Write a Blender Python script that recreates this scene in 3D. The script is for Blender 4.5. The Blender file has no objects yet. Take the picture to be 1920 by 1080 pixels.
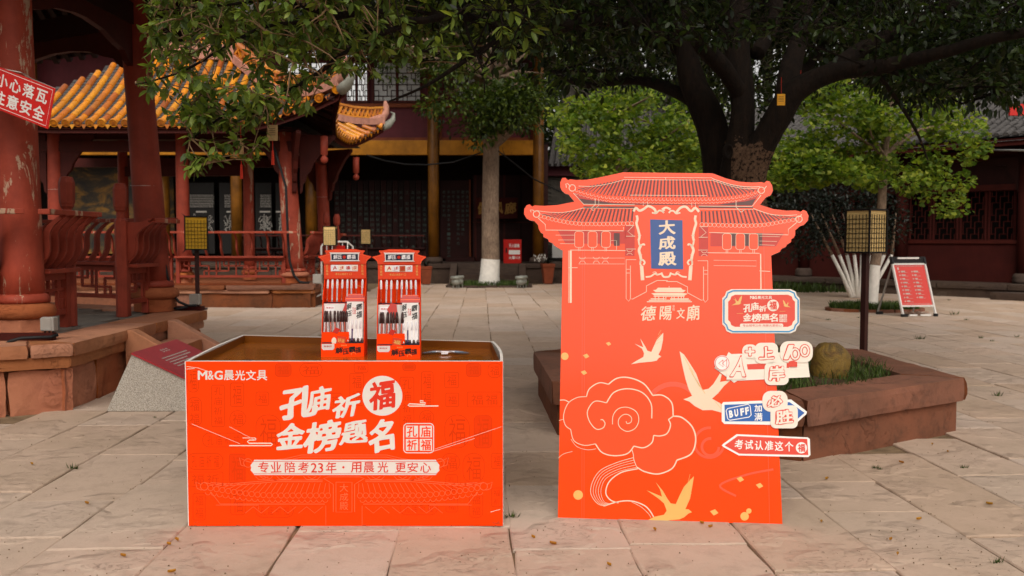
import bpy, math, random
import numpy as np
from mathutils import Vector, Matrix, noise
random.seed(7); rng = np.random.default_rng(7)
sc = bpy.context.scene
COL = sc.collection
R = math.radians
# ---------------------------------------------------------------- camera, world, sun, exposure
CAMZ = 1.38; F_PX = 1700.0; PITCH = math.atan(91 / F_PX)
cam = bpy.data.cameras.new('camera'); cam_o = bpy.data.objects.new('camera', cam); COL.objects.link(cam_o)
cam_o.location = (0, 0, CAMZ); cam_o.rotation_euler = (math.pi / 2 - PITCH, 0, 0)
cam.sensor_width = 36; cam.lens = 36 * F_PX / 1920; cam.clip_end = 400; cam.clip_start = 0.05
cam.dof.use_dof = True; cam.dof.focus_distance = 4.6; cam.dof.aperture_fstop = 4.5
sc.camera = cam_o
w = bpy.data.worlds.new("World"); sc.world = w; w.use_nodes = True
nt = w.node_tree; bg = nt.nodes['Background']
SUN_EL, SUN_AZ = 46, -20      # the sun stands behind the camera's left shoulder, veiled by cloud
sky = nt.nodes.new('ShaderNodeTexSky'); sky.sky_type = 'NISHITA'; sky.sun_disc = False
sky.sun_elevation = R(SUN_EL); sky.sun_rotation = R(180 + SUN_AZ)
sky.air_density = 1.0; sky.dust_density = 4.0; sky.ozone_density = 0.6
hs = nt.nodes.new('ShaderNodeHueSaturation'); hs.inputs['Saturation'].default_value = 0.22
tint = nt.nodes.new('ShaderNodeMix'); tint.data_type = 'RGBA'; tint.blend_type = 'MULTIPLY'
tint.inputs[0].default_value = 1.0; tint.inputs[7].default_value = (1.0, 0.93, 0.86, 1)
nt.links.new(sky.outputs[0], hs.inputs['Color']); nt.links.new(hs.outputs[0], tint.inputs[6])
nt.links.new(tint.outputs[2], bg.inputs[0]); bg.inputs[1].default_value = 0.15
sun = bpy.data.lights.new('sun', 'SUN'); sun.energy = 1.25; sun.angle = R(30); sun.color = (1.0, 0.93, 0.84)
sun_o = bpy.data.objects.new('sun', sun); COL.objects.link(sun_o)
sd = Vector((math.sin(R(SUN_AZ)) * math.cos(R(SUN_EL)), -math.cos(R(SUN_AZ)) * math.cos(R(SUN_EL)), math.sin(R(SUN_EL))))
sun_o.rotation_euler = sd.to_track_quat('Z', 'Y').to_euler(); sun_o.location = (0, -5, 12)
vs = sc.view_settings; vs.view_transform = 'Standard'; vs.look = 'None'; vs.gamma = 1; vs.use_curve_mapping = False
vs.exposure = 0.25
# ---------------------------------------------------------------- pixel (of the 1920 photograph) -> world
CP, SP = math.cos(PITCH), math.sin(PITCH)
def ray(x, y):
    u = (x - 960) / F_PX; v = (540 - y) / F_PX
    return Vector((u, CP + v * SP, -SP + v * CP))
CAM = Vector((0, 0, CAMZ))
def P(x, y, Y):
    d = ray(x, y); return CAM + d * (Y / d.y)
def G(x, y, z=0.0):
    d = ray(x, y); return CAM + d * ((z - CAMZ) / d.z)
class Plane:
    """a flat surface in the place: origin, right, up, outward normal"""
    def __init__(s, O, U, W):
        s.O = Vector(O); s.U = Vector(U).normalized(); s.W = Vector(W).normalized()
        s.N = s.U.cross(s.W).normalized()
    def hit(s, x, y, h=0.0):
        d = ray(x, y); O = s.O + s.N * h
        t = (O - CAM).dot(s.N) / d.dot(s.N); return CAM + d * t
    def uw(s, x, y):
        p = s.hit(x, y) - s.O; return p.dot(s.U), p.dot(s.W)
    def at(s, u, w_, h=0.0): return s.O + s.U * u + s.W * w_ + s.N * h
# ---------------------------------------------------------------- objects
WM = {}
def reg(o, M): WM[o.name] = M
def thing(name, label, cat, loc=(0, 0, 0), rz=0.0, group=None, kind=None, rx=0.0):
    o = bpy.data.objects.new(name, None); COL.objects.link(o)
    o.empty_display_size = .2
    o.location = loc; o.rotation_euler = (rx, 0, rz)
    reg(o, Matrix.Translation(Vector(loc)) @ Matrix.Rotation(rz, 4, 'Z') @ Matrix.Rotation(rx, 4, 'X'))
    if label: o['label'] = label
    if cat: o['category'] = cat
    if group: o['group'] = group
    if kind: o['kind'] = kind
    return o
def tag(o, label=None, cat=None, group=None, kind=None):
    for k, v in (('label', label), ('category', cat), ('group', group), ('kind', kind)):
        if v: o[k] = v
    return o
class MB:
    def __init__(s): s.v = []; s.f = []
    def quad(s, a, b, c, d):
        n = len(s.v); s.v += [tuple(a), tuple(b), tuple(c), tuple(d)]; s.f.append((n, n + 1, n + 2, n + 3))
    def poly(s, pts):
        n = len(s.v); s.v += [tuple(p) for p in pts]; s.f.append(tuple(range(n, n + len(pts))))
    def hexa(s, b, t):
        """closed prism between two rings of equal length"""
        n = len(s.v); k = len(b); s.v += [tuple(p) for p in b] + [tuple(p) for p in t]
        s.f.append(tuple(n + i for i in reversed(range(k)))); s.f.append(tuple(n + k + i for i in range(k)))
        for i in range(k):
            j = (i + 1) % k; s.f.append((n + i, n + j, n + k + j, n + k + i))
    def box(s, c, h, M=None, ax=None):
        """c centre, h half sizes, M optional 3x3 / axes"""
        c = Vector(c); X, Y, Z = ax if ax else (Vector((1, 0, 0)), Vector((0, 1, 0)), Vector((0, 0, 1)))
        X, Y, Z = X * h[0], Y * h[1], Z * h[2]
        b = [c - X - Y - Z, c + X - Y - Z, c + X + Y - Z, c - X + Y - Z]
        t = [c - X - Y + Z, c + X - Y + Z, c + X + Y + Z, c - X + Y + Z]
        s.hexa(b, t)
    def bar(s, a, b, w_, h, up=Vector((0, 0, 1))):
        a = Vector(a); b = Vector(b); d = (b - a); L = d.length; d.normalize()
        side = d.cross(up)
        if side.length < 1e-4: side = d.cross(Vector((1, 0, 0)))
        side.normalize(); u = side.cross(d).normalized()
        s.box((a + b) / 2, (L / 2, w_ / 2, h / 2), ax=(d, side, u))
    def tube(s, pts, rad, n=8, cap=True):
        pts = [Vector(p) for p in pts]
        if not hasattr(rad, '__len__'): rad = [rad] * len(pts)
        base = len(s.v); ref = Vector((0.13, 0.31, 0.94)); prev = None
        for i, p in enumerate(pts):
            d = (pts[min(i + 1, len(pts) - 1)] - pts[max(i - 1, 0)]).normalized()
            if prev is None:
                sdv = d.cross(ref)
                if sdv.length < .1: sdv = d.cross(Vector((1, 0, 0)))
            else: sdv = prev - d * prev.dot(d)
            sdv.normalize(); prev = sdv; up = d.cross(sdv)
            for k in range(n):
                a = 2 * math.pi * k / n
                s.v.append(tuple(p + (sdv * math.cos(a) + up * math.sin(a)) * rad[i]))
        for i in range(len(pts) - 1):
            for k in range(n):
                k2 = (k + 1) % n
                s.f.append((base + i * n + k, base + i * n + k2, base + (i + 1) * n + k2, base + (i + 1) * n + k))
        if cap:
            s.f.append(tuple(base + k for k in reversed(range(n))))
            s.f.append(tuple(base + (len(pts) - 1) * n + k for k in range(n)))
    def lathe(s, c, prof, n=16, M=None, rot=0.0):
        """prof: (r, z) pairs from the bottom up"""
        c = Vector(c); base = len(s.v)
        for r_, z in prof:
            for k in range(n):
                a = 2 * math.pi * k / n + rot
                p = Vector((r_ * math.cos(a), r_ * math.sin(a), z))
                s.v.append(tuple(c + (M @ p if M else p)))
        m = len(prof)
        for i in range(m - 1):
            for k in range(n):
                k2 = (k + 1) % n
                s.f.append((base + i * n + k, base + i * n + k2, base + (i + 1) * n + k2, base + (i + 1) * n + k))
        s.f.append(tuple(base + k for k in reversed(range(n)))); s.f.append(tuple(base + (m - 1) * n + k for k in range(n)))
    def grid(s, rows):
        """rows of points -> quads"""
        base = len(s.v); m = len(rows[0])
        for r_ in rows: s.v += [tuple(p) for p in r_]
        for i in range(len(rows) - 1):
            for j in range(m - 1):
                a = base + i * m + j; s.f.append((a, a + 1, a + m + 1, a + m))
    def rock(s, b4, t4, n=(4, 3, 3), amp=.01, fr=6.0, seed=0.0, rnd=.012):
        """a roughly dressed stone block: bottom ring b4, top ring t4, faces subdivided and disturbed"""
        b4 = [Vector(p) for p in b4]; t4 = [Vector(p) for p in t4]
        cen = sum(b4 + t4, Vector()) / 8
        def tri(u, v, w_):
            lo = (b4[0] * (1 - u) + b4[1] * u) * (1 - v) + (b4[3] * (1 - u) + b4[2] * u) * v
            hi = (t4[0] * (1 - u) + t4[1] * u) * (1 - v) + (t4[3] * (1 - u) + t4[2] * u) * v
            p = lo * (1 - w_) + hi * w_
            e = (1 if u in (0, 1) else 0) + (1 if v in (0, 1) else 0) + (1 if w_ in (0, 1) else 0)
            if e >= 2: p = p + (cen - p).normalized() * rnd * (1 + noise.noise(p * 9)) * (e - 1)
            q = p * fr + Vector((seed, seed * 1.7, 0))
            return p + noise.noise_vector(q) * amp + noise.noise_vector(q * 2.7) * amp * .45
        a, b, c = n
        rg = lambda k: [i / k for i in range(k + 1)]
        s.grid([[tri(u, 0, w_) for u in rg(a)] for w_ in rg(c)])
        s.grid([[tri(u, 1, w_) for u in reversed(rg(a))] for w_ in rg(c)])
        s.grid([[tri(0, v, w_) for v in reversed(rg(b))] for w_ in rg(c)])
        s.grid([[tri(1, v, w_) for v in rg(b)] for w_ in rg(c)])
        s.grid([[tri(u, v, 1) for u in rg(a)] for v in rg(b)])
        s.grid([[tri(u, v, 0) for u in reversed(rg(a))] for v in rg(b)])
    def mesh(s, name, m=None, M=None, smooth=False):
        me = bpy.data.meshes.new(name)
        v = s.v
        if M is not None:
            A = np.array(v, dtype=float).reshape(-1, 3); Mi = np.array(M.inverted())
            v = (A @ Mi[:3, :3].T + Mi[:3, 3]).tolist()
        me.from_pydata(v, [], s.f)
        if m: me.materials.append(m)
        if smooth: me.polygons.foreach_set('use_smooth', [True] * len(me.polygons))
        me.update(); return me
    def build(s, name, m, parent=None, smooth=False, local=False, origin=None):
        """geometry is given in world space unless local; stored relative to the parent"""
        PM = WM.get(parent.name) if parent else None
        if origin is not None:
            base = (PM or Matrix()) ; Mw = Matrix.Translation(Vector(origin))
            me = s.mesh(name, m, Mw, smooth); o = bpy.data.objects.new(name, me); COL.objects.link(o)
            if parent: o.parent = parent; o.matrix_local = PM.inverted() @ Mw
            else: o.location = origin
            reg(o, Mw); return o
        me = s.mesh(name, m, None if (local or PM is None) else PM, smooth)
        o = bpy.data.objects.new(name, me); COL.objects.link(o)
        if parent: o.parent = parent
        reg(o, PM if PM is not None else Matrix()); return o
def inst(name, me, parent, M):
    """a piece sharing mesh data, M = world matrix"""
    o = bpy.data.objects.new(name, me); COL.objects.link(o); PM = WM[parent.name] if parent else Matrix()
    if parent: o.parent = parent
    o.matrix_local = PM.inverted() @ M
    reg(o, M); return o
def bevel(o, wd=.006, seg=2, ang=35):
    b = o.modifiers.new('bevel', 'BEVEL'); b.width = wd; b.segments = seg; b.limit_method = 'ANGLE'; b.angle_limit = R(ang); return o
def frame(O, X, Y, Z):
    M = Matrix((X, Y, Z)).transposed().to_4x4(); M.translation = Vector(O); return M
# ---------------------------------------------------------------- materials
def lin(c):
    if isinstance(c, str): c = tuple(int(c[i:i + 2], 16) / 255 for i in (0, 2, 4))
    return tuple((x / 12.92 if x <= .04045 else ((x + .055) / 1.055) ** 2.4) for x in c[:3]) + (1,)
class NB:
    def __init__(s, name):
        s.m = bpy.data.materials.new(name); s.m.use_nodes = True; s.t = s.m.node_tree; s.p = s.t.nodes['Principled BSDF']
    def n(s, typ, **kw):
        nd = s.t.nodes.new(typ)
        for k, v in kw.items():
            if k.startswith('i_'):
                key = k[2:]; nd.inputs[int(key) if key.isdigit() else key.replace('_', ' ')].default_value = v
            else: setattr(nd, k, v)
        return nd
    def l(s, a, b): s.t.links.new(a, b)
    def coord(s, scale=(1, 1, 1), obj=False, rnd=False, rot=(0, 0, 0)):
        g = s.n('ShaderNodeTexCoord') if obj else s.n('ShaderNodeNewGeometry')
        mp = s.n('ShaderNodeMapping'); mp.inputs['Scale'].default_value = scale; mp.inputs['Rotation'].default_value = rot
        s.l(g.outputs['Object'] if obj else g.outputs['Position'], mp.inputs['Vector'])
        if rnd:
            oi = s.n('ShaderNodeObjectInfo'); v = s.n('ShaderNodeVectorMath', operation='SCALE'); v.inputs[0].default_value = (37, 51, 23)
            s.l(oi.outputs['Random'], v.inputs['Scale']); s.l(v.outputs[0], mp.inputs['Location'])
        return mp.outputs[0]
    def noise(s, vec, scale=5, detail=6, rough=.6, dist=0.0):
        nn = s.n('ShaderNodeTexNoise'); nn.inputs['Scale'].default_value = scale; nn.inputs['Detail'].default_value = detail
        nn.inputs['Roughness'].default_value = rough; nn.inputs['Distortion'].default_value = dist
        if vec is not None: s.l(vec, nn.inputs['Vector'])
        return nn.outputs[0]
    def ramp(s, fac, stops):
        r_ = s.n('ShaderNodeValToRGB'); e = r_.color_ramp.elements
        while len(e) < len(stops): e.new(.5)
        for el, (p, c) in zip(e, stops):
            el.position = p; el.color = c if not isinstance(c, (int, float)) else (c, c, c, 1)
        s.l(fac, r_.inputs[0]); return r_.outputs[0]
    def mix(s, fac, a, b, mode='MIX'):
        x = s.n('ShaderNodeMix', data_type='RGBA', blend_type=mode)
        for sock, v in ((x.inputs[0], fac), (x.inputs[6], a), (x.inputs[7], b)):
            if isinstance(v, bpy.types.NodeSocket): s.l(v, sock)
            elif isinstance(v, (int, float)): sock.default_value = v
            else: sock.default_value = v
        return x.outputs[2]
    def math(s, op, a, b=0.0, c=None):
        x = s.n('ShaderNodeMath', operation=op)
        for i, v in enumerate((a, b) if c is None else (a, b, c)):
            if isinstance(v, bpy.types.NodeSocket): s.l(v, x.inputs[i])
            else: x.inputs[i].default_value = v
        return x.outputs[0]
    def bump(s, h, st=.3, d=.01):
        b = s.n('ShaderNodeBump'); b.inputs['Strength'].default_value = st; b.inputs['Distance'].default_value = d
        s.l(h, b.inputs['Height']); s.l(b.outputs[0], s.p.inputs['Normal'])
    def col(s, c):
        if isinstance(c, bpy.types.NodeSocket): s.l(c, s.p.inputs['Base Color'])
        else: s.p.inputs['Base Color'].default_value = c
def simple(name, c, rough=.6, spec=.3, metal=0, var=.12, sc_=6, bump=.08, bd=.004, coat=0):
    b = NB(name); base = lin(c); v = b.coord()
    n1 = b.noise(v, sc_, 6, .62)
    if var:
        lo = tuple(x * (1 - var) for x in base[:3]) + (1,); hi = tuple(min(1, x * (1 + var)) for x in base[:3]) + (1,)
        b.col(b.ramp(n1, [(.3, lo), (.7, hi)]))
    else: b.col(base)
    b.p.inputs['Roughness'].default_value = rough; b.p.inputs['Metallic'].default_value = metal
    b.p.inputs['Specular IOR Level'].default_value = spec; b.p.inputs['Coat Weight'].default_value = coat
    if bump: b.bump(b.noise(v, sc_ * 8, 5, .65), bump, bd)
    return b.m
M = {}
def stone_mat(name, c1, c2, c3, dirt=.5, scale=1.0, flake=(1.2, 4.5), flake_amt=1.0, rough=.9, per_obj=.16, fine_lines=False):
    """weathered layered sandstone: colour clouds, flaking terraces, fine grain"""
    b = NB(name); v = b.coord(rnd=False)
    big = b.noise(v, 1.1 * scale, 5, .6); mid = b.noise(v, 7 * scale, 8, .7); fine = b.noise(v, 90 * scale, 4, .7)
    c = b.mix(b.ramp(big, [(.35, 0.0), (.65, 1.0)]), lin(c1), lin(c2))
    c = b.mix(b.ramp(mid, [(.5, 0.0), (.75, .7)]), c, lin(c3))
    fv = b.coord(scale=(flake[0], flake[1], flake[1]))
    fl = b.noise(fv, 2.2 * scale, 9, .68 if fine_lines else .62, 1.0 if fine_lines else .6)
    t = b.math('MULTIPLY', fl, 9.0); fr = b.math('FRACT', t)
    line = b.ramp(fr, [(0.0, 1.0), (.05, .2), (.10, 0.0)] if fine_lines else [(0.0, 1.0), (.07, .25), (.16, 0.0)])
    msk = b.ramp(b.noise(v, 1.9 * scale, 3, .5), [(.5, 0.0), (.56, 1.0)])
    lm = b.math('MULTIPLY', line, msk)
    c = b.mix(b.math('MULTIPLY', lm, min(1, .55 * flake_amt)), c, tuple(x * .28 for x in lin(c3)[:3]) + (1,))
    sp = b.ramp(b.noise(v, 38 * scale, 3, .6), [(.62, 0.0), (.75, 1.0)])
    c = b.mix(b.math('MULTIPLY', sp, .22), c, tuple(x * .45 for x in lin(c1)[:3]) + (1,))
    oi = b.n('ShaderNodeObjectInfo'); gi = b.n('ShaderNodeNewGeometry')
    rr = b.math('FRACT', b.math('ADD', oi.outputs['Random'], gi.outputs['Random Per Island']))
    k = b.n('ShaderNodeHueSaturation'); b.l(c, k.inputs['Color'])
    b.l(b.math('MULTIPLY_ADD', rr, per_obj * 2, 1 - per_obj), k.inputs['Value'])
    b.l(b.math('MULTIPLY_ADD', rr, -.25, 1.1), k.inputs['Saturation'])
    b.col(k.outputs[0]); b.p.inputs['Roughness'].default_value = rough; b.p.inputs['Specular IOR Level'].default_value = .25
    terr = b.math('MULTIPLY', b.math('FLOOR', t), msk)
    h = b.math('ADD', b.math('MULTIPLY', terr, .5 * flake_amt), b.math('ADD', b.math('MULTIPLY', mid, .9), b.math('MULTIPLY', fine, .16)))
    h = b.math('SUBTRACT', h, b.math('MULTIPLY', lm, .6))
    b.bump(h, .7, .014)
    return b.m
M['paving'] = stone_mat('paving_sandstone', 'b29d8a', 'bda694', '9c8977', flake=(1.15, 2.7), per_obj=.05, flake_amt=.62, fine_lines=True)
M['coping'] = stone_mat('sandstone_coping', '9a6244', 'b0744e', '7a5038', flake=(1.5, 2.5), flake_amt=.6)
M['block'] = stone_mat('red_sandstone', '9a5434', 'aa6640', '7a422a', flake=(2, 3), flake_amt=.7)
M['planter'] = stone_mat('planter_stone', '804c32', '68422e', '402e24', flake=(1.0, 1.0), flake_amt=.2, scale=1.3)
M['plaza_floor'] = stone_mat('grey_floor_stone', '6e6860', '7c7064', '56534e', flake=(2, 2), flake_amt=.3)
M['drystone'] = stone_mat('steps_stone', '44362f', '4e4036', '302824', flake_amt=.4)
M['rubble'] = stone_mat('rubble', 'a08878', 'b09684', '85705f')
M['soil'] = simple('soil', '4a3a2c', .95, .1, var=.4, sc_=20, bump=.5, bd=.01)
M['grout'] = simple('joint_dirt', '7a6852', .95, .1, var=.35, sc_=12, bump=.5, bd=.008)
def painted(name, c, wornc='c9a68c', worn=.62, dark=.65, rough=.55):
    """old red lacquer: blotchy, scuffed, flaked to pale wood in places"""
    b = NB(name); base = lin(c); v = b.coord(); vs_ = b.coord(scale=(1, 1, .22))
    n1 = b.noise(v, 2.2, 6, .65); n2 = b.noise(vs_, 9, 6, .7)
    lo = tuple(x * dark for x in base[:3]) + (1,); hi = tuple(min(1, x * 1.22) for x in base[:3]) + (1,)
    cc = b.ramp(n1, [(.3, lo), (.7, hi)])
    cc = b.mix(b.math('MULTIPLY', b.ramp(n2, [(.45, 0.0), (.7, 1.0)]), .35), cc, tuple(x * .6 for x in base[:3]) + (1,))
    wm = b.ramp(b.noise(vs_, 5.5, 8, .72, .5), [(worn, 0.0), (worn + .012, 1.0)])
    cc = b.mix(wm, cc, b.mix(b.noise(v, 60, 3), lin(wornc), tuple(x * .45 for x in lin(wornc)[:3]) + (1,)))
    b.col(cc); b.p.inputs['Roughness'].default_value = rough; b.p.inputs['Specular IOR Level'].default_value = .18
    h = b.math('SUBTRACT', b.math('ADD', b.math('MULTIPLY', b.noise(v, 45, 5), .25), b.math('MULTIPLY', n2, .3)), b.math('MULTIPLY', wm, .6))
    b.bump(h, .4, .006); return b.m
M['lacquer'] = painted('red_lacquer', '8e3c2c', worn=.695)
M['lacquer_worn'] = painted('peeling_red_lacquer', '9a4230', worn=.575)
M['lacquer_dark'] = painted('dark_red_lacquer', '2c0e0b', worn=.9)
M['beamred'] = painted('beam_red', '45160f', worn=.8)
M['maroon'] = painted('maroon_panel', '521f26', worn=.95, dark=.85)
M['wallred'] = painted('red_plaster', '3c120d', worn=.9, dark=.75, rough=.85)
M['orange_trim'] = painted('orange_trim', '70361a', worn=.9)
M['goldpaint'] = painted('gold_paint', '9c6614', wornc='5c3a10', worn=.64, dark=.6, rough=.4)
M['goldcol'] = painted('gold_column', '6c4412', wornc='3c2410', worn=.64, dark=.5, rough=.35)
M['black_board'] = simple('black_board', '141210', .5, var=.3, bump=.02)
M['boardred'] = painted('board_red', '1e0b09', worn=.95)
M['boardtext'] = simple('board_text', '465850', .7, var=.3, bump=0)
M['whitetext'] = simple('white_text', 'b8b4ac', .7, var=.1, bump=0)
M['goldtext'] = simple('gold_text', '8e6620', .45, var=.15, bump=0)
M['iron'] = simple('black_iron', '181413', .45, metal=.3, var=.2, bump=.05)
M['brown_iron'] = simple('brown_iron', '3a1c18', .45, metal=.2, var=.2, bump=.05)
M['rubber'] = simple('black_cable', '17181a', .55, var=.2, bump=.05)
M['greybox'] = simple('grey_box', '96918a', .5, var=.1, bump=.03)
M['lampgrey'] = simple('lamp_housing', '8d9088', .4, metal=.3, var=.1)
M['galv'] = simple('galvanised', '9c9c98', .4, metal=.5, var=.15)
M['whitepaint'] = simple('white_metal', 'dcdad6', .35, var=.04, bump=0)
M['redpaint'] = simple('red_paint', 'b01a12', .35, var=.06, bump=0)
M['plastic_black'] = simple('black_plastic', '1a1a1c', .45, var=.05, bump=0)
M['wood_tag'] = simple('wood_tag', 'a58a60', .7, var=.15, sc_=30)
M['yellow_tag'] = simple('yellow_tag', 'd89a20', .6, var=.1)
M['tassel'] = simple('red_tassel', 'c0301a', .7, var=.1)
M['steel'] = simple('wire', 'b8b6b0', .35, metal=.6, var=.05, bump=0)
M['terracotta'] = simple('terracotta', '7a3b22', .8, var=.2)
M['brickgrey'] = simple('grey_brick', '4a4640', .9, .2, var=.35, sc_=9, bump=.3)
M['rooftile_grey'] = simple('grey_tile', '464443', .8, .3, var=.4, sc_=11, bump=.3, bd=.01)
M['ivory'] = simple('lamp_cloth', 'e6c684', .7, var=.08, sc_=3, bump=0)
M['amber_cloth'] = simple('lamp_cloth_yellow', 'd8aa28', .7, var=.12, sc_=3, bump=0)
M['whitepanel'] = simple('white_panel', 'b4b4b0', .6, var=.05)
M['mortar'] = simple('ridge_plaster', 'a87868', .9, .2, var=.25, sc_=8, bump=.4, bd=.01)
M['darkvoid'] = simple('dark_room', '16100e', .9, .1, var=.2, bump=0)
def glazed(name):
    b = NB(name); oi = b.n('ShaderNodeObjectInfo'); g = b.n('ShaderNodeNewGeometry')
    r_ = b.math('FRACT', b.math('ADD', oi.outputs['Random'], g.outputs['Random Per Island']))
    c = b.ramp(r_, [(0, lin('d98a14')), (.3, lin('c87812')), (.55, lin('a4561a')), (.75, lin('d4901c')), (1, lin('8a431c'))])
    n1 = b.noise(b.coord(), 12, 5, .7)
    c = b.mix(b.ramp(n1, [(.45, 0.0), (.75, .55)]), c, lin('7a4a1a'))
    c = b.mix(b.ramp(b.noise(b.coord(), 55, 4, .7), [(.62, 0.0), (.7, .6)]), c, lin('4a2c14'))
    b.col(c); b.p.inputs['Roughness'].default_value = .28; b.bump(b.noise(b.coord(), 60, 3), .12, .003); return b.m
M['glazed'] = glazed('yellow_glazed_tile')
def bark(name, c1, c2, sc_=1.0, st=.9):
    b = NB(name); v = b.coord(scale=(1, 1, .28)); n1 = b.noise(v, 26 * sc_, 8, .75, .4); n2 = b.noise(b.coord(), 3, 4)
    c = b.ramp(n1, [(.32, lin(c1)), (.62, lin(c2))])
    c = b.mix(b.ramp(n2, [(.4, 0.0), (.7, .5)]), c, tuple(x * .5 for x in lin(c1)[:3]) + (1,))
    b.col(c); b.p.inputs['Roughness'].default_value = .9; b.p.inputs['Specular IOR Level'].default_value = .2
    b.bump(n1, st, .03); return b.m
M['bark'] = bark('bark_dark', '0c0907', '261b13', 1.0, 1.2)
def bark_mottled():
    b = NB('bark_mottled'); v = b.coord(scale=(1, 1, .28)); n1 = b.noise(v, 26, 8, .75, .4)
    dk = b.ramp(n1, [(.32, lin('0c0907')), (.62, lin('261b13'))]); pl = b.ramp(b.noise(b.coord(), 42, 4, .6), [(.40, lin('1c1410')), (.47, lin('5c4636')), (.7, lin('78604c'))])
    sx = b.n('ShaderNodeSeparateXYZ'); b.l(b.n('ShaderNodeNewGeometry').outputs['Position'], sx.inputs[0])
    z = b.math('ADD', sx.outputs[2], b.math('MULTIPLY', b.noise(b.coord(), 3.2, 5), .9)); lo = b.math('LESS_THAN', z, 2.55); x = b.math('GREATER_THAN', sx.outputs[0], 1.69)
    b.col(b.mix(b.math('MULTIPLY', lo, x), dk, pl)); b.p.inputs['Roughness'].default_value = .9; b.p.inputs['Specular IOR Level'].default_value = .2; b.bump(n1, 1.0, .04); return b.m
M['bark_mottled'] = bark_mottled()
M['bark_pale'] = bark('bark_pale', '5e4c40', '9c8672', 1.2)
M['twig'] = simple('twig', '7a6248', .85, var=.3, sc_=20)
M['limewash'] = simple('limewash', 'd8d4cc', .9, .1, var=.12, sc_=9, bump=.6, bd=.01)
def leafmat(name, cols, rough=.42, trans=.35, spec=.28):
    b = NB(name); oi = b.n('ShaderNodeObjectInfo'); g = b.n('ShaderNodeNewGeometry')
    r_ = b.math('FRACT', b.math('ADD', oi.outputs['Random'], g.outputs['Random Per Island']))
    st = [(i / (len(cols) - 1), lin(c)) for i, c in enumerate(cols)]
    c = b.ramp(r_, st)
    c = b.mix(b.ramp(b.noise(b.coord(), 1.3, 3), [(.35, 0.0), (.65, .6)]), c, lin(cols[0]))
    b.col(c); b.p.inputs['Roughness'].default_value = rough; b.p.inputs['Specular IOR Level'].default_value = spec
    tr = b.n('ShaderNodeBsdfTranslucent'); b.l(b.mix(1.0, c, (1.3, 1.35, .5, 1), 'MULTIPLY'), tr.inputs['Color'])
    mx = b.n('ShaderNodeMixShader'); mx.inputs[0].default_value = trans
    out = b.t.nodes['Material Output']; b.l(b.p.outputs[0], mx.inputs[1]); b.l(tr.outputs[0], mx.inputs[2]); b.l(mx.outputs[0], out.inputs[0])
    return b.m
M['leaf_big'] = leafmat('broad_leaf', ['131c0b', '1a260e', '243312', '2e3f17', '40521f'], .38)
M['leaf_new'] = leafmat('young_sunlit_leaf', ['5e7430', '768c3a', '96a648'], .42)  # young leaves, with sunlit brightness put into the colour too
M['leaf_near_lit'] = leafmat('sunlit_leaf', ['34441c', '4a5e26', '62762f', '82923e'], .42)  # lighter leaf copy: sunlight on the near foliage put into the colour
M['leaf_small'] = leafmat('small_leaf', ['1c280e', '2e3e14', '46581c', '66762a'], .45)
M['leaf_ginkgo'] = leafmat('ginkgo_leaf', ['38501a', '587420', '7a922c', 'a2aa40', '4c681e', '8c9c36'], .5, .45)
M['leaf_shrub'] = leafmat('shrub_leaf', ['0c120c', '141c12', '1c241a', '2c342c'], .35, .15)
M['grass'] = leafmat('grass_blade', ['2c3c18', '3c5020', '4c6228', '627234'], .5, .3)
M['dryleaf'] = leafmat('dry_leaf', ['a87a20', 'b8862a', '9a5a20'], .6, .3)
def card(name, c, rough=.28, coat=.0, bump=.0, spec=.5):
    b = NB(name); base = lin(c); b.col(base); b.p.inputs['Roughness'].default_value = rough; b.p.inputs['Specular IOR Level'].default_value = spec
    b.p.inputs['Coat Weight'].default_value = coat; b.p.inputs['Coat Roughness'].default_value = .12
    if bump: b.bump(b.noise(b.coord(scale=(1, 1, .25)), 40, 3), bump, .002)
    return b.m
M['orange'] = card('orange_print', 'ff4200', .6, spec=.12)
M['orange_dk'] = card('orange_print_dark', 'e03c06', .5)
M['orange_lt'] = card('orange_print_light', 'ff6a3a', .5)
M['cardwhite'] = card('white_card', 'e4dfd8', .5)
M['cardcream'] = card('cream_print', 'efe0cc', .5)
G_R, G_C = .30, .38
M['s_base'] = card('board_print', 'ff4a06', .26, .4, .15)
M['s_mid'] = card('board_print_mid', 'c82408', G_R, G_C, .15)
M['s_dk'] = card('board_print_dark', '5e0e06', G_R, G_C, .15)
M['s_dkk'] = card('board_print_shade', '521c16', G_R, G_C, .15)
M['s_fill'] = card('board_print_cloud_fill', 'ff4a04', .5, .1)
M['s_lt'] = card('board_print_light', 'fa5a3c', G_R, G_C, .15)
M['s_cream'] = card('board_print_cream', 'f0d8bc', G_R, .4)
M['s_gold'] = card('board_print_gold', 'e8b868', G_R, .4)
M['s_blue'] = card('board_print_blue', '124a92', G_R, .5)
M['st_cream'] = card('sticker_cream', 'f0e6d8', .45)
M['st_white'] = card('sticker_white', 'f4f2ee', .4)
M['st_red'] = card('sticker_red', 'e04a38', .45)
M['st_blue'] = card('sticker_blue', '2a62b0', .45)
M['st_lblue'] = card('sticker_light_blue', '2c90c8', .45)
M['packwhite'] = card('pack_white', 'ded8d4', .3)
M['packred'] = card('pack_red', 'c02818', .3)
M['ink'] = card('black_ink', '14100e', .4)
M['navy'] = card('navy_print', '142238', .35)
M['penclear'] = card('pen_clear', 'c0aeb0', .15, .5)
M['penwhite'] = card('pen_white', 'eceaec', .25, .4)
M['pendark'] = card('pen_dark', '3c1e1a', .3, .3)
M['penred'] = card('pen_red', 'b04a34', .2, .4)
M['penviolet'] = card('pen_violet', '4c3460', .25, .4)
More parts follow.
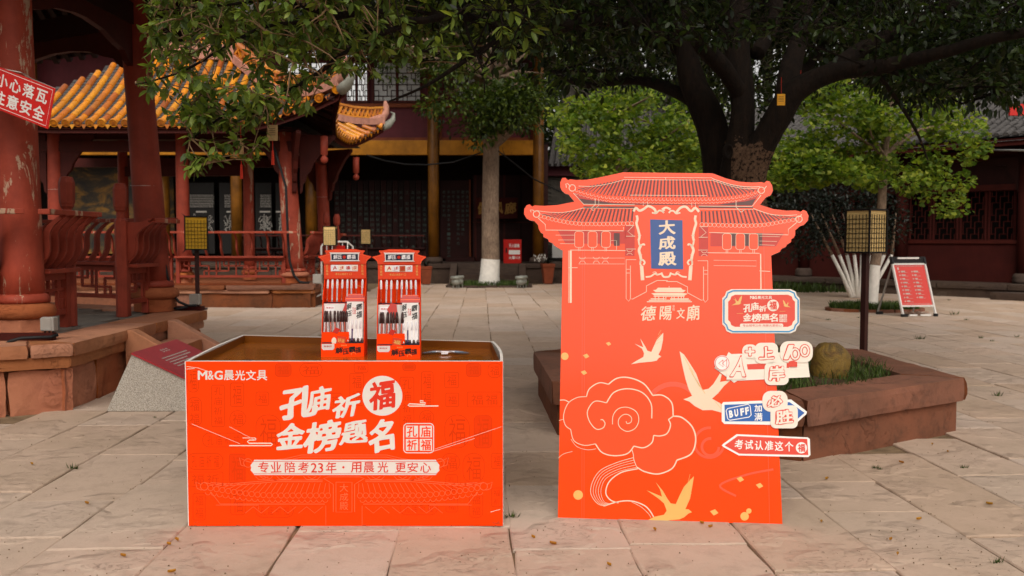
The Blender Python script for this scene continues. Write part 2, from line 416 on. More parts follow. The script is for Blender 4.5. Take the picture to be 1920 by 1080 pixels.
def amber():
    b = NB('amber_gloss_board'); v = b.coord(scale=(.6, 6, 6)); n1 = b.noise(v, 8, 5, .6)
    b.col(b.ramp(n1, [(.3, lin('884606')), (.7, lin('a65e0c'))])); b.p.inputs['Roughness'].default_value = .2
    b.p.inputs['Coat Weight'].default_value = .5; b.p.inputs['Coat Roughness'].default_value = .08; return b.m
M['amber'] = amber()
M['amber_wall'] = simple('amber_inner_wall', '6e3c0a', .4, var=.06, bump=0)
def granite():
    b = NB('granite'); v = b.coord(); s1 = b.noise(v, 160, 2, .8); s2 = b.noise(v, 60, 3, .7)
    c = b.ramp(s1, [(.35, lin('6c6860')), (.5, lin('a8a196')), (.66, lin('ccc4b8'))])
    c = b.mix(b.ramp(s2, [(.55, 0.0), (.68, .55)]), c, lin('857868')); b.col(c); b.p.inputs['Roughness'].default_value = .75
    b.bump(s1, .15, .003); return b.m
M['granite'] = granite()
M['panelred'] = simple('red_plaque', '9a2a30', .5, var=.08, sc_=4, bump=.03)
def yellowrock():
    b = NB('yellow_stone'); v = b.coord(); n1 = b.noise(v, 9, 6, .7, .5); n2 = b.noise(b.coord(scale=(1, 1, 3)), 6, 5, .7, 1.2)
    c = b.ramp(n1, [(.3, lin('3a2e16')), (.5, lin('7c601c')), (.7, lin('5c4a1e'))])
    c = b.mix(b.ramp(n2, [(.52, 0.0), (.66, .7)]), c, lin('54301e'))
    b.col(c); b.p.inputs['Roughness'].default_value = .7; b.bump(n1, .9, .03); return b.m
M['yrock'] = yellowrock()
def glass():
    b = NB('window_glass'); b.col(lin('4a4e50')); b.p.inputs['Roughness'].default_value = .06; b.p.inputs['Specular IOR Level'].default_value = 1.0
    b.p.inputs['Coat Weight'].default_value = 1.0; b.p.inputs['Metallic'].default_value = .6; b.p.inputs['Base Color'].default_value = (.75, .78, .8, 1)
    return b.m
M['glass'] = glass()
M['sky_pale_glass'] = simple('sky_sheen_glass', 'b8bcbc', .3, var=.1, sc_=1, bump=0)  # pale colour stands in for white sky mirrored in the panes
# ---------------------------------------------------------------- lettering and flat print
_glyph = {}
def glyph(s, bold=0.0, rise=0.0):
    """text as a clean cut-out in the unit square of its own bounding box; bold ones are thickened like brush strokes"""
    bold *= .62; key = (s, bold, rise)
    if key in _glyph: return _glyph[key]
    c = bpy.data.curves.new('glyph', 'FONT'); c.body = s; c.size = 1; c.resolution_u = 3
    o = bpy.data.objects.new('glyph', c); COL.objects.link(o)
    me = bpy.data.meshes.new_from_object(o.evaluated_get(bpy.context.evaluated_depsgraph_get()))
    V = np.array([v.co[:2] for v in me.vertices]); Fc = [tuple(p.vertices) for p in me.polygons]
    bpy.data.objects.remove(o); bpy.data.curves.remove(c); bpy.data.meshes.remove(me)
    if bold <= 0:
        if rise: V[:, 1] += V[:, 0] * rise
        mn, mx = V.min(0), V.max(0); V = (V - mn) / (mx - mn)
        _glyph[key] = (np.c_[V, np.zeros(len(V))], Fc); return _glyph[key]
    cnt = {}
    for f in Fc:
        for i in range(len(f)):
            k = tuple(sorted((f[i], f[(i + 1) % len(f)]))); cnt[k] = cnt.get(k, 0) + 1
    edges = np.array([k for k, n_ in cnt.items() if n_ == 1])
    if rise:      # brush hand: strokes climb to the right and waver a little
        ph = (sum(map(ord, s)) % 17) * .37
        V[:, 1] += V[:, 0] * rise + .012 * np.sin(6 * V[:, 0] + ph); V[:, 0] += .014 * np.sin(5 * V[:, 1] + ph * 2)
    A, B = V[edges[:, 0]], V[edges[:, 1]]
    N = 66 if (rise and bold >= .04) or len(s) > 1 else 44
    mn, mx = V.min(0) - bold * 1.5, V.max(0) + bold * 1.5; sz = mx - mn; nx = max(8, int(N * max(.35, sz[0] / max(sz)))); ny = max(8, int(N * max(.35, sz[1] / max(sz))))
    X, Y = np.meshgrid(np.linspace(mn[0], mx[0], nx + 1), np.linspace(mn[1], mx[1], ny + 1)); Pg = np.c_[X.ravel(), Y.ravel()]
    # inside test by crossings, in blocks
    a_, b_ = A[None], B[None]; p_ = Pg[:, None, :]
    cr = ((a_[..., 1] > p_[..., 1]) != (b_[..., 1] > p_[..., 1])) & (p_[..., 0] < (b_[..., 0] - a_[..., 0]) * (p_[..., 1] - a_[..., 1]) / (b_[..., 1] - a_[..., 1] + 1e-12) + a_[..., 0])
    ins = cr.sum(1) % 2 == 1
    if rise: th = .5; Rm = np.array([[math.cos(th), math.sin(th)], [-math.sin(th), math.cos(th)]]); Tm = np.diag([1 / 1.2, 1 / .82]) @ Rm
    else: Tm = np.eye(2)
    A2, B2, P2 = A @ Tm.T, B @ Tm.T, (Pg @ Tm.T)[:, None, :]
    d = (B2 - A2)[None]; t = np.clip(((P2 - A2[None]) * d).sum(2) / ((d ** 2).sum(2) + 1e-12), 0, 1)
    dist = np.sqrt((((A2[None] + d * t[..., None]) - P2) ** 2).sum(2)).min(1)
    w_ = bold * (1 + (.22 * np.sin(Pg[:, 0] * 7 + Pg[:, 1] * 5) if rise else 0))
    f = (np.where(ins, -dist, dist) - w_).reshape(ny + 1, nx + 1)
    xs, ys = np.linspace(mn[0], mx[0], nx + 1), np.linspace(mn[1], mx[1], ny + 1); verts, faces = [], []
    for j in range(ny):
        run = None
        for i in range(nx + 1):
            full = i < nx and f[j, i] < 0 and f[j, i + 1] < 0 and f[j + 1, i] < 0 and f[j + 1, i + 1] < 0
            if full:
                if run is None: run = i
                continue
            if run is not None:
                n0 = len(verts); verts += [(xs[run], ys[j], 0), (xs[i], ys[j], 0), (xs[i], ys[j + 1], 0), (xs[run], ys[j + 1], 0)]; faces.append((n0, n0 + 1, n0 + 2, n0 + 3)); run = None
            if i == nx: continue
            cs = ((i, j), (i + 1, j), (i + 1, j + 1), (i, j + 1)); poly = []
            for k in range(4):
                (i0, j0), (i1, j1) = cs[k], cs[(k + 1) % 4]; f0, f1 = f[j0, i0], f[j1, i1]
                if f0 < 0: poly.append((xs[i0], ys[j0], 0))
                if (f0 < 0) != (f1 < 0):
                    u = f0 / (f0 - f1); poly.append((xs[i0] + (xs[i1] - xs[i0]) * u, ys[j0] + (ys[j1] - ys[j0]) * u, 0))
            if len(poly) > 2: n0 = len(verts); verts += poly; faces.append(tuple(range(n0, n0 + len(poly))))
    A = np.array(verts, dtype=float); mn = A[:, :2].min(0); mx = A[:, :2].max(0); A[:, :2] = (A[:, :2] - mn) / (mx - mn)
    _glyph[key] = (A, faces); return _glyph[key]
def fit(mb, pl, quad, s, bold=0.0, h=.001, rise=0.0, uw=False, dh=.00008):
    """lay text into the quad TL, TR, BR, BL given in photograph pixels (or plane coordinates)"""
    A, faces = glyph(s, bold, rise)
    q = [Vector(p) for p in (quad if uw else [pl.uw(*p) for p in quad])]
    n0 = len(mb.v)
    for x, y, z in A:
        p = (q[3] * (1 - x) + q[2] * x) * (1 - y) + (q[0] * (1 - x) + q[1] * x) * y
        mb.v.append(tuple(pl.at(p[0], p[1], h + z * dh)))
    mb.f += [tuple(n0 + i for i in f) for f in faces]
def rect(x0, y0, x1, y1): return [(x0, y0), (x1, y0), (x1, y1), (x0, y1)]
def smooth_pts(pts, n=6, closed=False):
    pts = [Vector((p[0], p[1])) for p in pts]; out = []; m = len(pts)
    for i in range(m if closed else m - 1):
        if closed: p0, p1, p2, p3 = pts[(i - 1) % m], pts[i], pts[(i + 1) % m], pts[(i + 2) % m]
        else: p0, p1, p2, p3 = pts[max(i - 1, 0)], pts[i], pts[i + 1], pts[min(i + 2, m - 1)]
        for k in range(n):
            t = k / n
            out.append(.5 * ((2 * p1) + (p2 - p0) * t + (2 * p0 - 5 * p1 + 4 * p2 - p3) * t * t + (3 * p1 - p0 - 3 * p2 + p3) * t ** 3))
    if not closed: out.append(pts[-1])
    return [(p.x, p.y) for p in out]
def stroke(mb, pl, pts, wd, h=.001, taper=False, px=True):
    """a printed line of width wd (pixels or metres) along pts"""
    q = [Vector(pl.uw(*p)) if px else Vector(p) for p in pts]
    k = 1.0
    if px:
        k = (Vector(pl.uw(pts[0][0] + 1, pts[0][1])) - Vector(pl.uw(pts[0][0], pts[0][1]))).length
    L = []
    for i, p in enumerate(q):
        d = (q[min(i + 1, len(q) - 1)] - q[max(i - 1, 0)])
        if d.length < 1e-9: d = Vector((1, 0))
        d.normalize(); nn = Vector((-d.y, d.x)); ww = wd * k / 2
        if taper:
            t = i / (len(q) - 1); ww *= max(.12, math.sin(math.pi * min(1, max(0, t))) ** .6) if taper is True else (1 - t * taper)
        L.append((pl.at(*(p + nn * ww), h), pl.at(*(p - nn * ww), h)))
    for a, b_ in zip(L[:-1], L[1:]): mb.quad(a[0], a[1], b_[1], b_[0])
def flat(mb, pl, pts, h=.001, px=True):
    """a printed area; triangulated so that concave outlines fill correctly"""
    from mathutils.geometry import tessellate_polygon
    q = [Vector((*(pl.uw(*p) if px else p), 0)) for p in pts]
    n0 = len(mb.v); mb.v += [tuple(pl.at(p.x, p.y, h)) for p in q]
    for t in tessellate_polygon([q]):
        a, b_, c = (q[i] for i in t)
        if (b_ - a).cross(c - a).z < 0: t = (t[0], t[2], t[1])
        mb.f.append(tuple(n0 + i for i in t))
def slab(mb, pl, pts, h0, h1, px=True):
    """a cut-out board with thickness"""
    from mathutils.geometry import tessellate_polygon
    q = [Vector((*(pl.uw(*p) if px else p), 0)) for p in pts]; n = len(q)
    area = sum(q[i].x * q[(i + 1) % n].y - q[(i + 1) % n].x * q[i].y for i in range(n))
    if area < 0: q.reverse()
    n0 = len(mb.v); mb.v += [tuple(pl.at(p.x, p.y, h1)) for p in q] + [tuple(pl.at(p.x, p.y, h0)) for p in q]
    for t in tessellate_polygon([q]):
        a, b_, c = (q[i] for i in t)
        if (b_ - a).cross(c - a).z < 0: t = (t[0], t[2], t[1])
        mb.f.append(tuple(n0 + i for i in t)); mb.f.append(tuple(n0 + n + i for i in reversed(t)))
    for i in range(n):
        j = (i + 1) % n; mb.f.append((n0 + i, n0 + n + i, n0 + n + j, n0 + j))
def disc(cx, cy, r_, n=28, ry=None): return [(cx + r_ * math.cos(2 * math.pi * k / n), cy + (ry or r_) * math.sin(2 * math.pi * k / n)) for k in range(n)]
def rrect(x0, y0, x1, y1, r_, n=5):
    out = []
    for cx, cy, a0 in ((x1 - r_, y0 + r_, -90), (x1 - r_, y1 - r_, 0), (x0 + r_, y1 - r_, 90), (x0 + r_, y0 + r_, 180)):
        for k in range(n + 1):
            a = R(a0 + 90 * k / n); out.append((cx + r_ * math.cos(a), cy + r_ * math.sin(a)))
    return out
# ================================================================ the ground and its paving
gm = MB(); gm.quad((-70, -30, -.014), (70, -30, -.014), (70, 120, -.014), (-70, 120, -.014))
ground = gm.build('ground', M['grout']); tag(ground, kind='structure')
HEXC = Vector((1.72, 7.24)); HEXR = 1.72; HEX0 = -87
def hexv(c, r_, a0, k): a = R(a0 + 60 * k); return Vector((c[0] + r_ * math.cos(a), c[1] + r_ * math.sin(a)))
PAC = Vector((-6.46, 8.87)); PAR = 3.37      # near pavilion platform
def inhex(p, c, r_, a0):
    for k in range(6):
        a, b_ = hexv(c, r_, a0, k), hexv(c, r_, a0, k + 1)
        if (b_ - a).x * (p.y - a.y) - (b_ - a).y * (p.x - a.x) < 0: return False
    return True
TREE_BEDS = [(-.66, 26.7, 1.25, .75), (7.05, 17.6, .95, .6)]
def blocked(p):
    if inhex(p, HEXC, HEXR - .15, HEX0) or inhex(p, PAC, PAR - .15, -29): return True
    if p.x < -4.1 and p.y > 18.5: return True
    if p.y > 28: return True
    return any(abs(p.x - x) < a * .8 and abs(p.y - y) < b_ * .8 for x, y, a, b_ in TREE_BEDS)
ang = R(2.0); cu, su = math.cos(ang), math.sin(ang)
def pq(p_, q_): return Vector((p_ * cu - q_ * su, p_ * su + q_ * cu))
stones = []
p_off = .033 + 3.72 * su
edges_p = [p_off + .525 * k + random.uniform(-.022, .022) for k in range(-34, 44)]
for a, b_ in zip(edges_p[:-1], edges_p[1:]):
    q_ = 2.4 + random.uniform(-.8, 0)
    while q_ < 29:
        L = random.uniform(.5, 1.15) if q_ < 9 else random.uniform(.55, 1.3)
        c = pq((a + b_) / 2, q_ + L / 2)
        if abs(c.x) < .60 * c.y + 1.0 and not blocked(c) and c.y > 2.2: stones.append((a, b_, q_, q_ + L, c))
        q_ += L
def stone_mb(mb, st):
    a, b_, q0, q1, c = st; g = random.uniform(.001, .005); rg = random.uniform
    cs = [(a + g, q0 + g), (b_ - g, q0 + g), (b_ - g, q1 - g), (a + g, q1 - g)]
    cs = [(x + rg(-.012, .012), y + rg(-.014, .014)) for x, y in cs]
    ring = []
    for i in range(4):
        x0, y0 = cs[i]; x1, y1 = cs[(i + 1) % 4]; m = 4 if c.y < 9 else 2
        for k in range(m):
            t = k / m; j = .006 if k else .0
            ring.append((x0 + (x1 - x0) * t + rg(-j, j), y0 + (y1 - y0) * t + rg(-j, j)))
    zt = rg(-.003, .003); tx, ty = rg(-.004, .004), rg(-.004, .004)
    def z(p): return zt + tx * (p[0] - (a + b_) / 2) + ty * (p[1] - (q0 + q1) / 2)
    ctr = ((a + b_) / 2, (q0 + q1) / 2)
    inn = [(p[0] + (ctr[0] - p[0]) * .025, p[1] + (ctr[1] - p[1]) * .018) for p in ring]
    n = len(ring); n0 = len(mb.v)
    for p in ring: w_ = pq(*p); mb.v.append((w_.x, w_.y, -.04))
    for p in ring: w_ = pq(*p); mb.v.append((w_.x, w_.y, z(p) - .004 - rg(0, .003)))
    for p in inn: w_ = pq(*p); mb.v.append((w_.x, w_.y, z(p)))
    for i in range(n):
        j = (i + 1) % n
        mb.f.append((n0 + i, n0 + j, n0 + n + j, n0 + n + i)); mb.f.append((n0 + n + i, n0 + n + j, n0 + 2 * n + j, n0 + 2 * n + i))
    mb.f.append(tuple(n0 + 2 * n + i for i in range(n)))
def vis(st): c = st[4]; x = 960 + c.x / c.y * 1700; return -20 < x < 1940
near = sorted([s for s in stones if vis(s)], key=lambda s: s[4].y)[:300]; nid = {id(s) for s in near}
far = MB()
for s in stones:
    if id(s) in nid:
        mb = MB(); stone_mb(mb, s); mb.build('paving_stone', M['paving'], ground, origin=(s[4].x, s[4].y, 0))
    else: stone_mb(far, s)
tag(far.build('paving_stone', M['paving'], ground), kind='stuff')
# ================================================================ the sandstone planter round the big tree
pl_t = thing('planter', 'hexagonal sandstone planter with chipped coping around the big tree', 'planter', (HEXC.x, HEXC.y, 0))
for k in range(6):
    a, b_ = hexv(HEXC, HEXR, HEX0, k), hexv(HEXC, HEXR, HEX0, k + 1); ai, bi = hexv(HEXC, HEXR - .42, HEX0, k), hexv(HEXC, HEXR - .42, HEX0, k + 1)
    aw, bw = hexv(HEXC, HEXR - .05, HEX0, k), hexv(HEXC, HEXR - .05, HEX0, k + 1); awi, bwi = hexv(HEXC, HEXR - .3, HEX0, k), hexv(HEXC, HEXR - .3, HEX0, k + 1)
    e = (b_ - a).normalized() * .004
    mb = MB(); mb.rock([(*(a + e), .225), (*(b_ - e), .225), (*(bi - e), .225), (*(ai + e), .225)], [(*(a + e), .388), (*(b_ - e), .388), (*(bi - e), .388), (*(ai + e), .388)],
                       (26, 5, 4), .0025, 7, k * 3.1, .008)
    if k in (0, 5):     # broken corner at the front
        c = hexv(HEXC, HEXR, HEX0, 0)
        t_ = (hexv(HEXC, HEXR, HEX0, 1) - c).normalized()
        for i, v in enumerate(mb.v):
            d = (Vector(v) - Vector((c.x + t_.x * (.16 if k == 0 else -.3), c.y + t_.y * .16, .40))).length
            if k == 0 and d < .17: mb.v[i] = tuple(Vector(v) + (Vector((HEXC.x, HEXC.y, .2)) - Vector(v)).normalized() * (.17 - d) * .28)
    if k == 1:
        c = hexv(HEXC, HEXR, HEX0, 1)
        for i, v in enumerate(mb.v):
            d = (Vector(v) - Vector((c.x, c.y, .25))).length
            if d < .2: mb.v[i] = tuple(Vector(v) + Vector((.05, -.01, 0)) * (.2 - d) * 2 + noise.noise_vector(Vector(v) * 14) * .012)
    mb.build('coping_stone', M['planter'], pl_t)
    mb = MB(); mb.rock([(*(aw + e), -.03), (*(bw - e), -.03), (*(bwi - e), -.03), (*(awi + e), -.03)], [(*(aw + e), .228), (*(bw - e), .228), (*(bwi - e), .228), (*(awi + e), .228)],
                       (20, 2, 4), .002, 6, k * 5.7, .002)
    mb.build('wall_block', M['planter'], pl_t)
mb = MB()
rings = []
for i in range(9):
    r_ = (HEXR - .3) * i / 8 + .001
    rings.append([Vector((HEXC.x + r_ * math.cos(R(HEX0 + 10 * j)), HEXC.y + r_ * math.sin(R(HEX0 + 10 * j)), .33 + .05 * (1 - (i / 8) ** 2) + .02 * noise.noise(Vector((r_ * 3, j, 0))))) for j in range(37)])
mb.grid(rings); mb.build('soil', M['soil'], pl_t)
def grass(name, spots, parent=None, n=400, hgt=(.05, .13), lean=.5, wd=.004, m='grass', label=None):
    """spots: function returning a ground point"""
    V = []; F_ = []
    for i in range(n):
        p = spots(); a = random.uniform(0, 6.28); h = random.uniform(*hgt); l_ = h * lean * random.uniform(.3, 1.2)
        d = Vector((math.cos(a), math.sin(a), 0)); s_ = Vector((-d.y, d.x, 0)) * wd * random.uniform(.7, 1.4); n0 = len(V)
        for t in (0, .5, .85): 
            c = p + d * l_ * t * t + Vector((0, 0, h * t)); V += [tuple(c - s_ * (1 - t * .7)), tuple(c + s_ * (1 - t * .7))]
        V.append(tuple(p + d * l_ + Vector((0, 0, h * .93))))
        F_ += [(n0, n0 + 1, n0 + 3, n0 + 2), (n0 + 2, n0 + 3, n0 + 5, n0 + 4), (n0 + 4, n0 + 5, n0 + 6)]
    mb = MB(); mb.v = V; mb.f = F_; o = mb.build(name, M[m], parent)
    tag(o, label, None, None, 'stuff'); return o
def in_planter():
    while True:
        a = random.uniform(0, 6.28); r_ = math.sqrt(random.random()) * 1.22; p = Vector((HEXC.x + r_ * math.cos(a), HEXC.y + r_ * math.sin(a), .36))
        if noise.noise(Vector((p.x * 2.3, p.y * 2.3, 4))) > -.18 and (Vector((p.x, p.y)) - Vector((2.27, 6.4))).length > .17: return p
grass('grass', in_planter, None, 7000, (.03, .085), 1.0, .0035, label='green grass and weeds filling the planter under the big tree')
# the yellow stone
ys = MB(); yc = G(1556, 704, .365); prof = [(.125, -.05), (.134, 0), (.137, .05), (.137, .10), (.132, .15), (.118, .19), (.090, .222), (.05, .240), (.008, .246)]
n = 28
for r_, z in prof:
    for k in range(n):
        a = 2 * math.pi * k / n; p = Vector((math.cos(a) * r_, math.sin(a) * r_, z)); q_ = p * 9
        ys.v.append(tuple(yc + p + noise.noise_vector(q_) * .020 + noise.noise_vector(q_ * 2.3) * .012 + Vector((0, 0, 0))))
for i in range(len(prof) - 1):
    for k in range(n): ys.f.append((i * n + k, i * n + (k + 1) % n, (i + 1) * n + (k + 1) % n, (i + 1) * n + k))
ys.f.append(tuple((len(prof) - 1) * n + k for k in range(n)))
tag(ys.build('stone', M['yrock'], None, True, origin=tuple(yc)), 'rounded yellow painted stone standing in the planter grass', 'stone')
# ================================================================ near pavilion, left
pv = thing('pavilion', 'open hexagonal pavilion with red lacquered columns on a sandstone base, by the red warning sign', 'pavilion', (PAC.x, PAC.y, 0))
PZ = .55; A0 = -29
base = MB()
base.hexa([(*hexv(PAC, PAR - .22, A0, k), -.02) for k in range(6)], [(*hexv(PAC, PAR - .22, A0, k), PZ - .03) for k in range(6)])
plat = base.build('platform', M['block'], pv)
def side_blocks(a, b_, z0, z1, inset, depth, parent, name, mat, lens, nrm, amp, seedk=0, nseg=(6, 2, 4), fr=5.0, rnd=.012):
    d = (b_ - a); L = d.length; d.normalize(); s = 0; i = 0
    while s < L - .02:
        l_ = min(random.uniform(*lens), L - s)
        if L - s - l_ < .25: l_ = L - s
        p0 = a + d * (s + .003) + nrm * inset; p1 = a + d * (s + l_ - .003) + nrm * inset
        q0 = p0 - nrm * depth; q1 = p1 - nrm * depth
        if s < .01: q0 = q0 + d * depth * .55
        if s + l_ > L - .02: q1 = q1 - d * depth * .55
        mb = MB(); mb.rock([(*p0, z0), (*p1, z0), (*q1, z0), (*q0, z0)], [(*p0, z1), (*p1, z1), (*q1, z1), (*q0, z1)], nseg, amp, fr, seedk + i * 2.3, rnd)
        mb.build(name, mat, parent); s += l_; i += 1
for k in (3, 4, 5, 0, 1):
    a, b_ = hexv(PAC, PAR, A0, k), hexv(PAC, PAR, A0, k + 1)
    nrm = Vector(((b_ - a).y, -(b_ - a).x)).normalized()
    side_blocks(a, b_, PZ - .105, PZ, 0, .5, plat, 'coping_stone', M['coping'], (1.3, 1.9), nrm, .004, k * 9, (14, 4, 3), rnd=.01)
    side_blocks(a, b_, PZ - .20, PZ - .107, -.035, .3, plat, 'moulding_stone', M['coping'], (1.4, 2.2), nrm, .004, k * 7, (12, 2, 3), rnd=.016)
    side_blocks(a, b_, -.04, PZ - .203, -.085, .3, plat, 'wall_block', M['block'], (.55, .95), nrm, .014, k * 5, (10, 2, 6), 6.0, .01)
# floor tiles
c0, s0 = math.cos(R(1)), math.sin(R(1))
for i in range(-6, 7):
    for j in range(-6, 7):
        c = PAC + Vector((i * .46 * c0 - j * .46 * s0 + (.23 if j % 2 else 0), i * .46 * s0 + j * .46 * c0))
        if inhex(c, PAC, PAR - .62, A0) and c.x > -7.5:
            t = MB(); t.box((c.x, c.y, PZ - .02 + random.uniform(-.002, .002)), (.227, .227, .016)); t.build('floor_tile', M['plaza_floor'], plat)
# steps on the right side
st = thing('stair_parent', None, None); bpy.data.objects.remove(st)
sx = -3.55
stair = MB(); stair.box((sx + .42, 8.88, -.01), (.42, .45, .03)); stair = stair.build('stair', M['coping'], pv)
for i, (z1, x1) in enumerate(((.36, .36), (.185, .68))):
    mb = MB(); mb.rock([(sx + (0 if i == 0 else .33), 8.46, -.02), (sx + x1, 8.46, -.02), (sx + x1, 9.30, -.02), (sx + (0 if i == 0 else .33), 9.30, -.02)],
                       [(sx + (0 if i == 0 else .33), 8.46, z1), (sx + x1, 8.46, z1), (sx + x1, 9.30, z1), (sx + (0 if i == 0 else .33), 9.30, z1)], (4, 8, 3), .004, 5, i, .008)
    mb.build('step', M['coping'], stair)
for yy in (8.30, 9.32):
    prof = [(sx - .01, -.02), (sx + .92, -.02), (sx + .92, .05), (sx + .06, PZ - .005), (sx - .01, PZ - .005)]
    mb = MB(); mb.hexa([(x, yy + .14, z) for x, z in prof], [(x, yy, z) for x, z in prof]); bevel(mb.build('cheek_stone', M['coping'], stair), .012)
# columns
CC = Vector((-6.50, 9.15)); CR = 2.68; CA = -29
def colpos(k): return {0: Vector((-4.27, 7.9)), 1: Vector((-4.14, 10.5))}.get(k % 6, hexv(CC, CR, CA, k))
def column(parent, x, y, z0, z1, r0, r1, lean, m, baseh=.28, wire=None, bm='block', side=18):
    top = Vector((x, y, z1)) + Vector((lean[0], lean[1], 0)) * (z1 - z0)
    mb = MB(); pts = [Vector((x, y, z0 + baseh)).lerp(top, t / 12) for t in range(13)]
    mb.tube(pts, [r0 + (r1 - r0) * t / 12 + .004 * noise.noise(Vector((x, y, t * .7))) for t in range(13)], side)
    co = mb.build('column', m, parent, True)
    mb = MB(); mb.lathe((x, y, z0), [(r0 * 1.32, 0), (r0 * 1.32, baseh * .48)], 8, rot=R(22.5)); 
    o = mb.build('column_base', M[bm], co); bevel(o, .01)
    mb = MB(); mb.lathe((x, y, z0), [(r0 * 1.25, baseh * .485), (r0 * 1.45, baseh * .56), (r0 * 1.5, baseh * .68), (r0 * 1.42, baseh * .84), (r0 * 1.12, baseh * .93)], 20)
    mb.build('column_drum', M[bm], co, True)
    mb = MB(); mb.lathe((x, y, z0), [(r0 * 1.17, baseh * .94), (r0 * 1.2, baseh * 1.04), (r0 * 1.12, baseh * 1.16), (r0 * .99, baseh * 1.2)], 20); mb.build('column_ring', m, co, True)
    if wire:
        for wz in wire:
            t = (wz - z0) / (z1 - z0); c = Vector((x, y, z0)).lerp(Vector((top.x, top.y, z1)), t); rr = r0 + (r1 - r0) * t + .004
            mb = MB(); mb.tube([c + Vector((math.cos(a * .4) * rr, math.sin(a * .4) * rr, .012 * math.sin(a * .4))) for a in range(17)], .002, 4); mb.build('wire', M['steel'], co)
    return co
for k in range(6):
    p = colpos(k); d = (CC - p).normalized()
    if k == 0: d = Vector((-.02, .02)) / .062
    column(pv, p.x, p.y, PZ, 4.35, .178, .145, (d.x * .05, d.y * .05), M['lacquer_worn'] if k == 0 else M['lacquer'], .30, wire=(2.0,) if k == 1 else None)
# spandrels with a scalloped arch, lintel beams, rafters, roof
sp_prof = [(.0, 2.72), (.05, 2.86), (.07, 2.98), (.11, 3.02), (.13, 3.16), (.19, 3.20), (.22, 3.32), (.32, 3.36), (.42, 3.46), (.6, 3.5), (.85, 3.58), (1.2, 3.62)]
for k in range(6):
    a, b_ = colpos(k), colpos(k + 1); d = (b_ - a).normalized(); n_ = Vector((d.y, -d.x)); L = (b_ - a).length
    inw = -n_ * .13
    lo = [(s, z) for s, z in sp_prof if s < L / 2] ; prof = lo + [(L - s, z) for s, z in reversed(lo)] + [(L, 3.78), (0, 3.78)]
    pl = Plane((*(a + inw - n_ * .035), 0), (d.x, d.y, 0), (0, 0, 1)); mb = MB(); slab(mb, pl, prof, 0, .07, px=False)
    mb.build('carved_spandrel', M['beamred'], pv)
    mb = MB(); mb.bar((*(a + inw * 1.2), 3.9), (*(b_ + inw * 1.2), 3.9), .16, .24); mb.build('lintel_beam', M['lacquer_dark'], pv)
    # scroll relief bosses on the bracket
    for t in (.06, L - .06):
        q_ = a + inw + d * t
        for zz in (2.86, 3.05, 3.24):
            mb = MB(); c = q_ + d * (.08 if t < 1 else -.08) * (zz - 2.7) * 2
            mb.tube([Vector((c.x, c.y, zz)) + Vector((d.x * math.cos(u * .7) * .03 * (1 + u * .12), d.y * math.cos(u * .7) * .03 * (1 + u * .12), math.sin(u * .7) * .03 * (1 + u * .12))) + Vector((n_.x, n_.y, 0)) * .04 for u in range(12)], .007, 5)
            mb.build('carved_scroll', M['lacquer'], pv, True)
apex = Vector((CC.x, CC.y, 6.9))
mb = MB(); ring0 = [Vector((*hexv(CC, CR + 1.25, CA, k), 3.98)) for k in range(6)]
for k in range(6): mb.poly([ring0[k], ring0[(k + 1) % 6], apex]); mb.poly([ring0[(k + 1) % 6] + Vector((0, 0, -.05)), ring0[k] + Vector((0, 0, -.05)), apex - Vector((0, 0, .06))])
roofp = mb.build('roof', M['lacquer_dark'], pv)
for k in range(6):
    a, b_ = ring0[k], ring0[(k + 1) % 6]
    for i in range(14):
        t = (i + .5) / 14; p = a.lerp(b_, t); q_ = p.lerp(apex, .62 * (1 - abs(t - .5)) + .1)
        mb = MB(); mb.bar(p + Vector((0, 0, -.09)), q_ + Vector((0, 0, -.11)), .07, .07); mb.build('rafter', M['lacquer_dark'], roofp)
# cross beams inside
for k in range(3):
    a, b_ = colpos(k), colpos(k + 3); mb = MB(); mb.bar((*a, 4.1), (*b_, 4.1), .14, .2); mb.build('cross_beam', M['lacquer_dark'], pv)
# railings with outward curving slats
SEAT, TOP = 1.115, 1.615
def s_curve(t): return .30 * (t ** 1.5) + .055 * math.sin(t * 2 * math.pi)
def slat_mesh(h=TOP - SEAT, name='slat', m=None, dep=.075, th=.03):
    mb = MB(); rows = []; n = 9
    for i in range(n + 1):
        t = i / n; o = s_curve(t); z = h * t; dd = dep * (1 - .25 * t)
        rows.append([(-th / 2, o - dd / 2, z), (th / 2, o - dd / 2, z), (th / 2, o + dd / 2, z), (-th / 2, o + dd / 2, z), (-th / 2, o - dd / 2, z)])
    mb.grid(rows); mb.poly([rows[0][i] for i in (3, 2, 1, 0)]); mb.poly([rows[-1][i] for i in range(4)])
    return mb.mesh(name, m)
slat_me = slat_mesh(m=M['lacquer'])
def lattice(mb, a, d, L, z0, z1, t=.028):
    """the keyed lattice under a seat"""
    up = Vector((0, 0, 1)); A = Vector((a.x, a.y, 0)); D = Vector((d.x, d.y, 0))
    H = z1 - z0; s = 0; u = .42
    k = 0
    while s < L - .1:
        e = min(s + u, L)
        def V_(x, f0, f1): mb.bar(A + D * x + up * (z0 + H * f0), A + D * x + up * (z0 + H * f1), t, t)
        def H_(x0, x1, f): mb.bar(A + D * x0 + up * (z0 + H * f), A + D * x1 + up * (z0 + H * f), t, t)
        V_(e - .001 * k, 0, 1)
        f = .66 if k % 2 else .34; g = .34 if k % 2 else .66
        H_(s, s + (e - s) * .62, f); H_(s + (e - s) * .38, e, g)
        V_(s + (e - s) * .62, 0 if f > .5 else f, f if f > .5 else 1); V_(s + (e - s) * .38, g if g > .5 else 0, 1 if g > .5 else g)
        V_(s + (e - s) * .18, f if f > .5 else f, 1 if f > .5 else 1); s = e; k += 1
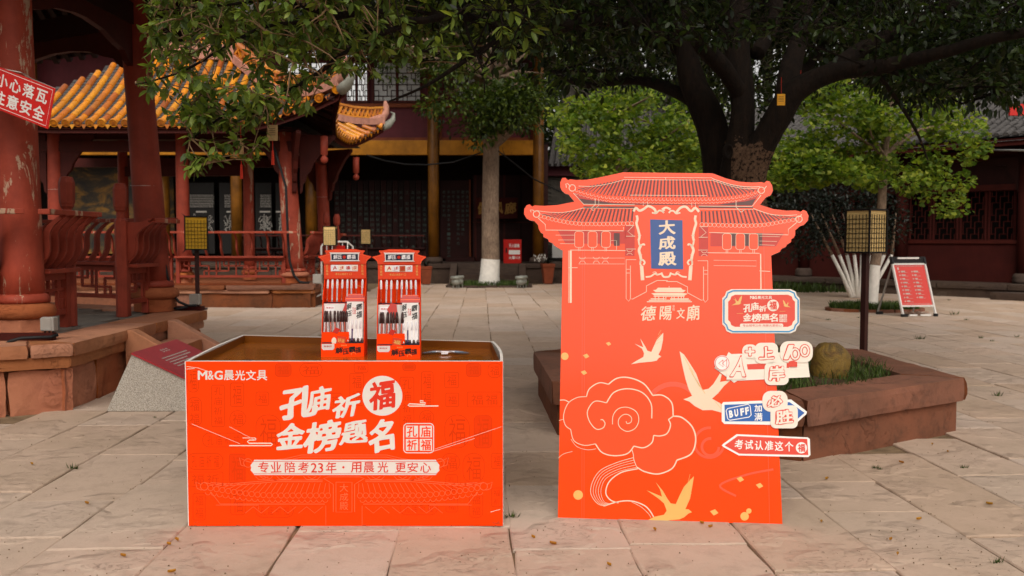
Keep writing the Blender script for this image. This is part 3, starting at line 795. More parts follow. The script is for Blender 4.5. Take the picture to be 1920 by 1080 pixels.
def railing(parent, a, b_, z0, seat, top, ext=(0, 0), gap=.17, posts=True, mat='lacquer', sl=None, worn='lacquer_worn', n_=None):
    d = (b_ - a).normalized(); L = (b_ - a).length; n_ = n_ or Vector((d.y, -d.x))
    D3 = Vector((d.x, d.y, 0)); N3 = Vector((n_.x, n_.y, 0))
    rl = MB(); o_ = N3 * .30
    rl.bar(Vector((*a, top)) + o_ - D3 * ext[0], Vector((*b_, top)) + o_ + D3 * ext[1], .10, .045)
    r_ = bevel(rl.build('railing', M[worn], parent), .006)
    st = MB(); st.bar(Vector((*a, seat - .02)) + N3 * .02, Vector((*b_, seat - .02)) + N3 * .02, .26, .04); bevel(st.build('seat', M[mat], r_), .005)
    n = max(2, int(L / gap))
    for i in range(n + 1):
        p = Vector((*a, seat)) + D3 * (L * i / n) + N3 * .02
        inst('slat', sl or slat_me, r_, frame(p, D3, N3, Vector((0, 0, 1))))
    lt = MB(); lattice(lt, a, d, L, z0 + .15, seat - .09)
    lt.bar(Vector((*a, z0 + .15)), Vector((*b_, z0 + .15)), .05, .05); lt.bar(Vector((*a, seat - .075)), Vector((*b_, seat - .075)), .06, .07)
    lt.build('lattice', M[mat], r_)
    if posts:
        for e in (0.03, L - .03):
            q_ = Vector((*a, 0)) + D3 * e; lg = MB(); lg.bar(q_ + Vector((0, 0, z0)), q_ + Vector((0, 0, seat - .04)), .075, .075); lg.build('leg', M[mat], r_)
    return r_
for k in range(6):
    a, b_ = colpos(k), colpos(k + 1); d = (b_ - a).normalized(); a = a + d * .2; b_ = b_ - d * .2
    if k == 0:
        n1 = Vector((-4.245, 8.68)); n2 = Vector((-4.185, 9.72))
        railing(pv, Vector((-4.24, 8.02)), n1 - Vector((0, .06)), PZ, SEAT, TOP, ext=(.38, .02), gap=.13)
        railing(pv, n2 + Vector((0, .06)), Vector((-4.16, 10.32)), PZ, SEAT, TOP - .03, ext=(-.02, .12), gap=.13)
        for q_ in (n1, n2):
            zt = 1.98 - PZ
            mb = MB(); s8 = [(.066, 0), (.066, zt - .40), (.045, zt - .37), (.045, zt - .31), (.062, zt - .285), (.062, zt - .27), (.07, zt - .25), (.074, zt - .16), (.074, zt - .06), (.055, zt - .005), (.02, zt)]
            mb.lathe((q_.x, q_.y, PZ), s8, 8, rot=R(22.5)); bevel(mb.build('newel_post', M['lacquer'], pv), .004)
        # a panel closing the end of the short rail at its newel
        mb = MB(); pr = [(s_curve(t / 8), SEAT + (TOP - SEAT - .05) * t / 8) for t in range(9)]
        mb.hexa([(n2.x + .02, n2.y + .03, SEAT), (n2.x + .02, n2.y + .03, TOP - .05)] + [(n2.x + .03 + o, n2.y + .03, z) for o, z in reversed(pr)],
                [(n2.x + .02, n2.y + .06, SEAT), (n2.x + .02, n2.y + .06, TOP - .05)] + [(n2.x + .03 + o, n2.y + .06, z) for o, z in reversed(pr)]); mb.build('end_board', M['lacquer'], pv)
    else: railing(pv, a, b_, PZ, SEAT, TOP, ext=(.2, .2), gap=.19)
# red cable duct, junction boxes and cables on the platform edge
mb = MB(); mb.bar((-4.6, 7.42, PZ + .03), (-3.78, 7.46, PZ + .03), .07, .06); tag(mb.build('cable_duct', M['beamred']), 'red steel cable duct lying on the front edge of the sandstone platform', 'cable duct')
def jbox(p, label, s=.055):
    t = thing('junction_box', label, 'junction box', tuple(p), group='junction boxes at the platform edges')
    mb = MB(); mb.box(p + Vector((0, 0, .13)), (s, s * .7, s * 1.05)); bevel(mb.build('housing', M['greybox'], t), .008)
    mb = MB(); mb.box(p + Vector((-.01, -s * .72, .13)), (s * .8, .004, s * .9)); mb.build('lid', M['greybox'], t)
    mb = MB()
    for dx in (-.03, 0, .025): mb.tube([p + Vector((dx, 0, .08)), p + Vector((dx * 1.5, -.01, .04)), p + Vector((dx * .6, -.02, .012))], .008, 6)
    mb.build('cable_tails', M['rubber'], t, True); return t
jbox(Vector((-3.84, 7.5, PZ)), 'grey junction box on the platform corner beside the thick black cable')
cb = MB(); cb.tube([P(x, y, Y) for x, y, Y in ((-30, 668, 7.25), (0, 654, 7.28), (18, 640, 7.3), (40, 634, 7.33), (65, 633, 7.36), (95, 632, 7.4), (108, 628, 7.45))], .014, 8)
tag(cb.build('cable', M['rubber'], None, True), 'thick black cable running over the platform edge to the grey box', 'cable')
# warning sign on the first column
spl = Plane(P(45, 190, 7.42), (1, .02, 0), (0, 0, 1))
ws = thing('warning_sign', 'tilted red warning sign with white characters tied to the column', 'sign', tuple(P(45, 215, 7.42)))
mb = MB(); Q = [(-66, 100), (104, 166), (90, 242), (-78, 176)]; slab(mb, spl, Q, -.006, 0); mb.build('sign_plate', simple('sign_red', 'c4170e', .35, var=.05, bump=0), ws)
mb = MB(); Qi = [(-62, 106), (99, 169), (86, 236), (-73, 173)]; stroke(mb, spl, Qi + [Qi[0]], 1.0, .001); mb.build('border_line', M['whitepaint'], ws)
def qsub(Q, u0, v0, u1, v1):
    q = [Vector(p) for p in Q]
    f = lambda u, v: tuple((q[0] * (1 - u) + q[1] * u) * (1 - v) + (q[3] * (1 - u) + q[2] * u) * v)
    return [f(u0, v0), f(u1, v0), f(u1, v1), f(u0, v1)]
mb = MB()
for i, ch in enumerate('小心落瓦'): fit(mb, spl, qsub(Q, .375 + .145 * i, .14, .375 + .145 * i + .125, .46), ch, .035, .001)
for i, ch in enumerate('注意安全'): fit(mb, spl, qsub(Q, .375 + .145 * i, .54, .375 + .145 * i + .125, .87), ch, .035, .001)
mb.build('lettering', M['whitepaint'], ws)
mb = MB(); mb.tube([P(104, 166, 7.43), P(60, 148, 7.5), P(40, 136, 7.6), P(0, 128, 7.6)], .004, 5); mb.build('wire', M['steel'], ws)
# granite information stone
gs = thing('information_stone', 'wedge of grey granite carrying a slanted dark red plaque beside the pavilion steps', 'information stone', (-2.95, 7.6, 0))
pf = [(-3.26, 0), (-2.50, 0), (-2.50, .20), (-2.62, .268), (-3.03, .462), (-3.045, .462)]
mb = MB(); mb.hexa([(x, 7.22, z) for x, z in pf], [(x, 8.15, z) for x, z in pf]); bevel(mb.build('granite_block', M['granite'], gs), .006)
tv = Vector((-2.62 + 3.03, 0, .268 - .462)).normalized(); nv = Vector((-tv.z, 0, tv.x)); o0 = Vector((-3.045, 7.19, .464))
mb = MB(); L1 = .475; mb.box(o0 + tv * L1 / 2 + Vector((0, .5, 0)) + nv * .008, (L1 / 2, .49, .007), ax=(tv, Vector((0, 1, 0)), nv)); mb.build('plaque', M['panelred'], gs)
ppl = Plane(o0 + nv * .016, (0, 1, 0), -tv)     # reads from the right
mb = MB()
for i in range(3):      # too small and oblique to read in the photograph
    x = .42 + i * .055
    stroke(mb, ppl, [(x, -.075), (x + .035, -.08)], .008, .001, px=False); stroke(mb, ppl, [(x + .018, -.07), (x + .016, -.11)], .008, .001, px=False); stroke(mb, ppl, [(x, -.11), (x + .035, -.105)], .007, .001, px=False)
for j in range(5):
    x = .22
    while x < (.78 if j != 2 else .6): l_ = random.uniform(.015, .03); stroke(mb, ppl, [(x, -.18 - j * .035), (x + l_, -.18 - j * .035)], .012, .001, px=False); x += l_ + .008
mb.build('lettering', M['whitetext'], gs)
# ================================================================ orange display counter
CT = .80
fl_, fr_ = G(348, 677, CT), G(943, 677.5, CT)
rl_, rr_ = G(455, 628, CT), G(926, 640, CT)
Yf = (fl_.y + fr_.y) / 2; fl_.y = fr_.y = Yf
ct = thing('display_counter', 'bright orange printed cardboard counter with white calligraphy on its front', 'counter', ((fl_.x + fr_.x) / 2, Yf, 0))
zb = .002
def wall(a, b_, th, z0, z1, name, m, inw):
    mb = MB(); i = Vector((inw[0], inw[1], 0)) * th
    A, B = Vector((a.x, a.y, 0)), Vector((b_.x, b_.y, 0))
    mb.hexa([A + Vector((0, 0, z0)), B + Vector((0, 0, z0)), B + i + Vector((0, 0, z0)), A + i + Vector((0, 0, z0))],
            [A + Vector((0, 0, z1)), B + Vector((0, 0, z1)), B + i + Vector((0, 0, z1)), A + i + Vector((0, 0, z1))]); return mb.build(name, m, ct)
front = wall(fl_, fr_, .012, zb, CT, 'front_panel', M['orange'], (0, 1))
# white cut edges round the rim and the sides
e_ = Vector((0, .0125, 0))
dl = (rl_ - fl_).normalized(); dr = (rr_ - fr_).normalized()
def side(a, d_end, sgn):
    mb = MB(); n_ = 10; rows = []
    pts = [a.lerp(d_end, t / n_) + Vector((sgn * .018 * math.sin(math.pi * t / n_), 0, 0)) for t in range(n_ + 1)]
    for i in range(n_):
        p, q_ = pts[i] + (e_ if i == 0 else Vector()), pts[i + 1]; o = Vector((-sgn * .014, 0, 0))
        mb.hexa([(p.x, p.y, zb), (q_.x, q_.y, zb), (q_.x + o.x, q_.y, zb), (p.x + o.x, p.y, zb)], [(p.x, p.y, CT), (q_.x, q_.y, CT), (q_.x + o.x, q_.y, CT), (p.x + o.x, p.y, CT)])
    mb.build('side_panel', M['cardwhite'], ct)
side(fl_, rl_, -1); side(fr_, rr_, 1)
mb = MB(); bb = (rr_ - rl_).normalized(); nb = Vector((bb.y, -bb.x, 0))
mb.hexa([rl_ + Vector((0, 0, zb - CT)), rr_ + Vector((0, 0, zb - CT)), rr_ + nb * .014 + Vector((0, 0, zb - CT)), rl_ + nb * .014 + Vector((0, 0, zb - CT))], [rl_, rr_, rr_ + nb * .014, rl_ + nb * .014]); mb.build('back_panel', M['cardwhite'], ct)
TZ = CT - .040
mb = MB(); ins = .018
A_, B_, C_, D_ = fl_ + Vector((ins, .016, 0)), fr_ + Vector((-ins, .016, 0)), rr_ + Vector((-ins, -.026, 0)), rl_ + Vector((ins, -.026, 0))
mb.hexa([Vector((p.x, p.y, TZ - .01)) for p in (A_, B_, C_, D_)], [Vector((p.x, p.y, TZ)) for p in (A_, B_, C_, D_)]); mb.build('top_board', M['amber'], ct)
mb = MB(); mb.hexa([Vector((D_.x, D_.y, TZ)), Vector((C_.x, C_.y, TZ)), Vector((C_.x, C_.y + .003, TZ)), Vector((D_.x, D_.y + .003, TZ))], [Vector((D_.x, D_.y, CT - .001)), Vector((C_.x, C_.y, CT - .001)), Vector((C_.x, C_.y + .003, CT - .001)), Vector((D_.x, D_.y + .003, CT - .001))])
mb.build('inner_back_wall', M['amber_wall'], ct)
for a, b_ in ((A_, D_), (B_, C_)):
    mb = MB(); s_ = .003 if a is B_ else -.003
    mb.hexa([Vector((a.x, a.y, TZ)), Vector((b_.x, b_.y, TZ)), Vector((b_.x + s_, b_.y, TZ)), Vector((a.x + s_, a.y, TZ))], [Vector((a.x, a.y, CT - .001)), Vector((b_.x, b_.y, CT - .001)), Vector((b_.x + s_, b_.y, CT - .001)), Vector((a.x + s_, a.y, CT - .001))]); mb.build('inner_side_wall', M['amber_wall'], ct)
mb = MB(); stroke(mb, Plane((0, 0, 0), (1, 0, 0), (0, 0, 1)), [(0, 0), (0, .001)], 0); 
fp = Plane((0, Yf, 0), (1, 0, 0), (0, 0, 1)); W_ = CT - zb
for nm, x0, x1, z0, z1 in (('left_edge_strip', fl_.x - .002, fl_.x + .002, zb, CT), ('top_edge_strip', fl_.x, fr_.x, CT - .0008, CT + .0012), ('right_edge_strip', fr_.x - .0003, fr_.x + .001, zb, CT)):
    mb = MB(); mb.box(((x0 + x1) / 2, Yf + .0055, (z0 + z1) / 2), ((x1 - x0) / 2, .0065, (z1 - z0) / 2)); mb.build('cut_edge', M['cardwhite'], front)
mb = MB()
for k in range(26):
    x = random.choice((random.uniform(352, 940), random.uniform(352, 372), random.uniform(920, 940))); y = 989 - abs(random.gauss(0, 6)); stroke(mb, fp, [(x, y), (x + random.uniform(-9, 9), y - random.uniform(-1, 3))], random.uniform(.4, 1.1), .0011)
mb.build('scuff_print', simple('scuff', 'a05030', .8, bump=0), front)
# front print: faint seals first
seals = MB(); sdk = MB()
def seal(x0, y0, x1, y1, txt, solid=False, rd=4, cols=1):
    p = rrect(x0, y0, x1, y1, rd); stroke(seals, fp, p + [p[0]], 1.3, .0005)
    n = len(txt); 
    if solid: flat(sdk, fp, p, .0004)
    m = (x1 - x0) * .16
    for i, ch in enumerate(txt):
        if (x1 - x0) > (y1 - y0) * 1.2: w_ = (x1 - x0 - m) / n; fit(seals, fp, rect(x0 + m / 2 + i * w_ + 2, y0 + 4, x0 + m / 2 + (i + 1) * w_ - 2, y1 - 4), ch, 0, .0006)
        else: h_ = (y1 - y0 - m) / n; fit(seals, fp, rect(x0 + m, y0 + m / 2 + i * h_ + 2, x1 - m, y0 + m / 2 + (i + 1) * h_ - 2), ch, 0, .0006)
for a in [(397, 722, 421, 800, '孔庙祈福'), (432, 718, 457, 762, '福'), (480, 735, 504, 760, '福'), (431, 770, 461, 800, '福', False, 14), (352, 745, 378, 800, '福福', False, 12), (480, 778, 526, 840, '福', False, 20),
          (380, 812, 458, 838, '孔庙祈福', False, 12), (352, 850, 418, 880, '孔庙祈福', False, 13), (430, 851, 460, 905, '福', True), (352, 885, 418, 912, '福祈', False, 3), (432, 915, 460, 965, '福', False, 6),
          (656, 700, 682, 760, '福福', False, 3), (750, 707, 776, 800, '孔庙祈福'), (790, 697, 812, 765, '福福'), (834, 698, 860, 727, '福', False, 3), (836, 737, 860, 762, '福', False, 2), (876, 735, 940, 763, '福福', False, 3),
          (834, 778, 880, 840, '福', False, 22), (889, 779, 922, 840, '福', True, 8), (618, 737, 640, 765, '福', False, 3), (787, 770, 813, 795, '福', False, 11), (828, 850, 862, 884, '福', False, 16), (868, 850, 908, 905, '福', False, 19),
          (922, 850, 942, 878, '福', False, 2), (922, 915, 941, 950, '福祈', False, 3), (516, 681, 546, 706, '福', True, 7), (755, 681, 779, 695, '一', True, 5), (874, 681, 902, 706, '福', True, 7), (664, 681, 690, 698, '福', False, 3), (836, 890, 858, 960, '孔庙祈福'), (562, 681, 604, 706, '福', False, 12), (915, 681, 940, 708, '福', False, 10),
          (352, 690, 372, 735, '福', False, 8), (362, 925, 385, 975, '福福'), (880, 925, 905, 970, '福福', False, 8), (750, 940, 820, 965, '孔庙祈福', False, 12), (480, 945, 550, 970, '孔庙祈福', False, 12)]:
    seal(*a)
seals.build('seal_print', card('orange_print_seal', 'e03a02', .6, spec=.12), front); sdk.build('seal_block_print', card('orange_print_block', 'ea3c02', .6, spec=.12), front)
# thin roof drawing
ra = MB(); cx = 645
def L_(pts, wd=1.1, h=.0009): stroke(ra, fp, pts, wd, h)
for sg in (-1, 1):
    X_ = lambda d: cx + sg * d
    L_([(X_(d), y) for d, y in ((0, 853), (80, 853), (110, 860), (170, 868), (185, 864))]); L_([(X_(d), y) for d, y in ((0, 857), (80, 857), (110, 864), (168, 872))])
    p = disc(X_(180), 868, 8); L_(p + [p[0]]); L_([(X_(188), 862), (X_(196), 858), (X_(193), 872), (X_(186), 874)])
    L_([(X_(150), 893), (X_(125), 901), (X_(165), 890)], 1)
    L_([(X_(d), y) for d, y in ((40, 903), (128, 903), (160, 906), (210, 910), (245, 909), (262, 904))]); L_([(X_(d), y) for d, y in ((40, 900), (130, 900), (165, 903), (215, 907), (250, 905))])
    for i in range(21):
        d = 30 + i * 11; y = 929 - max(0, (d - 130) / 130) ** 1.6 * 16
        p = disc(X_(d), y, 5, 12); L_(p + [p[0]], .8); 
        L_([(X_(d - 3), y - 5), (X_(max(28, d - 6 - i * .9)), 906)], .8)
        p = disc(X_(d + 5), y + 8, 5, 12)[:7]; L_(p, .8)
    p = disc(X_(262), 912, 7); L_(p + [p[0]]); L_([(X_(268), 908), (X_(278), 904), (X_(275), 916), (X_(267), 919)])
    L_([(X_(250), 922), (X_(232), 945), (X_(36), 945)]); L_([(X_(240), 947), (X_(160), 947), (X_(160), 955)], .8)
    for d in (60, 110, 150): L_([(X_(d - 16), 893), (X_(d - 10), 899), (X_(d + 10), 899), (X_(d + 16), 893)], 1); L_([(X_(d - 8), 893), (X_(d), 898), (X_(d + 8), 893)], 1)
    L_([(X_(d), y) for d, y in ((0, 894), (30, 894), (38, 897), (28, 903), (20, 908), (20, 960))]); L_([(X_(34), 948), (X_(34), 985)], .8)
    for d in (70, 120, 170): L_([(X_(d - 30), 950), (X_(d - 15), 962), (X_(d), 950), (X_(d + 15), 962)], .8)
L_([(cx - 15, 904), (cx + 15, 904), (cx + 15, 960), (cx - 15, 960), (cx - 15, 904)], 1)
ra.build('roof_drawing_print', M['orange_lt'], front)
mb = MB()
for i, ch in enumerate('大成殿'): fit(mb, fp, rect(cx - 8, 907 + i * 17, cx + 8, 922 + i * 17), ch, .0, .001)
mb.build('lettering', M['orange_lt'], front)
# swirls
sw = MB()
def S_(pts, wd=2, h=.001): stroke(sw, fp, pts, wd, h)
S_([(455, 821), (478, 821)], 1.2); S_([(478, 821), (480, 823), (478, 825), (468, 825), (464, 828), (467, 831), (508, 831), (511, 833), (508, 835.5), (430, 835.5)], 2); 
S_([(360, 795), (450, 832)], .6); S_([(430, 800), (480, 826)], .5)
S_([(794, 752), (788, 751), (788, 754.5), (798, 755.5), (797, 758.5), (768, 757), (765, 760), (768, 761.5), (822, 761)], 2); S_([(800, 850), (890, 822)], .6); S_([(815, 842), (940, 800)], .5)
S_([(350, 687), (372, 690), (392, 697)], .8); S_([(350, 692), (365, 691)], .8); S_([(920, 960), (930, 957), (938, 955)], .8)
sw.build('swirl_print', M['cardcream'], front)
lt = MB()
lx = 371
for ch, x0, x1, b0 in (('M', 371, 389, .04), ('&', 390, 401, .02), ('G', 402, 418, .04)): fit(lt, fp, rect(x0, 695, x1, 712), ch, b0, .0012)
for i, ch in enumerate('晨光文具'): fit(lt, fp, rect(420 + i * 20.6, 694, 439 + i * 20.6, 713), ch, .022, .0012)
HERO = [('孔', [(524, 726), (596, 722), (598, 784), (522, 788)], .055), ('庙', [(577, 724), (622, 724), (620, 771), (573, 774)], .05), ('祈', [(624, 740), (677, 738), (673, 783), (621, 784)], .05),
        ('金', [(517, 793), (572, 793), (572, 843), (517, 843)], .055), ('榜', [(571, 788), (641, 787), (638, 848), (566, 850)], .05), ('题', [(641, 790), (686, 788), (693, 832), (635, 834)], .045), ('名', [(690, 787), (738, 785), (743, 846), (690, 850)], .06)]
for hi_, (ch, q_, b_) in enumerate(HERO):
    # brush slant: pull the top a little to the right
    q2 = [(q_[0][0] + 3, q_[0][1] + 2), (q_[1][0] + 1, q_[1][1] - 2), (q_[2][0] - 2, q_[2][1]), (q_[3][0], q_[3][1] + 1)]
    fit(lt, fp, q2, ch, b_, .0012 + .0004 * hi_, .07)
lt.build('lettering', M['cardwhite'], front)
mb = MB(); flat(mb, fp, disc(717, 742, 37.5, 40), .001); 
p = [(477, 862), (817, 862), (820, 867), (824, 872), (823, 877), (824, 882), (820, 886), (817, 890.5), (477, 890.5), (474, 886), (470, 882), (471, 877), (470, 872), (474, 867)]; flat(mb, fp, p, .0012)
mb.build('badge_print', M['cardwhite'], front)
mb = MB(); fit(mb, fp, [(693, 716), (742, 712), (741, 768), (692, 770)], '福', .045, .002, .06)
xs = [484, 507, 534, 559, None, None, 612, None, 658, 684, 708, 740, 762, 787]
for ch, x in zip('专业陪考', (484, 508, 534, 559)): fit(mb, fp, rect(x, 866, x + 20, 886), ch, .012, .0022, .05)
fit(mb, fp, rect(583, 868, 606, 886), '23', .012, .0022)
fit(mb, fp, rect(611, 866, 631, 887), '年', .012, .0022, .05); flat(mb, fp, disc(644, 876, 2.2, 10), .0022)
for ch, x in zip('用晨光', (658, 682, 708)): fit(mb, fp, rect(x, 866, x + 20, 886), ch, .012, .0022, .05)
for ch, x in zip('更安心', (741, 764, 788)): fit(mb, fp, rect(x, 867, x + 20, 886), ch, .012, .0022, .05)
stroke(mb, fp, [(474, 865), (820, 865)], .8, .0022); stroke(mb, fp, [(474, 888), (820, 888)], .8, .0022)
mb.build('lettering', card('red_print', 'e02e10', .5), front)
mb = MB(); p = rrect(757, 794, 813, 849, 7)
stroke(mb, fp, p + [p[0]], 1.6, .001)
for i, (x, y) in enumerate(((761, 798), (787, 798), (761, 823), (787, 823))): flat(mb, fp, rect(x, y, x + 23, y + 22), .001)
mb.build('seal_print', M['cardwhite'], front)
mb = MB()
for (x, y), ch in zip(((761, 798), (787, 798), (761, 823), (787, 823)), '孔庙祈福'): fit(mb, fp, rect(x + 2, y + 1, x + 21, y + 21), ch, .03, .0016)
mb.build('lettering', M['orange'], front)
# pens packs lying just behind the front edge
PACKS = ['under the white brand lettering corner', "second from the counter's lettered corner", "third from the counter's lettered corner", "fourth from the counter's lettered corner", "fifth from the counter's lettered corner", "sixth from the counter's lettered corner", 'above the first big character', "just before the first big character's end", 'in front of the first pen display', 'at the foot of the first pen display', 'between the two pen displays', 'at the foot of the second pen display', "in front of the clear plastic packet's near end", "in front of the clear plastic packet's far end", "second from the counter's plain corner", "nearest the counter's plain corner"]
for i, x in enumerate([385, 405, 428, 450, 472, 496, 520, 566, 590, 615, 700, 745, 800, 845, 880, 905]):
    X = (x - 960) / 1700 * 4.46; t = thing('pen_pack', None, None, (X, 4.42 + random.uniform(0, .07), TZ), random.uniform(-.5, .5))
    tag(t, 'small red and white pen packets lying flat behind the front edge of the counter', 'pen packet', 'pen packets on the counter top')
    t['label'] = 'red and white pen packet lying flat ' + PACKS[i]
    mb = MB(); mb.box((0, 0, .004), (.03, .085, .003)); mb.build('sleeve', M['packred' if i % 3 else 'packwhite'], t, local=True)
    for dx in (-.015, .0, .015): mb = MB(); mb.tube([(dx, -.07, .011), (dx, .07, .011)], .004, 6); mb.build('pen', M['pendark' if i % 2 else 'penwhite'], t, True, local=True)
# blue and white clear packet
bt = thing('clear_packet', 'flattened clear bluish plastic packet with white hook lying on the counter top', 'plastic packet', (G(835, 664, TZ).x, G(835, 664, TZ).y, TZ))
mb = MB(); 
for sg in (-1, 1): mb.grid([[(sg * (.02 + .11 * u), (.035 * math.sin(u * 3.1) + .012) * v, .006 + .012 * abs(v) * (1 - u)) for v in (-1, -.4, .4, 1)] for u in (0, .3, .6, .85, 1)])
mb.build('film', card('clear_blue_film', '7c8ca0', .12, .6), bt, True, local=True)
mb = MB(); mb.box((0, 0, .014), (.05, .012, .003)); mb.box((0.0, -.035, .01), (.018, .022, .0029)); mb.build('hook', M['penwhite'], bt, local=True)
mb = MB(); g0 = G(580, 640, TZ); mb.tube([g0 + Vector((math.cos(a / 2) * .028, math.sin(a / 2) * .02, .003)) for a in range(14)], .002, 5); tag(mb.build('rubber_band', simple('band', 'c88a20', .5, bump=0), None, True), 'small yellow rubber band lying on the amber counter top', 'rubber band')
# ================================================================ pen displays
def pen(parent, x, y, z, L, m, capm, lean=.25, side=0.0):
    d = Vector((side, math.sin(lean), math.cos(lean))); a = Vector((x, y, z))
    mb = MB(); mb.tube([a, a + d * L * .16, a + d * L * .165, a + d * L * .8, a + d * L * .81, a + d * L], [.0048, .0052, .0045, .0045, .0036, .003], 7); o = mb.build('pen', m, parent, True, local=True)
    mb = MB(); mb.tube([a + d * L * .60, a + d * L * .63, a + d * L * .92, a + d * L * 1.0, a + d * (L * 1.02)], [.005, .0062, .0062, .0045, .002], 7); mb.bar(a + d * L * .66 + Vector((0, -.008, 0)), a + d * L * .97 + Vector((0, -.008, 0)), .003, .003); mb.build('cap', capm, o, True, local=True)
def display(px, py, label, var):
    o = G(px, py, TZ); t = thing('pen_display', label, 'pen display', (o.x, o.y, TZ), R(4), group='cardboard pen displays on the counter')
    K = .226
    LP = lambda y0=0.0, lean=0.0: None
    # side panels
    prof = [(0, 0), (.2, 0), (.2, .41), (.165, .41), (.15, .385), (.09, .32), (.05, .20), (.012, .075), (0, .07)]
    for x in (0, K - .003):
        mb = MB(); mb.hexa([(x, y, z) for y, z in prof], [(x + .003, y, z) for y, z in prof]); mb.build('side_panel', M['orange'], t, local=True)
    bx = MB(); bx.box((K / 2, .0015, .035), (K / 2 - .003, .0015, .035)); f = bx.build('front_panel', M['orange'], t, local=True)
    fpl = Plane((0, 0, 0), (1, 0, 0), (0, 0, 1)); fpl.N = Vector((0, -1, 0))
    mb = MB(); fit(mb, fpl, [(.075, .048), (.115, .05), (.115, .018), (.075, .016)], '解', .045, .001, .05, True); fit(mb, fpl, [(.115, .042), (.145, .044), (.145, .012), (.115, .01)], '压', .045, .001, .05, True)
    fit(mb, fpl, [(.145, .052), (.18, .054), (.18, .024), (.145, .022)], '霸', .04, .001, .05, True); fit(mb, fpl, [(.18, .05), (.21, .05), (.208, .02), (.178, .018)], '福', .045, .001, .05, True)
    mb.build('lettering', M['ink'], f, local=True)
    mb = MB(); flat(mb, fpl, [(.004, .068), (.07, .068), (.07, .045), (.062, .036), (.012, .036), (.004, .045)], .0012, px=False); mb.build('label_tag', M['packwhite'], f, local=True)
    mb = MB(); fit(mb, fpl, [(.016, .060), (.028, .060), (.028, .052), (.016, .052)], 'M&G', .05, .0018, 0, True); fit(mb, fpl, [(.031, .060), (.056, .060), (.056, .051), (.031, .051)], '晨光文具', .02, .0018, 0, True); mb.build('lettering', M['packred'], f, local=True)
    mb = MB(); p = [(.17 + .012 * math.cos(a * .5), .012 + .01 * math.sin(a * .5)) for a in range(8)]; stroke(mb, fpl, p, .0012, .001, px=False); fit(mb, fpl, [(.105, .064), (.135, .064), (.135, .056), (.105, .056)], '考试认准', .0, .001, 0, True); mb.build('gold_print', M['s_gold'], f, local=True)
    # slanting trays
    mb = MB(); mb.box((K / 2, .1, .0735), (K / 2 - .0035, .095, .0015)); mb.build('tray', M['navy'], t, local=True)
    mb = MB(); mb.box((.075, .015, .1), (.071, .001, .03)); mb.build('pocket_front', M['orange'], t, local=True)
    mb = MB(); mb.hexa([(.004, .055, .08), (K - .004, .055, .08), (K - .004, .058, .08), (.004, .058, .08)], [(.004, .10, .275), (K - .004, .10, .275), (K - .004, .103, .275), (.004, .103, .275)]); bc = mb.build('backing_card', M['packwhite'], t, local=True)
    mb = MB(); mb.box((K / 2, .128, .279), (K / 2 - .0035, .026, .0015)); mb.build('upper_tray', M['navy'], t, local=True)
    mb = MB(); mb.box((K / 2, .19, .35), (K / 2 - .003, .0015, .13)); bk = mb.build('back_panel', M['orange'], t, local=True)
    kp = Plane((0, .1885, 0), (1, 0, 0), (0, 0, 1)); mb = MB(); sp_ = [(.06 + .03 * math.cos(a * .3), .39 + .02 * math.sin(a * .3)) for a in range(20)]; stroke(mb, kp, sp_, .0015, .001, px=False)
    stroke(mb, kp, [(.12, .41), (.15, .38), (.18, .41), (.17, .37), (.2, .36)], .003, .001, px=False); mb.build('gold_print', M['s_gold'], bk, local=True)
    # header
    mb = MB(); mb.box((K / 2, .157, .449), (K / 2 + .001, .002, .042)); hd = mb.build('header', M['orange_dk'], t, local=True)
    hp = Plane((0, .155, 0), (1, 0, 0), (0, 0, 1))
    mb = MB(); flat(mb, hp, [(.036, .482), (.182, .482), (.182, .447), (.036, .447)], .001, px=False); mb.build('window_card', M['penwhite'], hd, local=True)
    cs = ['A⁺', '上岸', '福', '100']
    for i in range(4):
        mm = M['penwhite'] if (i + var) % 2 == 0 else M['cardcream']
        if var == 1 and i == 2: mm = simple('tan_card', 'b0623a', .6, bump=0)
        x = .042 + i * .0355; mb = MB(); mb.box((x + .016, .1525, .465 + (.001 if i % 2 else -.001)), (.0155, .0015, .0145)); cd = mb.build('message_card', mm, hd, local=True)
        mb = MB(); fit(mb, Plane((0, .1508, 0), (1, 0, 0), (0, 0, 1)), [(x + .005, .475), (x + .027, .477), (x + .027, .456), (x + .005, .454)], 'A' if i == 0 else cs[i], .03, .0005, .1, True); mb.build('lettering', M['packred'], cd, local=True)
    mb = MB(); fit(mb, hp, [(.06, .438), (.13, .438), (.13, .426), (.06, .426)], '考试认准这个', .0, .001, 0, True); p = disc(.142, .432, .006, 12); stroke(mb, hp, p + [p[0]], .001, .001, px=False)
    for xx in (.01, .2):
        for j, ch in enumerate('解压霸福'): fit(mb, hp, [(xx, .484 - j * .015), (xx + .012, .484 - j * .015), (xx + .012, .472 - j * .015), (xx, .472 - j * .015)], ch, 0, .001, 0, True)
    mb.build('gold_print', M['s_gold'], hd, local=True)
    # roof cut-out
    rp = Plane((0, .150, 0), (1, 0, 0), (0, 0, 1)); c = K / 2
    half = [(0, .568), (.055, .568), (.085, .562), (.106, .561), (.108, .555), (.098, .545), (.10, .540), (.118, .534), (.14, .530), (.143, .524), (.128, .513), (.117, .502), (.113, .488)]
    out = [(c + x, z) for x, z in half] + [(c - x, z) for x, z in reversed(half)]
    mb = MB(); slab(mb, rp, out, -.002, .001, px=False); rf = mb.build('roof_cutout', M['orange_dk'], t, local=True)
    mb = MB()
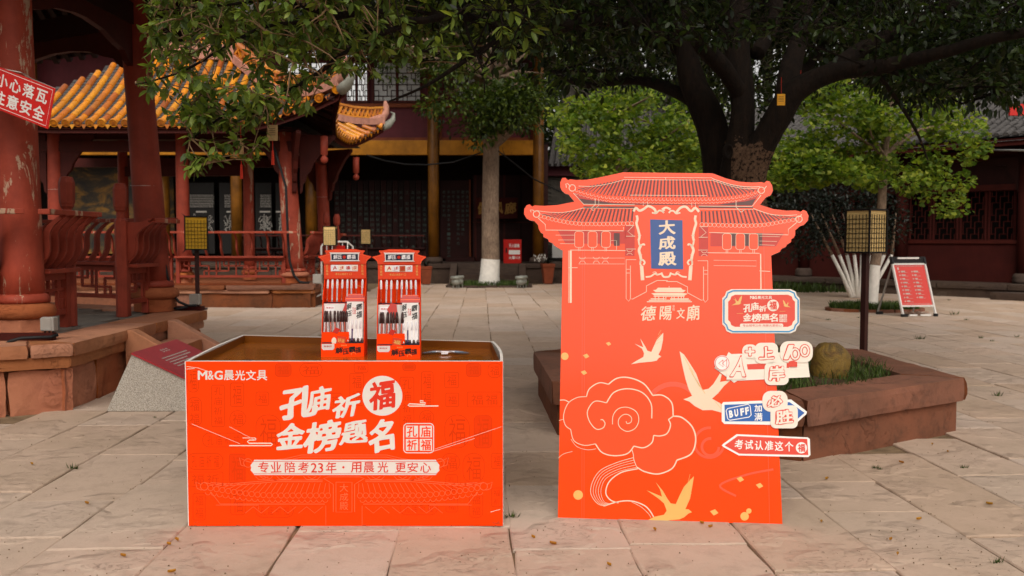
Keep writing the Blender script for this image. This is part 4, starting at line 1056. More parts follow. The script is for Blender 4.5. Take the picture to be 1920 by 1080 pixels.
    for sg in (-1, 1): stroke(mb, rp, [(c + sg * x, z) for x, z in ((0, .560), (.055, .560), (.1, .551))], .002, .002, px=False); stroke(mb, rp, [(c + sg * x, z) for x, z in ((0, .541), (.09, .538), (.135, .525))], .002, .002, px=False); stroke(mb, rp, [(c + sg * x, z) for x, z in ((.113, .49), (.118, .51), (.135, .525))], .002, .002, px=False)
    mb.build('line_print', M['orange_lt'], rf, local=True)
    mb = MB(); slab(mb, rp, [(.03, .55), (K - .03, .55), (K - .036, .543), (K - .038, .508), (K - .03, .502), (.03, .502), (.038, .508), (.036, .543)], .002, .007, px=False); sg_ = mb.build('name_board', M['packwhite'], t, local=True)
    mb = MB(); flat(mb, rp, [(.042, .541), (K - .042, .541), (K - .042, .509), (.042, .509)], .0076, px=False); mb.build('name_field', M['navy'], sg_, local=True)
    mb = MB()
    for ch, x in zip('解压', (.052, .075)): fit(mb, rp, [(x, .537), (x + .022, .538), (x + .022, .514), (x, .513)], ch, .028, .0082, .05, True)
    for ch, x in zip('霸福', (.125, .149)): fit(mb, rp, [(x, .537), (x + .022, .538), (x + .022, .514), (x, .513)], ch, .028, .0082, .05, True)
    mb.build('lettering', M['penwhite'], sg_, local=True)
    mb = MB(); flat(mb, rp, disc(.111, .525, .009, 14), .0082, px=False); mb.build('red_mark', M['packred'], sg_, local=True)
    # pens: upper tier of eight, lower pocket of dark pens, three white ones in the pack
    for i in range(8): pen(t, .018 + i * .0265 + random.uniform(-.002, .002), .118, .282, .125, M['penclear'] if i % 3 else M['penred'], M['penwhite'], .32, random.uniform(-.03, .03))
    for i in range(11): pen(t, .012 + i * .0125, .022 + random.uniform(-.002, .006), .095, .145, M['penred'] if i % 2 else M['penclear'], M['pendark'], .2, random.uniform(-.06, .06))
    cpl = Plane((0, .055, .08), (1, 0, 0), Vector((0, .045, .195)))
    mb = MB(); flat(mb, cpl, [(.01, .188), (.062, .188), (.062, .165), (.05, .158), (.02, .158), (.01, .165)], .0015, px=False); mb.build('label_tag', M['penwhite'], bc, local=True)
    mb = MB(); fit(mb, cpl, [(.018, .182), (.03, .182), (.03, .173), (.018, .173)], 'M&G', .05, .0022, 0, True); fit(mb, cpl, [(.032, .182), (.056, .182), (.056, .172), (.032, .172)], '晨光文具', .02, .0022, 0, True); mb.build('lettering', M['packred'], bc, local=True)
    # hanging pack with black calligraphy
    dx = .004 if var == 0 else .0
    mb = MB(); pp = Plane((0, .018, .075), (1, 0, 0), Vector((0, .07, .235))); slab(mb, pp, [(.13, .02), (.216, .02), (.216, .23), (.13, .23)], 0, .004, px=False); pk = mb.build('pen_pack', M['packwhite'], t, local=True)
    mb = MB(); slab(mb, pp, [(.122, .22), (.222, .22), (.226, .246), (.212, .25), (.212, .262), (.136, .262), (.136, .25), (.12, .246)], .004, .006, px=False); mb.build('pack_header', M['packred'], pk, local=True)
    mb = MB(); stroke(mb, pp, [(.122, .235), (.224, .235)], .004, .0066, px=False); stroke(mb, pp, [(.13, .258), (.216, .258)], .003, .0066, px=False); mb.build('pack_stripe', M['orange_lt'], pk, local=True)
    mb = MB(); fit(mb, pp, [(.130, .21), (.156, .214), (.154, .178), (.128, .172)], '解', .035, .0055, .08, True); fit(mb, pp, [(.134, .168), (.158, .172), (.156, .14), (.132, .136)], '压', .04, .0055, .08, True)
    fit(mb, pp, [(.18, .205), (.212, .21), (.208, .175), (.178, .17)], '霸', .03, .0055, .08, True); fit(mb, pp, [(.182, .165), (.212, .168), (.21, .13), (.18, .125)], '福', .035, .0055, .08, True); mb.build('lettering', M['ink'], pk, local=True)
    mb = MB(); fit(mb, pp, [(.16, .19), (.178, .19), (.178, .15), (.16, .15)], '孔庙', .02, .005, 0, True); mb.build('red_seal', M['packred'], pk, local=True)
    for i in range(4): pen(t, .14 + i * .021, .016, .078, .115, M['penwhite'] if i in (0, 2, 3) else M['penviolet'], M['penwhite'], .27, 0)
    mb = MB()
    for q_ in ([(.06, .07), (.075, .095), (.1, .085), (.085, .06)], ): slab(mb, Plane((0, .010, .06), (1, 0, 0), (0, .1, 1)), q_, 0, .003, px=False)
    mb.build('red_card', M['packred'], t, local=True)
    g_ = Plane((0, .004, .055), (1, 0, 0), (0, .05, 1)); mb = MB(); slab(mb, g_, [(.08, .012), (.127, .006), (.133, .048), (.086, .056)], 0, .003, px=False); gc = mb.build('gift_card', card('gift_card_red', 'd8401a', .4), t, local=True)
    mb = MB(); fit(mb, g_, [(.09, .044), (.125, .038), (.123, .018), (.088, .022)], '福' if var else '好运', .02, .0042, 0, True); mb.build('gold_print', M['s_gold'], gc, local=True)
    if var == 0: mb = MB(); slab(mb, g_, disc(.068, .028, .013, 10, .02), 0, .003, px=False); mb.build('cream_charm', M['cardcream'], t, local=True)
    mb = MB(); slab(mb, Plane((0, .075, .2), (1, 0, 0), (0, .2, 1)), [(.1, .02), (.12, .08), (.17, .07), (.18, .04), (.14, .02)] if var == 0 else [(.05, .05), (.07, .085), (.1, .08), (.105, .03), (.09, -.01), (.07, .02)], 0, .002, px=False); mb.build('red_card', M['packred'], t, local=True)
    return t
display(602, 669, 'pen display with mostly white window cards, its red cards high on the pen pack', 0)
display(706, 673, 'pen display beside the clear packet, with a tan card in its window', 1)
# ================================================================ leaning photo board
bl, br = G(1046, 970.5, 0), G(1467, 983.5, 0); U = (br - bl).normalized()
tilt = R(10.5); back = Vector((-U.y, U.x, 0)); Wv = back * math.sin(tilt) + Vector((0, 0, math.cos(tilt)))
bd = thing('photo_board', 'tall orange cut-out board shaped like a temple gate leaning back in front of the planter', 'photo board', tuple(bl.lerp(br, .5)), math.atan2(U.y, U.x))
sp = Plane(bl + Vector((0, 0, .004)), U, Wv)
LH = [(1168, 323), (1150, 327), (1120, 333.5), (1100, 337), (1080, 337.5), (1069, 336), (1065, 338), (1060, 333), (1054, 334), (1050.5, 342), (1050.5, 351), (1054, 358), (1060, 363), (1066, 364.5), (1077, 378),
      (1045, 384.5), (1020, 386), (1002, 385), (998, 387.5), (993, 383), (987.5, 385), (983, 392), (982.5, 401), (987, 409), (994, 413), (1002, 414.5), (1009, 422), (1010, 429), (1014, 436), (1018.5, 438.5), (1019, 444), (1025, 447), (1028, 448.5), (1029, 453), (1036, 456), (1040, 461), (1055, 470), (1046, 970.5)]
RH = [(1336, 325), (1360, 334), (1385, 340.5), (1405, 342), (1420, 342), (1427, 341), (1433, 343), (1437, 339), (1443, 340), (1448, 348), (1449, 358), (1445, 366), (1436, 370), (1425, 384),
      (1450, 392), (1475, 395), (1492, 394.5), (1501, 397), (1506, 393.5), (1512, 396), (1516, 404), (1515, 413), (1508, 421), (1500, 424), (1491, 432), (1491, 440), (1488, 446), (1484, 448), (1483, 454), (1476, 458), (1473, 463), (1466, 466), (1462, 472), (1446, 479), (1467, 983.5)]
ol = LH + list(reversed(RH))
mb = MB(); slab(mb, sp, ol, -.010, -.0006); mb.build('foam_core', M['cardwhite'], bd)
mb = MB(); flat(mb, sp, ol, 0); body = mb.build('board', M['s_base'], bd)
# white cut edge of the foam core
mb = MB(); 
for i in range(len(ol)):
    a, b_ = ol[i], ol[(i + 1) % len(ol)]
    stroke(mb, sp, [a, b_], .5, -.004)
# strut behind
mb = MB(); top = sp.at(.54, 1.1, -.02); mb.bar(top, Vector((top.x + back.x * .32, top.y + back.y * .32, .01)), .05, .01); mb.build('rear_strut', M['cardwhite'], bd)
def art(fn, name, m):
    mb = MB(); fn(mb); mb.build(name, m, body)
def lerp_(a, b_, t): return (a[0] + (b_[0] - a[0]) * t, a[1] + (b_[1] - a[1]) * t)
def along(pts, t):
    seg = [math.dist(a, b_) for a, b_ in zip(pts[:-1], pts[1:])]; s = t * sum(seg)
    for (a, b_), l_ in zip(zip(pts[:-1], pts[1:]), seg):
        if s <= l_: return lerp_(a, b_, s / l_)
        s -= l_
    return pts[-1]
eU = smooth_pts([(1078, 357), (1110, 366), (1150, 372), (1250, 375), (1340, 374), (1390, 369), (1426, 358)], 6); tU = smooth_pts([(1100, 350), (1150, 340), (1175, 336.5), (1250, 336.5), (1333, 337), (1370, 346), (1405, 353)], 6)
eL = smooth_pts([(1010, 404), (1040, 412), (1080, 419), (1130, 420), (1188, 419)], 6); tLf = smooth_pts([(1030, 401), (1070, 397), (1095, 391), (1130, 392), (1190, 392)], 6)
eR = smooth_pts([(1312, 421), (1380, 423), (1430, 422), (1470, 415), (1498, 410)], 6); tRt = smooth_pts([(1312, 396), (1380, 394), (1412, 393), (1440, 402), (1480, 407)], 6)
fields = [(eU, tU, 49), (eL, tLf, 24), (eR, tRt, 24)]
def f_(mb):     # tile troughs
    for e, t_, n in fields:
        for i in range(n):
            a, b_ = along(e, (i + .5) / n), along(t_, (i + .5) / n); stroke(mb, sp, [(a[0], a[1] - 2), b_], 3.0, .0008)
art(f_, 'tile_shade_print', M['s_dk'])
def f_(mb):
    for e, t_, n in fields:
        for i in range(n + 1):
            a, b_ = along(e, i / n), along(t_, i / n); stroke(mb, sp, [(a[0] - .8, a[1] - 5), lerp_(a, b_, .9)], 1.2, .0009)
art(f_, 'tile_light_print', M['s_lt'])
def f_(mb):
    flat(mb, sp, [(1076, 361), (1110, 373), (1150, 380), (1250, 383), (1345, 383), (1395, 375), (1424, 362), (1410, 386), (1094, 383)], .0005)
    flat(mb, sp, [(1046, 432), (1174, 432), (1174, 457), (1060, 457)], .0005); flat(mb, sp, [(1332, 437), (1470, 437), (1455, 462), (1332, 462)], .0005)
    flat(mb, sp, [(1172, 423), (1190, 423), (1190, 480), (1172, 480)], .0005); flat(mb, sp, [(1310, 425), (1328, 425), (1328, 480), (1310, 480)], .0005)
art(f_, 'shade_print', M['s_mid'])
def f_(mb):
    for x in (1108, 1132, 1157, 1375, 1399, 1424): flat(mb, sp, rect(x - 6, 437, x + 5, 461), .0007)
    flat(mb, sp, [(1084, 372), (1150, 381), (1345, 384), (1400, 377), (1418, 372), (1410, 385), (1094, 383)], .0007)
    for x0, x1 in ((1094, 1190), (1310, 1412)): flat(mb, sp, rect(x0, 387, x1, 390), .0007)
art(f_, 'deep_shade_print', M['s_dkk'])
def f_(mb):
    for x, y in ((1086, 440), (1111, 440), (1136, 440), (1363, 444), (1388, 444), (1413, 444)): flat(mb, sp, rrect(x - 8.5, y - 6, x + 8.5, y + 24, 5), .0012)
    for e, t_, n in fields[1:]:
        for i in range(n):
            a = along(e, (i + .5) / n); flat(mb, sp, disc(a[0], a[1], 3.6, 12), .0012)
    a = eU
    for i in range(49): q_ = along(eU, (i + .5) / 49); flat(mb, sp, rrect(q_[0] - 2, q_[1] - 5, q_[0] + 2.6, q_[1] + 2, 1.5, 2), .0012)
art(f_, 'tile_end_print', M['s_base'])
def f_(mb):
    S = lambda p, w_=1.0: stroke(mb, sp, p, w_, .0017)
    S([(1170, 332.5), (1335, 333.5)], .8); S([(1170, 337), (1335, 338)], .9); S([(1248, 332.5), (1248, 337)], .8)
    S(smooth_pts([(1170, 337), (1140, 345), (1110, 349.5), (1085, 349)]), 1); S(smooth_pts([(1335, 335), (1370, 346), (1400, 350.5), (1425, 350)]), 1.2); S(smooth_pts([(1335, 338), (1370, 349), (1400, 354), (1420, 353)]), .9)
    S([(1062, 352), (1061, 345), (1064, 344), (1070, 350)], 1.2); S([(1437, 349), (1434, 353), (1430, 355)], 1.4)
    for q_ in ((1073, 352.5), (1427.5, 357)): p = disc(*q_, 6, 18); S(p + [p[0]], 1.3)
    for e, t_, n in fields[1:]:
        for i in range(n):
            a = along(e, (i + .5) / n); p = disc(a[0], a[1], 3.7, 12); S(p + [p[0]], .55)
    for i in range(49):
        q_ = along(eU, (i + .5) / 49); S([(q_[0] - 2.4, q_[1] - 3), (q_[0] - 2.4, q_[1]), (q_[0], q_[1] + 2.2), (q_[0] + 2.4, q_[1])], .6)
        S([(q_[0] - 3, q_[1] + 5), (q_[0], q_[1] + 7.5), (q_[0] + 3, q_[1] + 5)], .5)
    S([(1181, 366), (1325, 367)], .9)
    S([(1075, 362), (1094.5, 383), (1190, 384)], 1.1); S([(1427, 366), (1410, 387.5), (1310, 386.5)], 1.1); S([(1094, 390), (1190, 391)], .7); S([(1310, 392), (1412, 393)], .7)
    S([(1116, 372), (1116, 384), (1108, 391), (1112, 395)], 1.1); S([(1122, 372), (1123, 385), (1112, 395)], .6); S([(1380, 376), (1380, 388), (1389, 398), (1395, 394)], 1.1)
    S([(1206, 378), (1206, 386)], .8); S([(1214, 378), (1214, 386)], .8); S([(1297, 380), (1297, 388)], .8); S([(1304, 380), (1304, 388)], .8)
    S(smooth_pts([(1094, 390), (1060, 398), (1030, 398), (1006, 395)]), 1); S(smooth_pts([(1412, 391), (1445, 402), (1475, 404), (1494, 403)]), 1.2); S([(996, 398), (994, 394), (999, 394), (1004, 398)], 1.1); S([(1503, 402), (1500, 406), (1496, 407)], 1.4)
    for q_ in ((1006, 401.5), (1498, 411)): p = disc(*q_, 6, 18); S(p + [p[0]], 1.4)
    S([(1009, 409), (1022.5, 421), (1023, 431.5), (1169, 433), (1169, 426)], 1.1); S([(1494, 417), (1478, 430), (1478, 440.5), (1330, 436)], 1.1)
    for y in (441, 450, 457): S([(1042 + (y - 441) * .5, y), (1078, y)], .7); S([(1424, y + 2), (1462 - (y - 441) * .6, y + 3)], .7)
    for x, y in ((1086, 440), (1111, 440), (1136, 440), (1363, 444), (1388, 444), (1413, 444)): p = rrect(x - 8.5, y - 6, x + 8.5, y + 24, 5); S(p + [p[0]], .8); S([(x - 1.5, y + 24), (x - 1.5, y + 31)], .8); S([(x + 1.5, y + 24), (x + 1.5, y + 31)], .8)
    S([(1069, 469), (1173, 470)], 1.1); S([(1326, 474), (1424, 475)], 1.1); S([(1146, 451), (1156, 451), (1156, 470)], .7)
    S([(1070, 470), (1070, 568)], 4); S([(1066, 502), (1083, 502)], 1.1); S([(1066, 470), (1066, 568)], .7); S([(1426, 476), (1427, 574)], 2); S([(1424, 508), (1444, 509)], 1.1)
    for x in (1086, 1112, 1129): S([(x, 482), (x + 3, 485.5), (x + 9, 485.5), (x + 12, 482)], .9); S([(x, 494), (x + 3, 489.5), (x + 9, 489.5), (x + 12, 494)], .9)
    S([(1085, 484), (1171, 484), (1171, 495), (1085, 495)], .6); S([(1338, 488), (1418, 489), (1418, 499), (1338, 498)], .6)
    for sg, x0 in ((1, 1174), (-1, 1327)):
        T = lambda x, y: (x0 + sg * x, y + (0 if sg > 0 else 2))
        S([T(0, 423), T(15, 423)], 1); S([T(0, 443), T(17, 443)], 1); S([T(13, 424), T(3, 434), T(13, 442)], .8); S([T(0, 467), T(18, 467)], .9); S([T(1, 469), T(4, 472), T(9, 472), T(12, 469)], .8); S([T(1, 478), T(4, 475), T(9, 475), T(12, 478)], .8)
        S([T(0, 487), T(19, 487)], .8); S([T(0, 487), T(0, 560), T(5, 565), T(8, 560)], .8); S([T(0, 505), T(7, 505)], .8); S([T(0, 512), T(7, 512)], .8); S([T(8, 498), T(8, 560), T(12, 561), T(38, 547)], 1)
        S([T(38, 547), T(38, 536), T(58, 526), T(78, 526)], 1.1)
art(f_, 'white_line_print', M['s_cream'])
# plaque
def f_(mb): flat(mb, sp, [(1219, 411.5), (1279.5, 413), (1281, 505), (1221, 503.5)], .0015)
art(f_, 'plaque_field_print', M['s_blue'])
def f_(mb):
    for ch, q_ in (('大', [(1235, 413), (1266, 413), (1267, 442), (1235, 440)]), ('成', [(1235, 442), (1266, 443), (1267, 470), (1235, 468)]), ('殿', [(1235, 471), (1267, 472), (1269, 500), (1234, 498)])):
        fit(mb, sp, q_, ch, .045, .002, .09)
art(f_, 'lettering', M['s_cream'])
def f_(mb):
    S = lambda p, w_=5, tp=False: stroke(mb, sp, smooth_pts(p, 5), w_, .0018, tp)
    zx = lambda pts: [(1180 + x * .2222, 380 + y * .2222) for x, y in pts]
    S(zx([(35, 75), (55, 45), (85, 68), (120, 55), (160, 30), (205, 50), (222, 75), (215, 90)]), 4.5); S(zx([(190, 85), (225, 90), (250, 68), (275, 72), (292, 88)]), 3)
    S(zx([(275, 60), (310, 42), (348, 58)]), 4); S(zx([(292, 88), (285, 72), (300, 62)]), 2.5); S(zx([(333, 88), (350, 70), (375, 72), (395, 92), (430, 85)]), 3)
    S(zx([(395, 85), (430, 45), (475, 35), (520, 72), (555, 45), (588, 78)]), 4.5)
    for sg in (-1, 1):
        X_ = (lambda x: x) if sg < 0 else (lambda x: 622 - x)
        S(zx([(X_(62), 108), (X_(68), 140), (X_(60), 175), (X_(72), 220), (X_(85), 280), (X_(78), 320)]), 4.5); S(zx([(X_(72), 280), (X_(103), 275)]), 2, .8)
        S(zx([(X_(78), 320), (X_(88), 360), (X_(120), 350), (X_(128), 362)]), 3.2); S(zx([(X_(100), 355), (X_(82), 400), (X_(92), 445), (X_(100), 490)]), 5); S(zx([(X_(90), 445), (X_(110), 440)]), 2, .8)
        S(zx([(X_(92), 510), (X_(95), 490), (X_(115), 485), (X_(130), 505), (X_(118), 525)]), 3.2); S(zx([(X_(95), 500), (X_(92), 520), (X_(108), 540)]), 3)
        S(zx([(X_(103), 535), (X_(108), 600), (X_(112), 655)]), 6.5)
        S(zx([(X_(138), 628), (X_(180), 622), (X_(215), 600), (X_(235), 608), (X_(270), 600)]), 3); S(zx([(X_(235), 608), (X_(220), 585), (X_(195), 590)]), 2.5, .8)
        S(zx([(X_(270), 590), (X_(285), 622), (X_(311), 628)]), 3.5)
art(f_, 'plaque_frame_print', M['s_cream'])
# temple emblem and name
def f_(mb):
    zx = lambda pts: [(1180 + x * .2222, 380 + y * .2222) for x, y in pts]
    flat(mb, sp, zx([(200, 738), (225, 735), (240, 718), (435, 718), (450, 735), (475, 740), (455, 757), (222, 755)]), .0012)
    flat(mb, sp, zx([(185, 765), (230, 762), (440, 762), (492, 768), (465, 785), (210, 783)]), .0012)
    for x in (215, 245, 285, 305, 355, 375, 410, 435, 455): flat(mb, sp, zx([(x, 786), (x + 6, 786), (x + 6, 822), (x, 822)]), .0012)
    flat(mb, sp, zx([(205, 786), (465, 786), (465, 793), (205, 793)]), .0013)
    for a, b_ in (((180, 808), (300, 816)), ((345, 808), (500, 818)), ((165, 820), (515, 828)), ((148, 832), (528, 840))): flat(mb, sp, zx([a, (b_[0], a[1]), b_, (a[0], b_[1])]), .0012)
    flat(mb, sp, zx([(333, 705), (338, 705), (338, 716), (333, 716)]), .0012)
    for ch, q_ in (('德', [(1203, 574), (1231, 573), (1228, 603), (1200, 601)]), ('陽', [(1238, 574), (1260, 573), (1259, 601), (1236, 599)]), ('文', [(1269, 578), (1284, 577), (1284, 598), (1268, 598)]), ('廟', [(1289, 572), (1312, 571), (1311, 601), (1287, 602)])):
        fit(mb, sp, q_, ch, .022, .0012, .04)
    for i, ch in enumerate('德阳'): fit(mb, sp, rect(1261, 572 + i * 6, 1265, 577 + i * 6), ch, .0, .0012)
art(f_, 'emblem_print', M['s_cream'])
# clouds
cz = lambda pts: [(1040 + x / 3.6, 690 + y / 3.6) for x, y in pts]
arcs = [([(108, 415), (72, 385), (60, 320), (90, 240), (150, 200), (215, 193)], 5), ([(215, 193), (235, 140), (300, 100), (363, 110)], 7), ([(363, 110), (420, 70), (500, 65), (600, 105), (662, 185)], 9), ([(662, 185), (730, 185), (790, 235), (800, 325)], 9),
        ([(800, 325), (768, 348)], 8), ([(768, 348), (782, 385), (760, 440), (715, 458), (668, 455)], 8), ([(668, 455), (655, 505), (600, 538), (535, 527)], 8), ([(535, 527), (490, 578), (400, 592), (320, 570), (275, 512)], 8), ([(275, 512), (200, 522), (130, 490), (108, 415)], 5),
        ([(800, 325), (860, 335), (930, 400), (952, 490), (920, 580), (825, 622)], 10), ([(825, 622), (790, 680), (700, 715), (610, 700), (555, 670)], 9), ([(555, 670), (535, 620), (530, 580), (520, 550)], 5),
        ([(350, 235), (400, 165), (490, 140), (590, 165), (650, 240), (655, 340)], 8), ([(350, 235), (270, 225), (222, 290), (235, 360), (280, 412), (325, 405), (340, 375), (325, 350), (310, 350)], 6),
        ([(390, 380), (395, 320), (430, 275), (490, 265), (550, 295), (568, 350), (545, 405), (490, 428), (440, 400), (430, 355), (455, 320), (490, 313), (518, 335), (515, 365), (490, 375), (482, 360)], 5),
        ([(35, 217), (70, 217), (100, 233)], 6), ([(28, 355), (60, 345)], 3), ([(25, 608), (60, 580), (120, 563)], 3), ([(110, 480), (150, 530), (220, 552), (280, 545)], 3),
        ([(560, 680), (450, 705), (370, 765), (345, 840), (375, 890), (430, 910)], 8), ([(330, 932), (430, 902), (520, 898), (600, 925), (640, 960), (668, 1005)], 8), ([(520, 905), (580, 935), (630, 980), (650, 1010)], 3)]
for k, (o, w_) in enumerate(((0, 4), (16, 3), (32, 2.5), (50, 3), (66, 2.5))):
    t = k / 5; arcs.append(([(530 + t * 25, 605 + o), (420 + t * 20, 638 + o * .9), (310 + t * 50, 690 + o * .8), (255 + t * 80, 770 + o * .4), (245 + t * 85, 850), (290 + t * 55, 915 - o * .2), (345 + t * 30, 932 - o * .25)], w_))
def f_(mb):
    for p, w_ in arcs: stroke(mb, sp, smooth_pts(cz(p), 6), w_ / 3.6 * .92, .0014)
art(f_, 'cloud_print', M['s_cream'])
def f_(mb):
    main = [];
    for p, w_ in arcs[:9]: main += smooth_pts(cz(p), 5)[:-1]
    flat(mb, sp, main, .0009)
    lobe = smooth_pts(cz([(800, 325), (860, 335), (930, 400), (952, 490), (920, 580), (825, 622)]), 5)[:-1] + smooth_pts(cz([(825, 622), (790, 680), (700, 715), (610, 700), (555, 670)]), 5)[:-1] + cz([(535, 610), (520, 550), (535, 527), (600, 538), (655, 505), (668, 455), (715, 458), (760, 440), (782, 385), (768, 348)])
    flat(mb, sp, lobe, .0009)
art(f_, 'cloud_fill_print', M['s_fill'])
bz = lambda pts, ox, oy: [(ox + x / 4, oy + y / 4) for x, y in pts]
B1 = bz([(892, 572), (935, 545), (985, 517), (990, 490), (975, 455), (920, 418), (972, 440), (985, 445), (962, 378), (1000, 440), (1015, 470), (1045, 480), (1062, 440), (1085, 390), (1135, 335), (1132, 390), (1118, 460), (1098, 500), (1120, 515), (1100, 525), (1085, 545), (1045, 553), (960, 560)], 960, 540)
B2 = bz([(1257, 475), (1290, 500), (1330, 560), (1380, 640), (1405, 710), (1430, 765), (1475, 755), (1510, 720), (1535, 680), (1560, 640), (1572, 650), (1560, 705), (1640, 690), (1590, 735), (1545, 790), (1500, 830), (1570, 870), (1610, 910), (1590, 940), (1500, 915), (1430, 917), (1370, 885), (1330, 852), (1285, 835), (1315, 825), (1350, 808), (1325, 760), (1300, 680), (1275, 570)], 960, 540)
B3 = bz([(1005, 667), (1070, 635), (1140, 620), (1160, 590), (1140, 535), (1100, 500), (1010, 437), (1090, 470), (1125, 485), (1110, 430), (1078, 377), (1130, 440), (1165, 500), (1190, 535), (1228, 540), (1260, 470), (1290, 410), (1365, 330), (1350, 420), (1335, 500), (1300, 578), (1325, 580), (1350, 602), (1325, 610), (1290, 640), (1255, 655), (1190, 660), (1120, 674)], 960, 810)
def f_(mb): flat(mb, sp, B1, .0014); flat(mb, sp, B2, .0014)
art(f_, 'swallow_print', M['s_cream'])
def f_(mb):
    flat(mb, sp, B3, .0014)
    for x, y, r_ in ((1059, 668, 10), (1084, 928, 9), (1396, 968, 8), (1404, 958, 5)): flat(mb, sp, disc(x, y, r_ if x != 1059 else 7, 18), .0012)
    for x, y, s_ in ((1099, 668, 6), (1095, 699, 6), (1388, 899, 7), (1424, 911, 7), (1339, 961, 8), (1141, 645, 5)): flat(mb, sp, [(x - s_, y - s_ * .3), (x + s_ * .2, y - s_ * .8), (x + s_, y + s_ * .1), (x - s_ * .1, y + s_ * .7)], .0013)
art(f_, 'gold_swallow_print', M['s_gold'])
def f_(mb):
    for (x0, y0), (x1, y1) in (((1292, 690), (1312, 725)), ((1297, 700), (1318, 732)), ((1305, 712), (1322, 738)), ((1282, 668), (1300, 700))): stroke(mb, sp, [(x0, y0), (x1, y1)], .9, .0018)
    for i in range(5): stroke(mb, sp, [(1278 + i * 2.6, 946 - i * 9), (1296 - i * .5, 925 - i * 9)], .7, .0018)
    for i in range(4): stroke(mb, sp, [(1228 + i * 2, 646 - i * 6), (1240 - i * .2, 640 - i * 7)], .5, .0018)
    for i in range(5): stroke(mb, sp, [(1340 + i * 9, 752 + i * 3), (1352 + i * 8, 766 + i * 3)], .7, .0018)
    for i in range(3): p = disc(1290.5 if i == 0 else (1293 if i == 1 else 1238), 747 if i == 0 else (958 if i == 1 else 669), 1, 8); 
art(f_, 'feather_print', M['s_gold'])
def f_(mb):
    for cx_, cy_, r_ in ((1330, 830, 28), (1332, 838, 16)):
        stroke(mb, sp, disc(cx_, cy_, r_, 30)[:24], 5, .0008)
    stroke(mb, sp, disc(1262, 770, 50, 30)[18:27], 9, .0008); stroke(mb, sp, smooth_pts([(1380, 930), (1350, 910), (1400, 890), (1450, 880)]), 4, .0008)
art(f_, 'soft_cloud_print', M['s_lt'])
art(lambda mb: [stroke(mb, sp, p, .7, .0004) for p in ([(1092, 400), (1091, 972)], [(1096, 400), (1095, 972)], [(1431, 400), (1443, 980)])], 'seam_print', M['s_lt'])
# stickers at the right edge
def sticker(name, outline, m, h=.006, th=.004):
    mb = MB(); slab(mb, sp, outline, h - th, h); return mb.build(name, m, bd)
def fr(x0, y0, x1, y1, n, k):      # frame with notched corners
    return [(x0 + n, y0), (x1 - n, y0), (x1 - n * .45, y0 + n * .25), (x1 - n * .3, y0 + n * .7), (x1, y0 + n), (x1, y1 - n), (x1 - n * .3, y1 - n * .7), (x1 - n * .45, y1 - n * .25), (x1 - n, y1), (x0 + n, y1), (x0 + n * .45, y1 - n * .25), (x0 + n * .3, y1 - n * .7), (x0, y1 - n), (x0, y0 + n), (x0 + n * .3, y0 + n * .7), (x0 + n * .45, y0 + n * .25)]
fo = fr(1354, 542.5, 1499, 625, 17, 0)
s1 = sticker('badge_sticker', fo, M['st_cream'])
def on(o, m, fn, name): mb = MB(); fn(mb); mb.build(name, m, o)
on(s1, M['st_lblue'], lambda mb: (lambda p: stroke(mb, sp, p + [p[0]], 2.8, .0066))(fr(1357, 545.5, 1496, 622, 17, 0)), 'blue_rim')
on(s1, M['st_red'], lambda mb: flat(mb, sp, fr(1365, 553, 1490, 613, 13, 0), .0067), 'red_field')
def f_(mb):
    fit(mb, sp, rect(1406, 555, 1419, 561), 'M&G', .06, .0074); fit(mb, sp, rect(1420, 555, 1447, 561), '晨光文具', .02, .0074)
    for ch, q_ in (('孔', rect(1393, 570, 1410, 586)), ('庙', rect(1407, 567, 1422, 582)), ('祈', rect(1422, 573, 1437, 585)), ('金', rect(1393, 588, 1408, 603)), ('榜', rect(1408, 588, 1427, 604)), ('题', rect(1427, 589, 1442, 601)), ('名', rect(1442, 588, 1458, 604))): fit(mb, sp, q_, ch, .045, .0074, .06)
    flat(mb, sp, disc(1449, 573, 11, 24), .0074); flat(mb, sp, rrect(1387, 607, 1468, 614, 3), .0074)
    for i, (x, y) in enumerate(((1461, 590), (1468.5, 590), (1461, 597.5), (1468.5, 597.5))): flat(mb, sp, rect(x, y, x + 6.5, y + 6.5), .0074)
on(s1, M['st_cream'], f_, 'lettering')
def f_(mb):
    fit(mb, sp, rect(1442, 565, 1456, 581), '福', .04, .0085)
    fit(mb, sp, rect(1392, 608.3, 1465, 612.8), '专业陪考23年·用晨光更安心', .0, .0085)
    for ch, (x, y) in zip('孔庙祈福', ((1461, 590), (1468.5, 590), (1461, 597.5), (1468.5, 597.5))): fit(mb, sp, rect(x + .6, y + .6, x + 5.9, y + 5.9), ch, .0, .0082)
on(s1, M['st_red'], f_, 'lettering')
def f_(mb):
    sc_b = lambda B, cx_, cy_, k, fx=1: [(cx_ + (x - 1213) * k * fx, cy_ + (y - 655) * k) for x, y in B]
    flat(mb, sp, sc_b(B1, 1381, 564, .32), .0075); flat(mb, sp, sc_b(B1, 1475, 570, .24, -1), .0075)
    stroke(mb, sp, [(1381, 588), (1393, 588)], .6, .0075); stroke(mb, sp, [(1461, 584), (1472, 584)], .6, .0075)
on(s1, M['s_gold'], f_, 'gold_print')
def outline(chars, r_, h, m, name, parent):
    """a fat rounded backing behind characters"""
    mb = MB()
    for ch, q_ in chars: fit(mb, sp, q_, ch, r_, h, .05)
    return mb.build(name, m, parent)
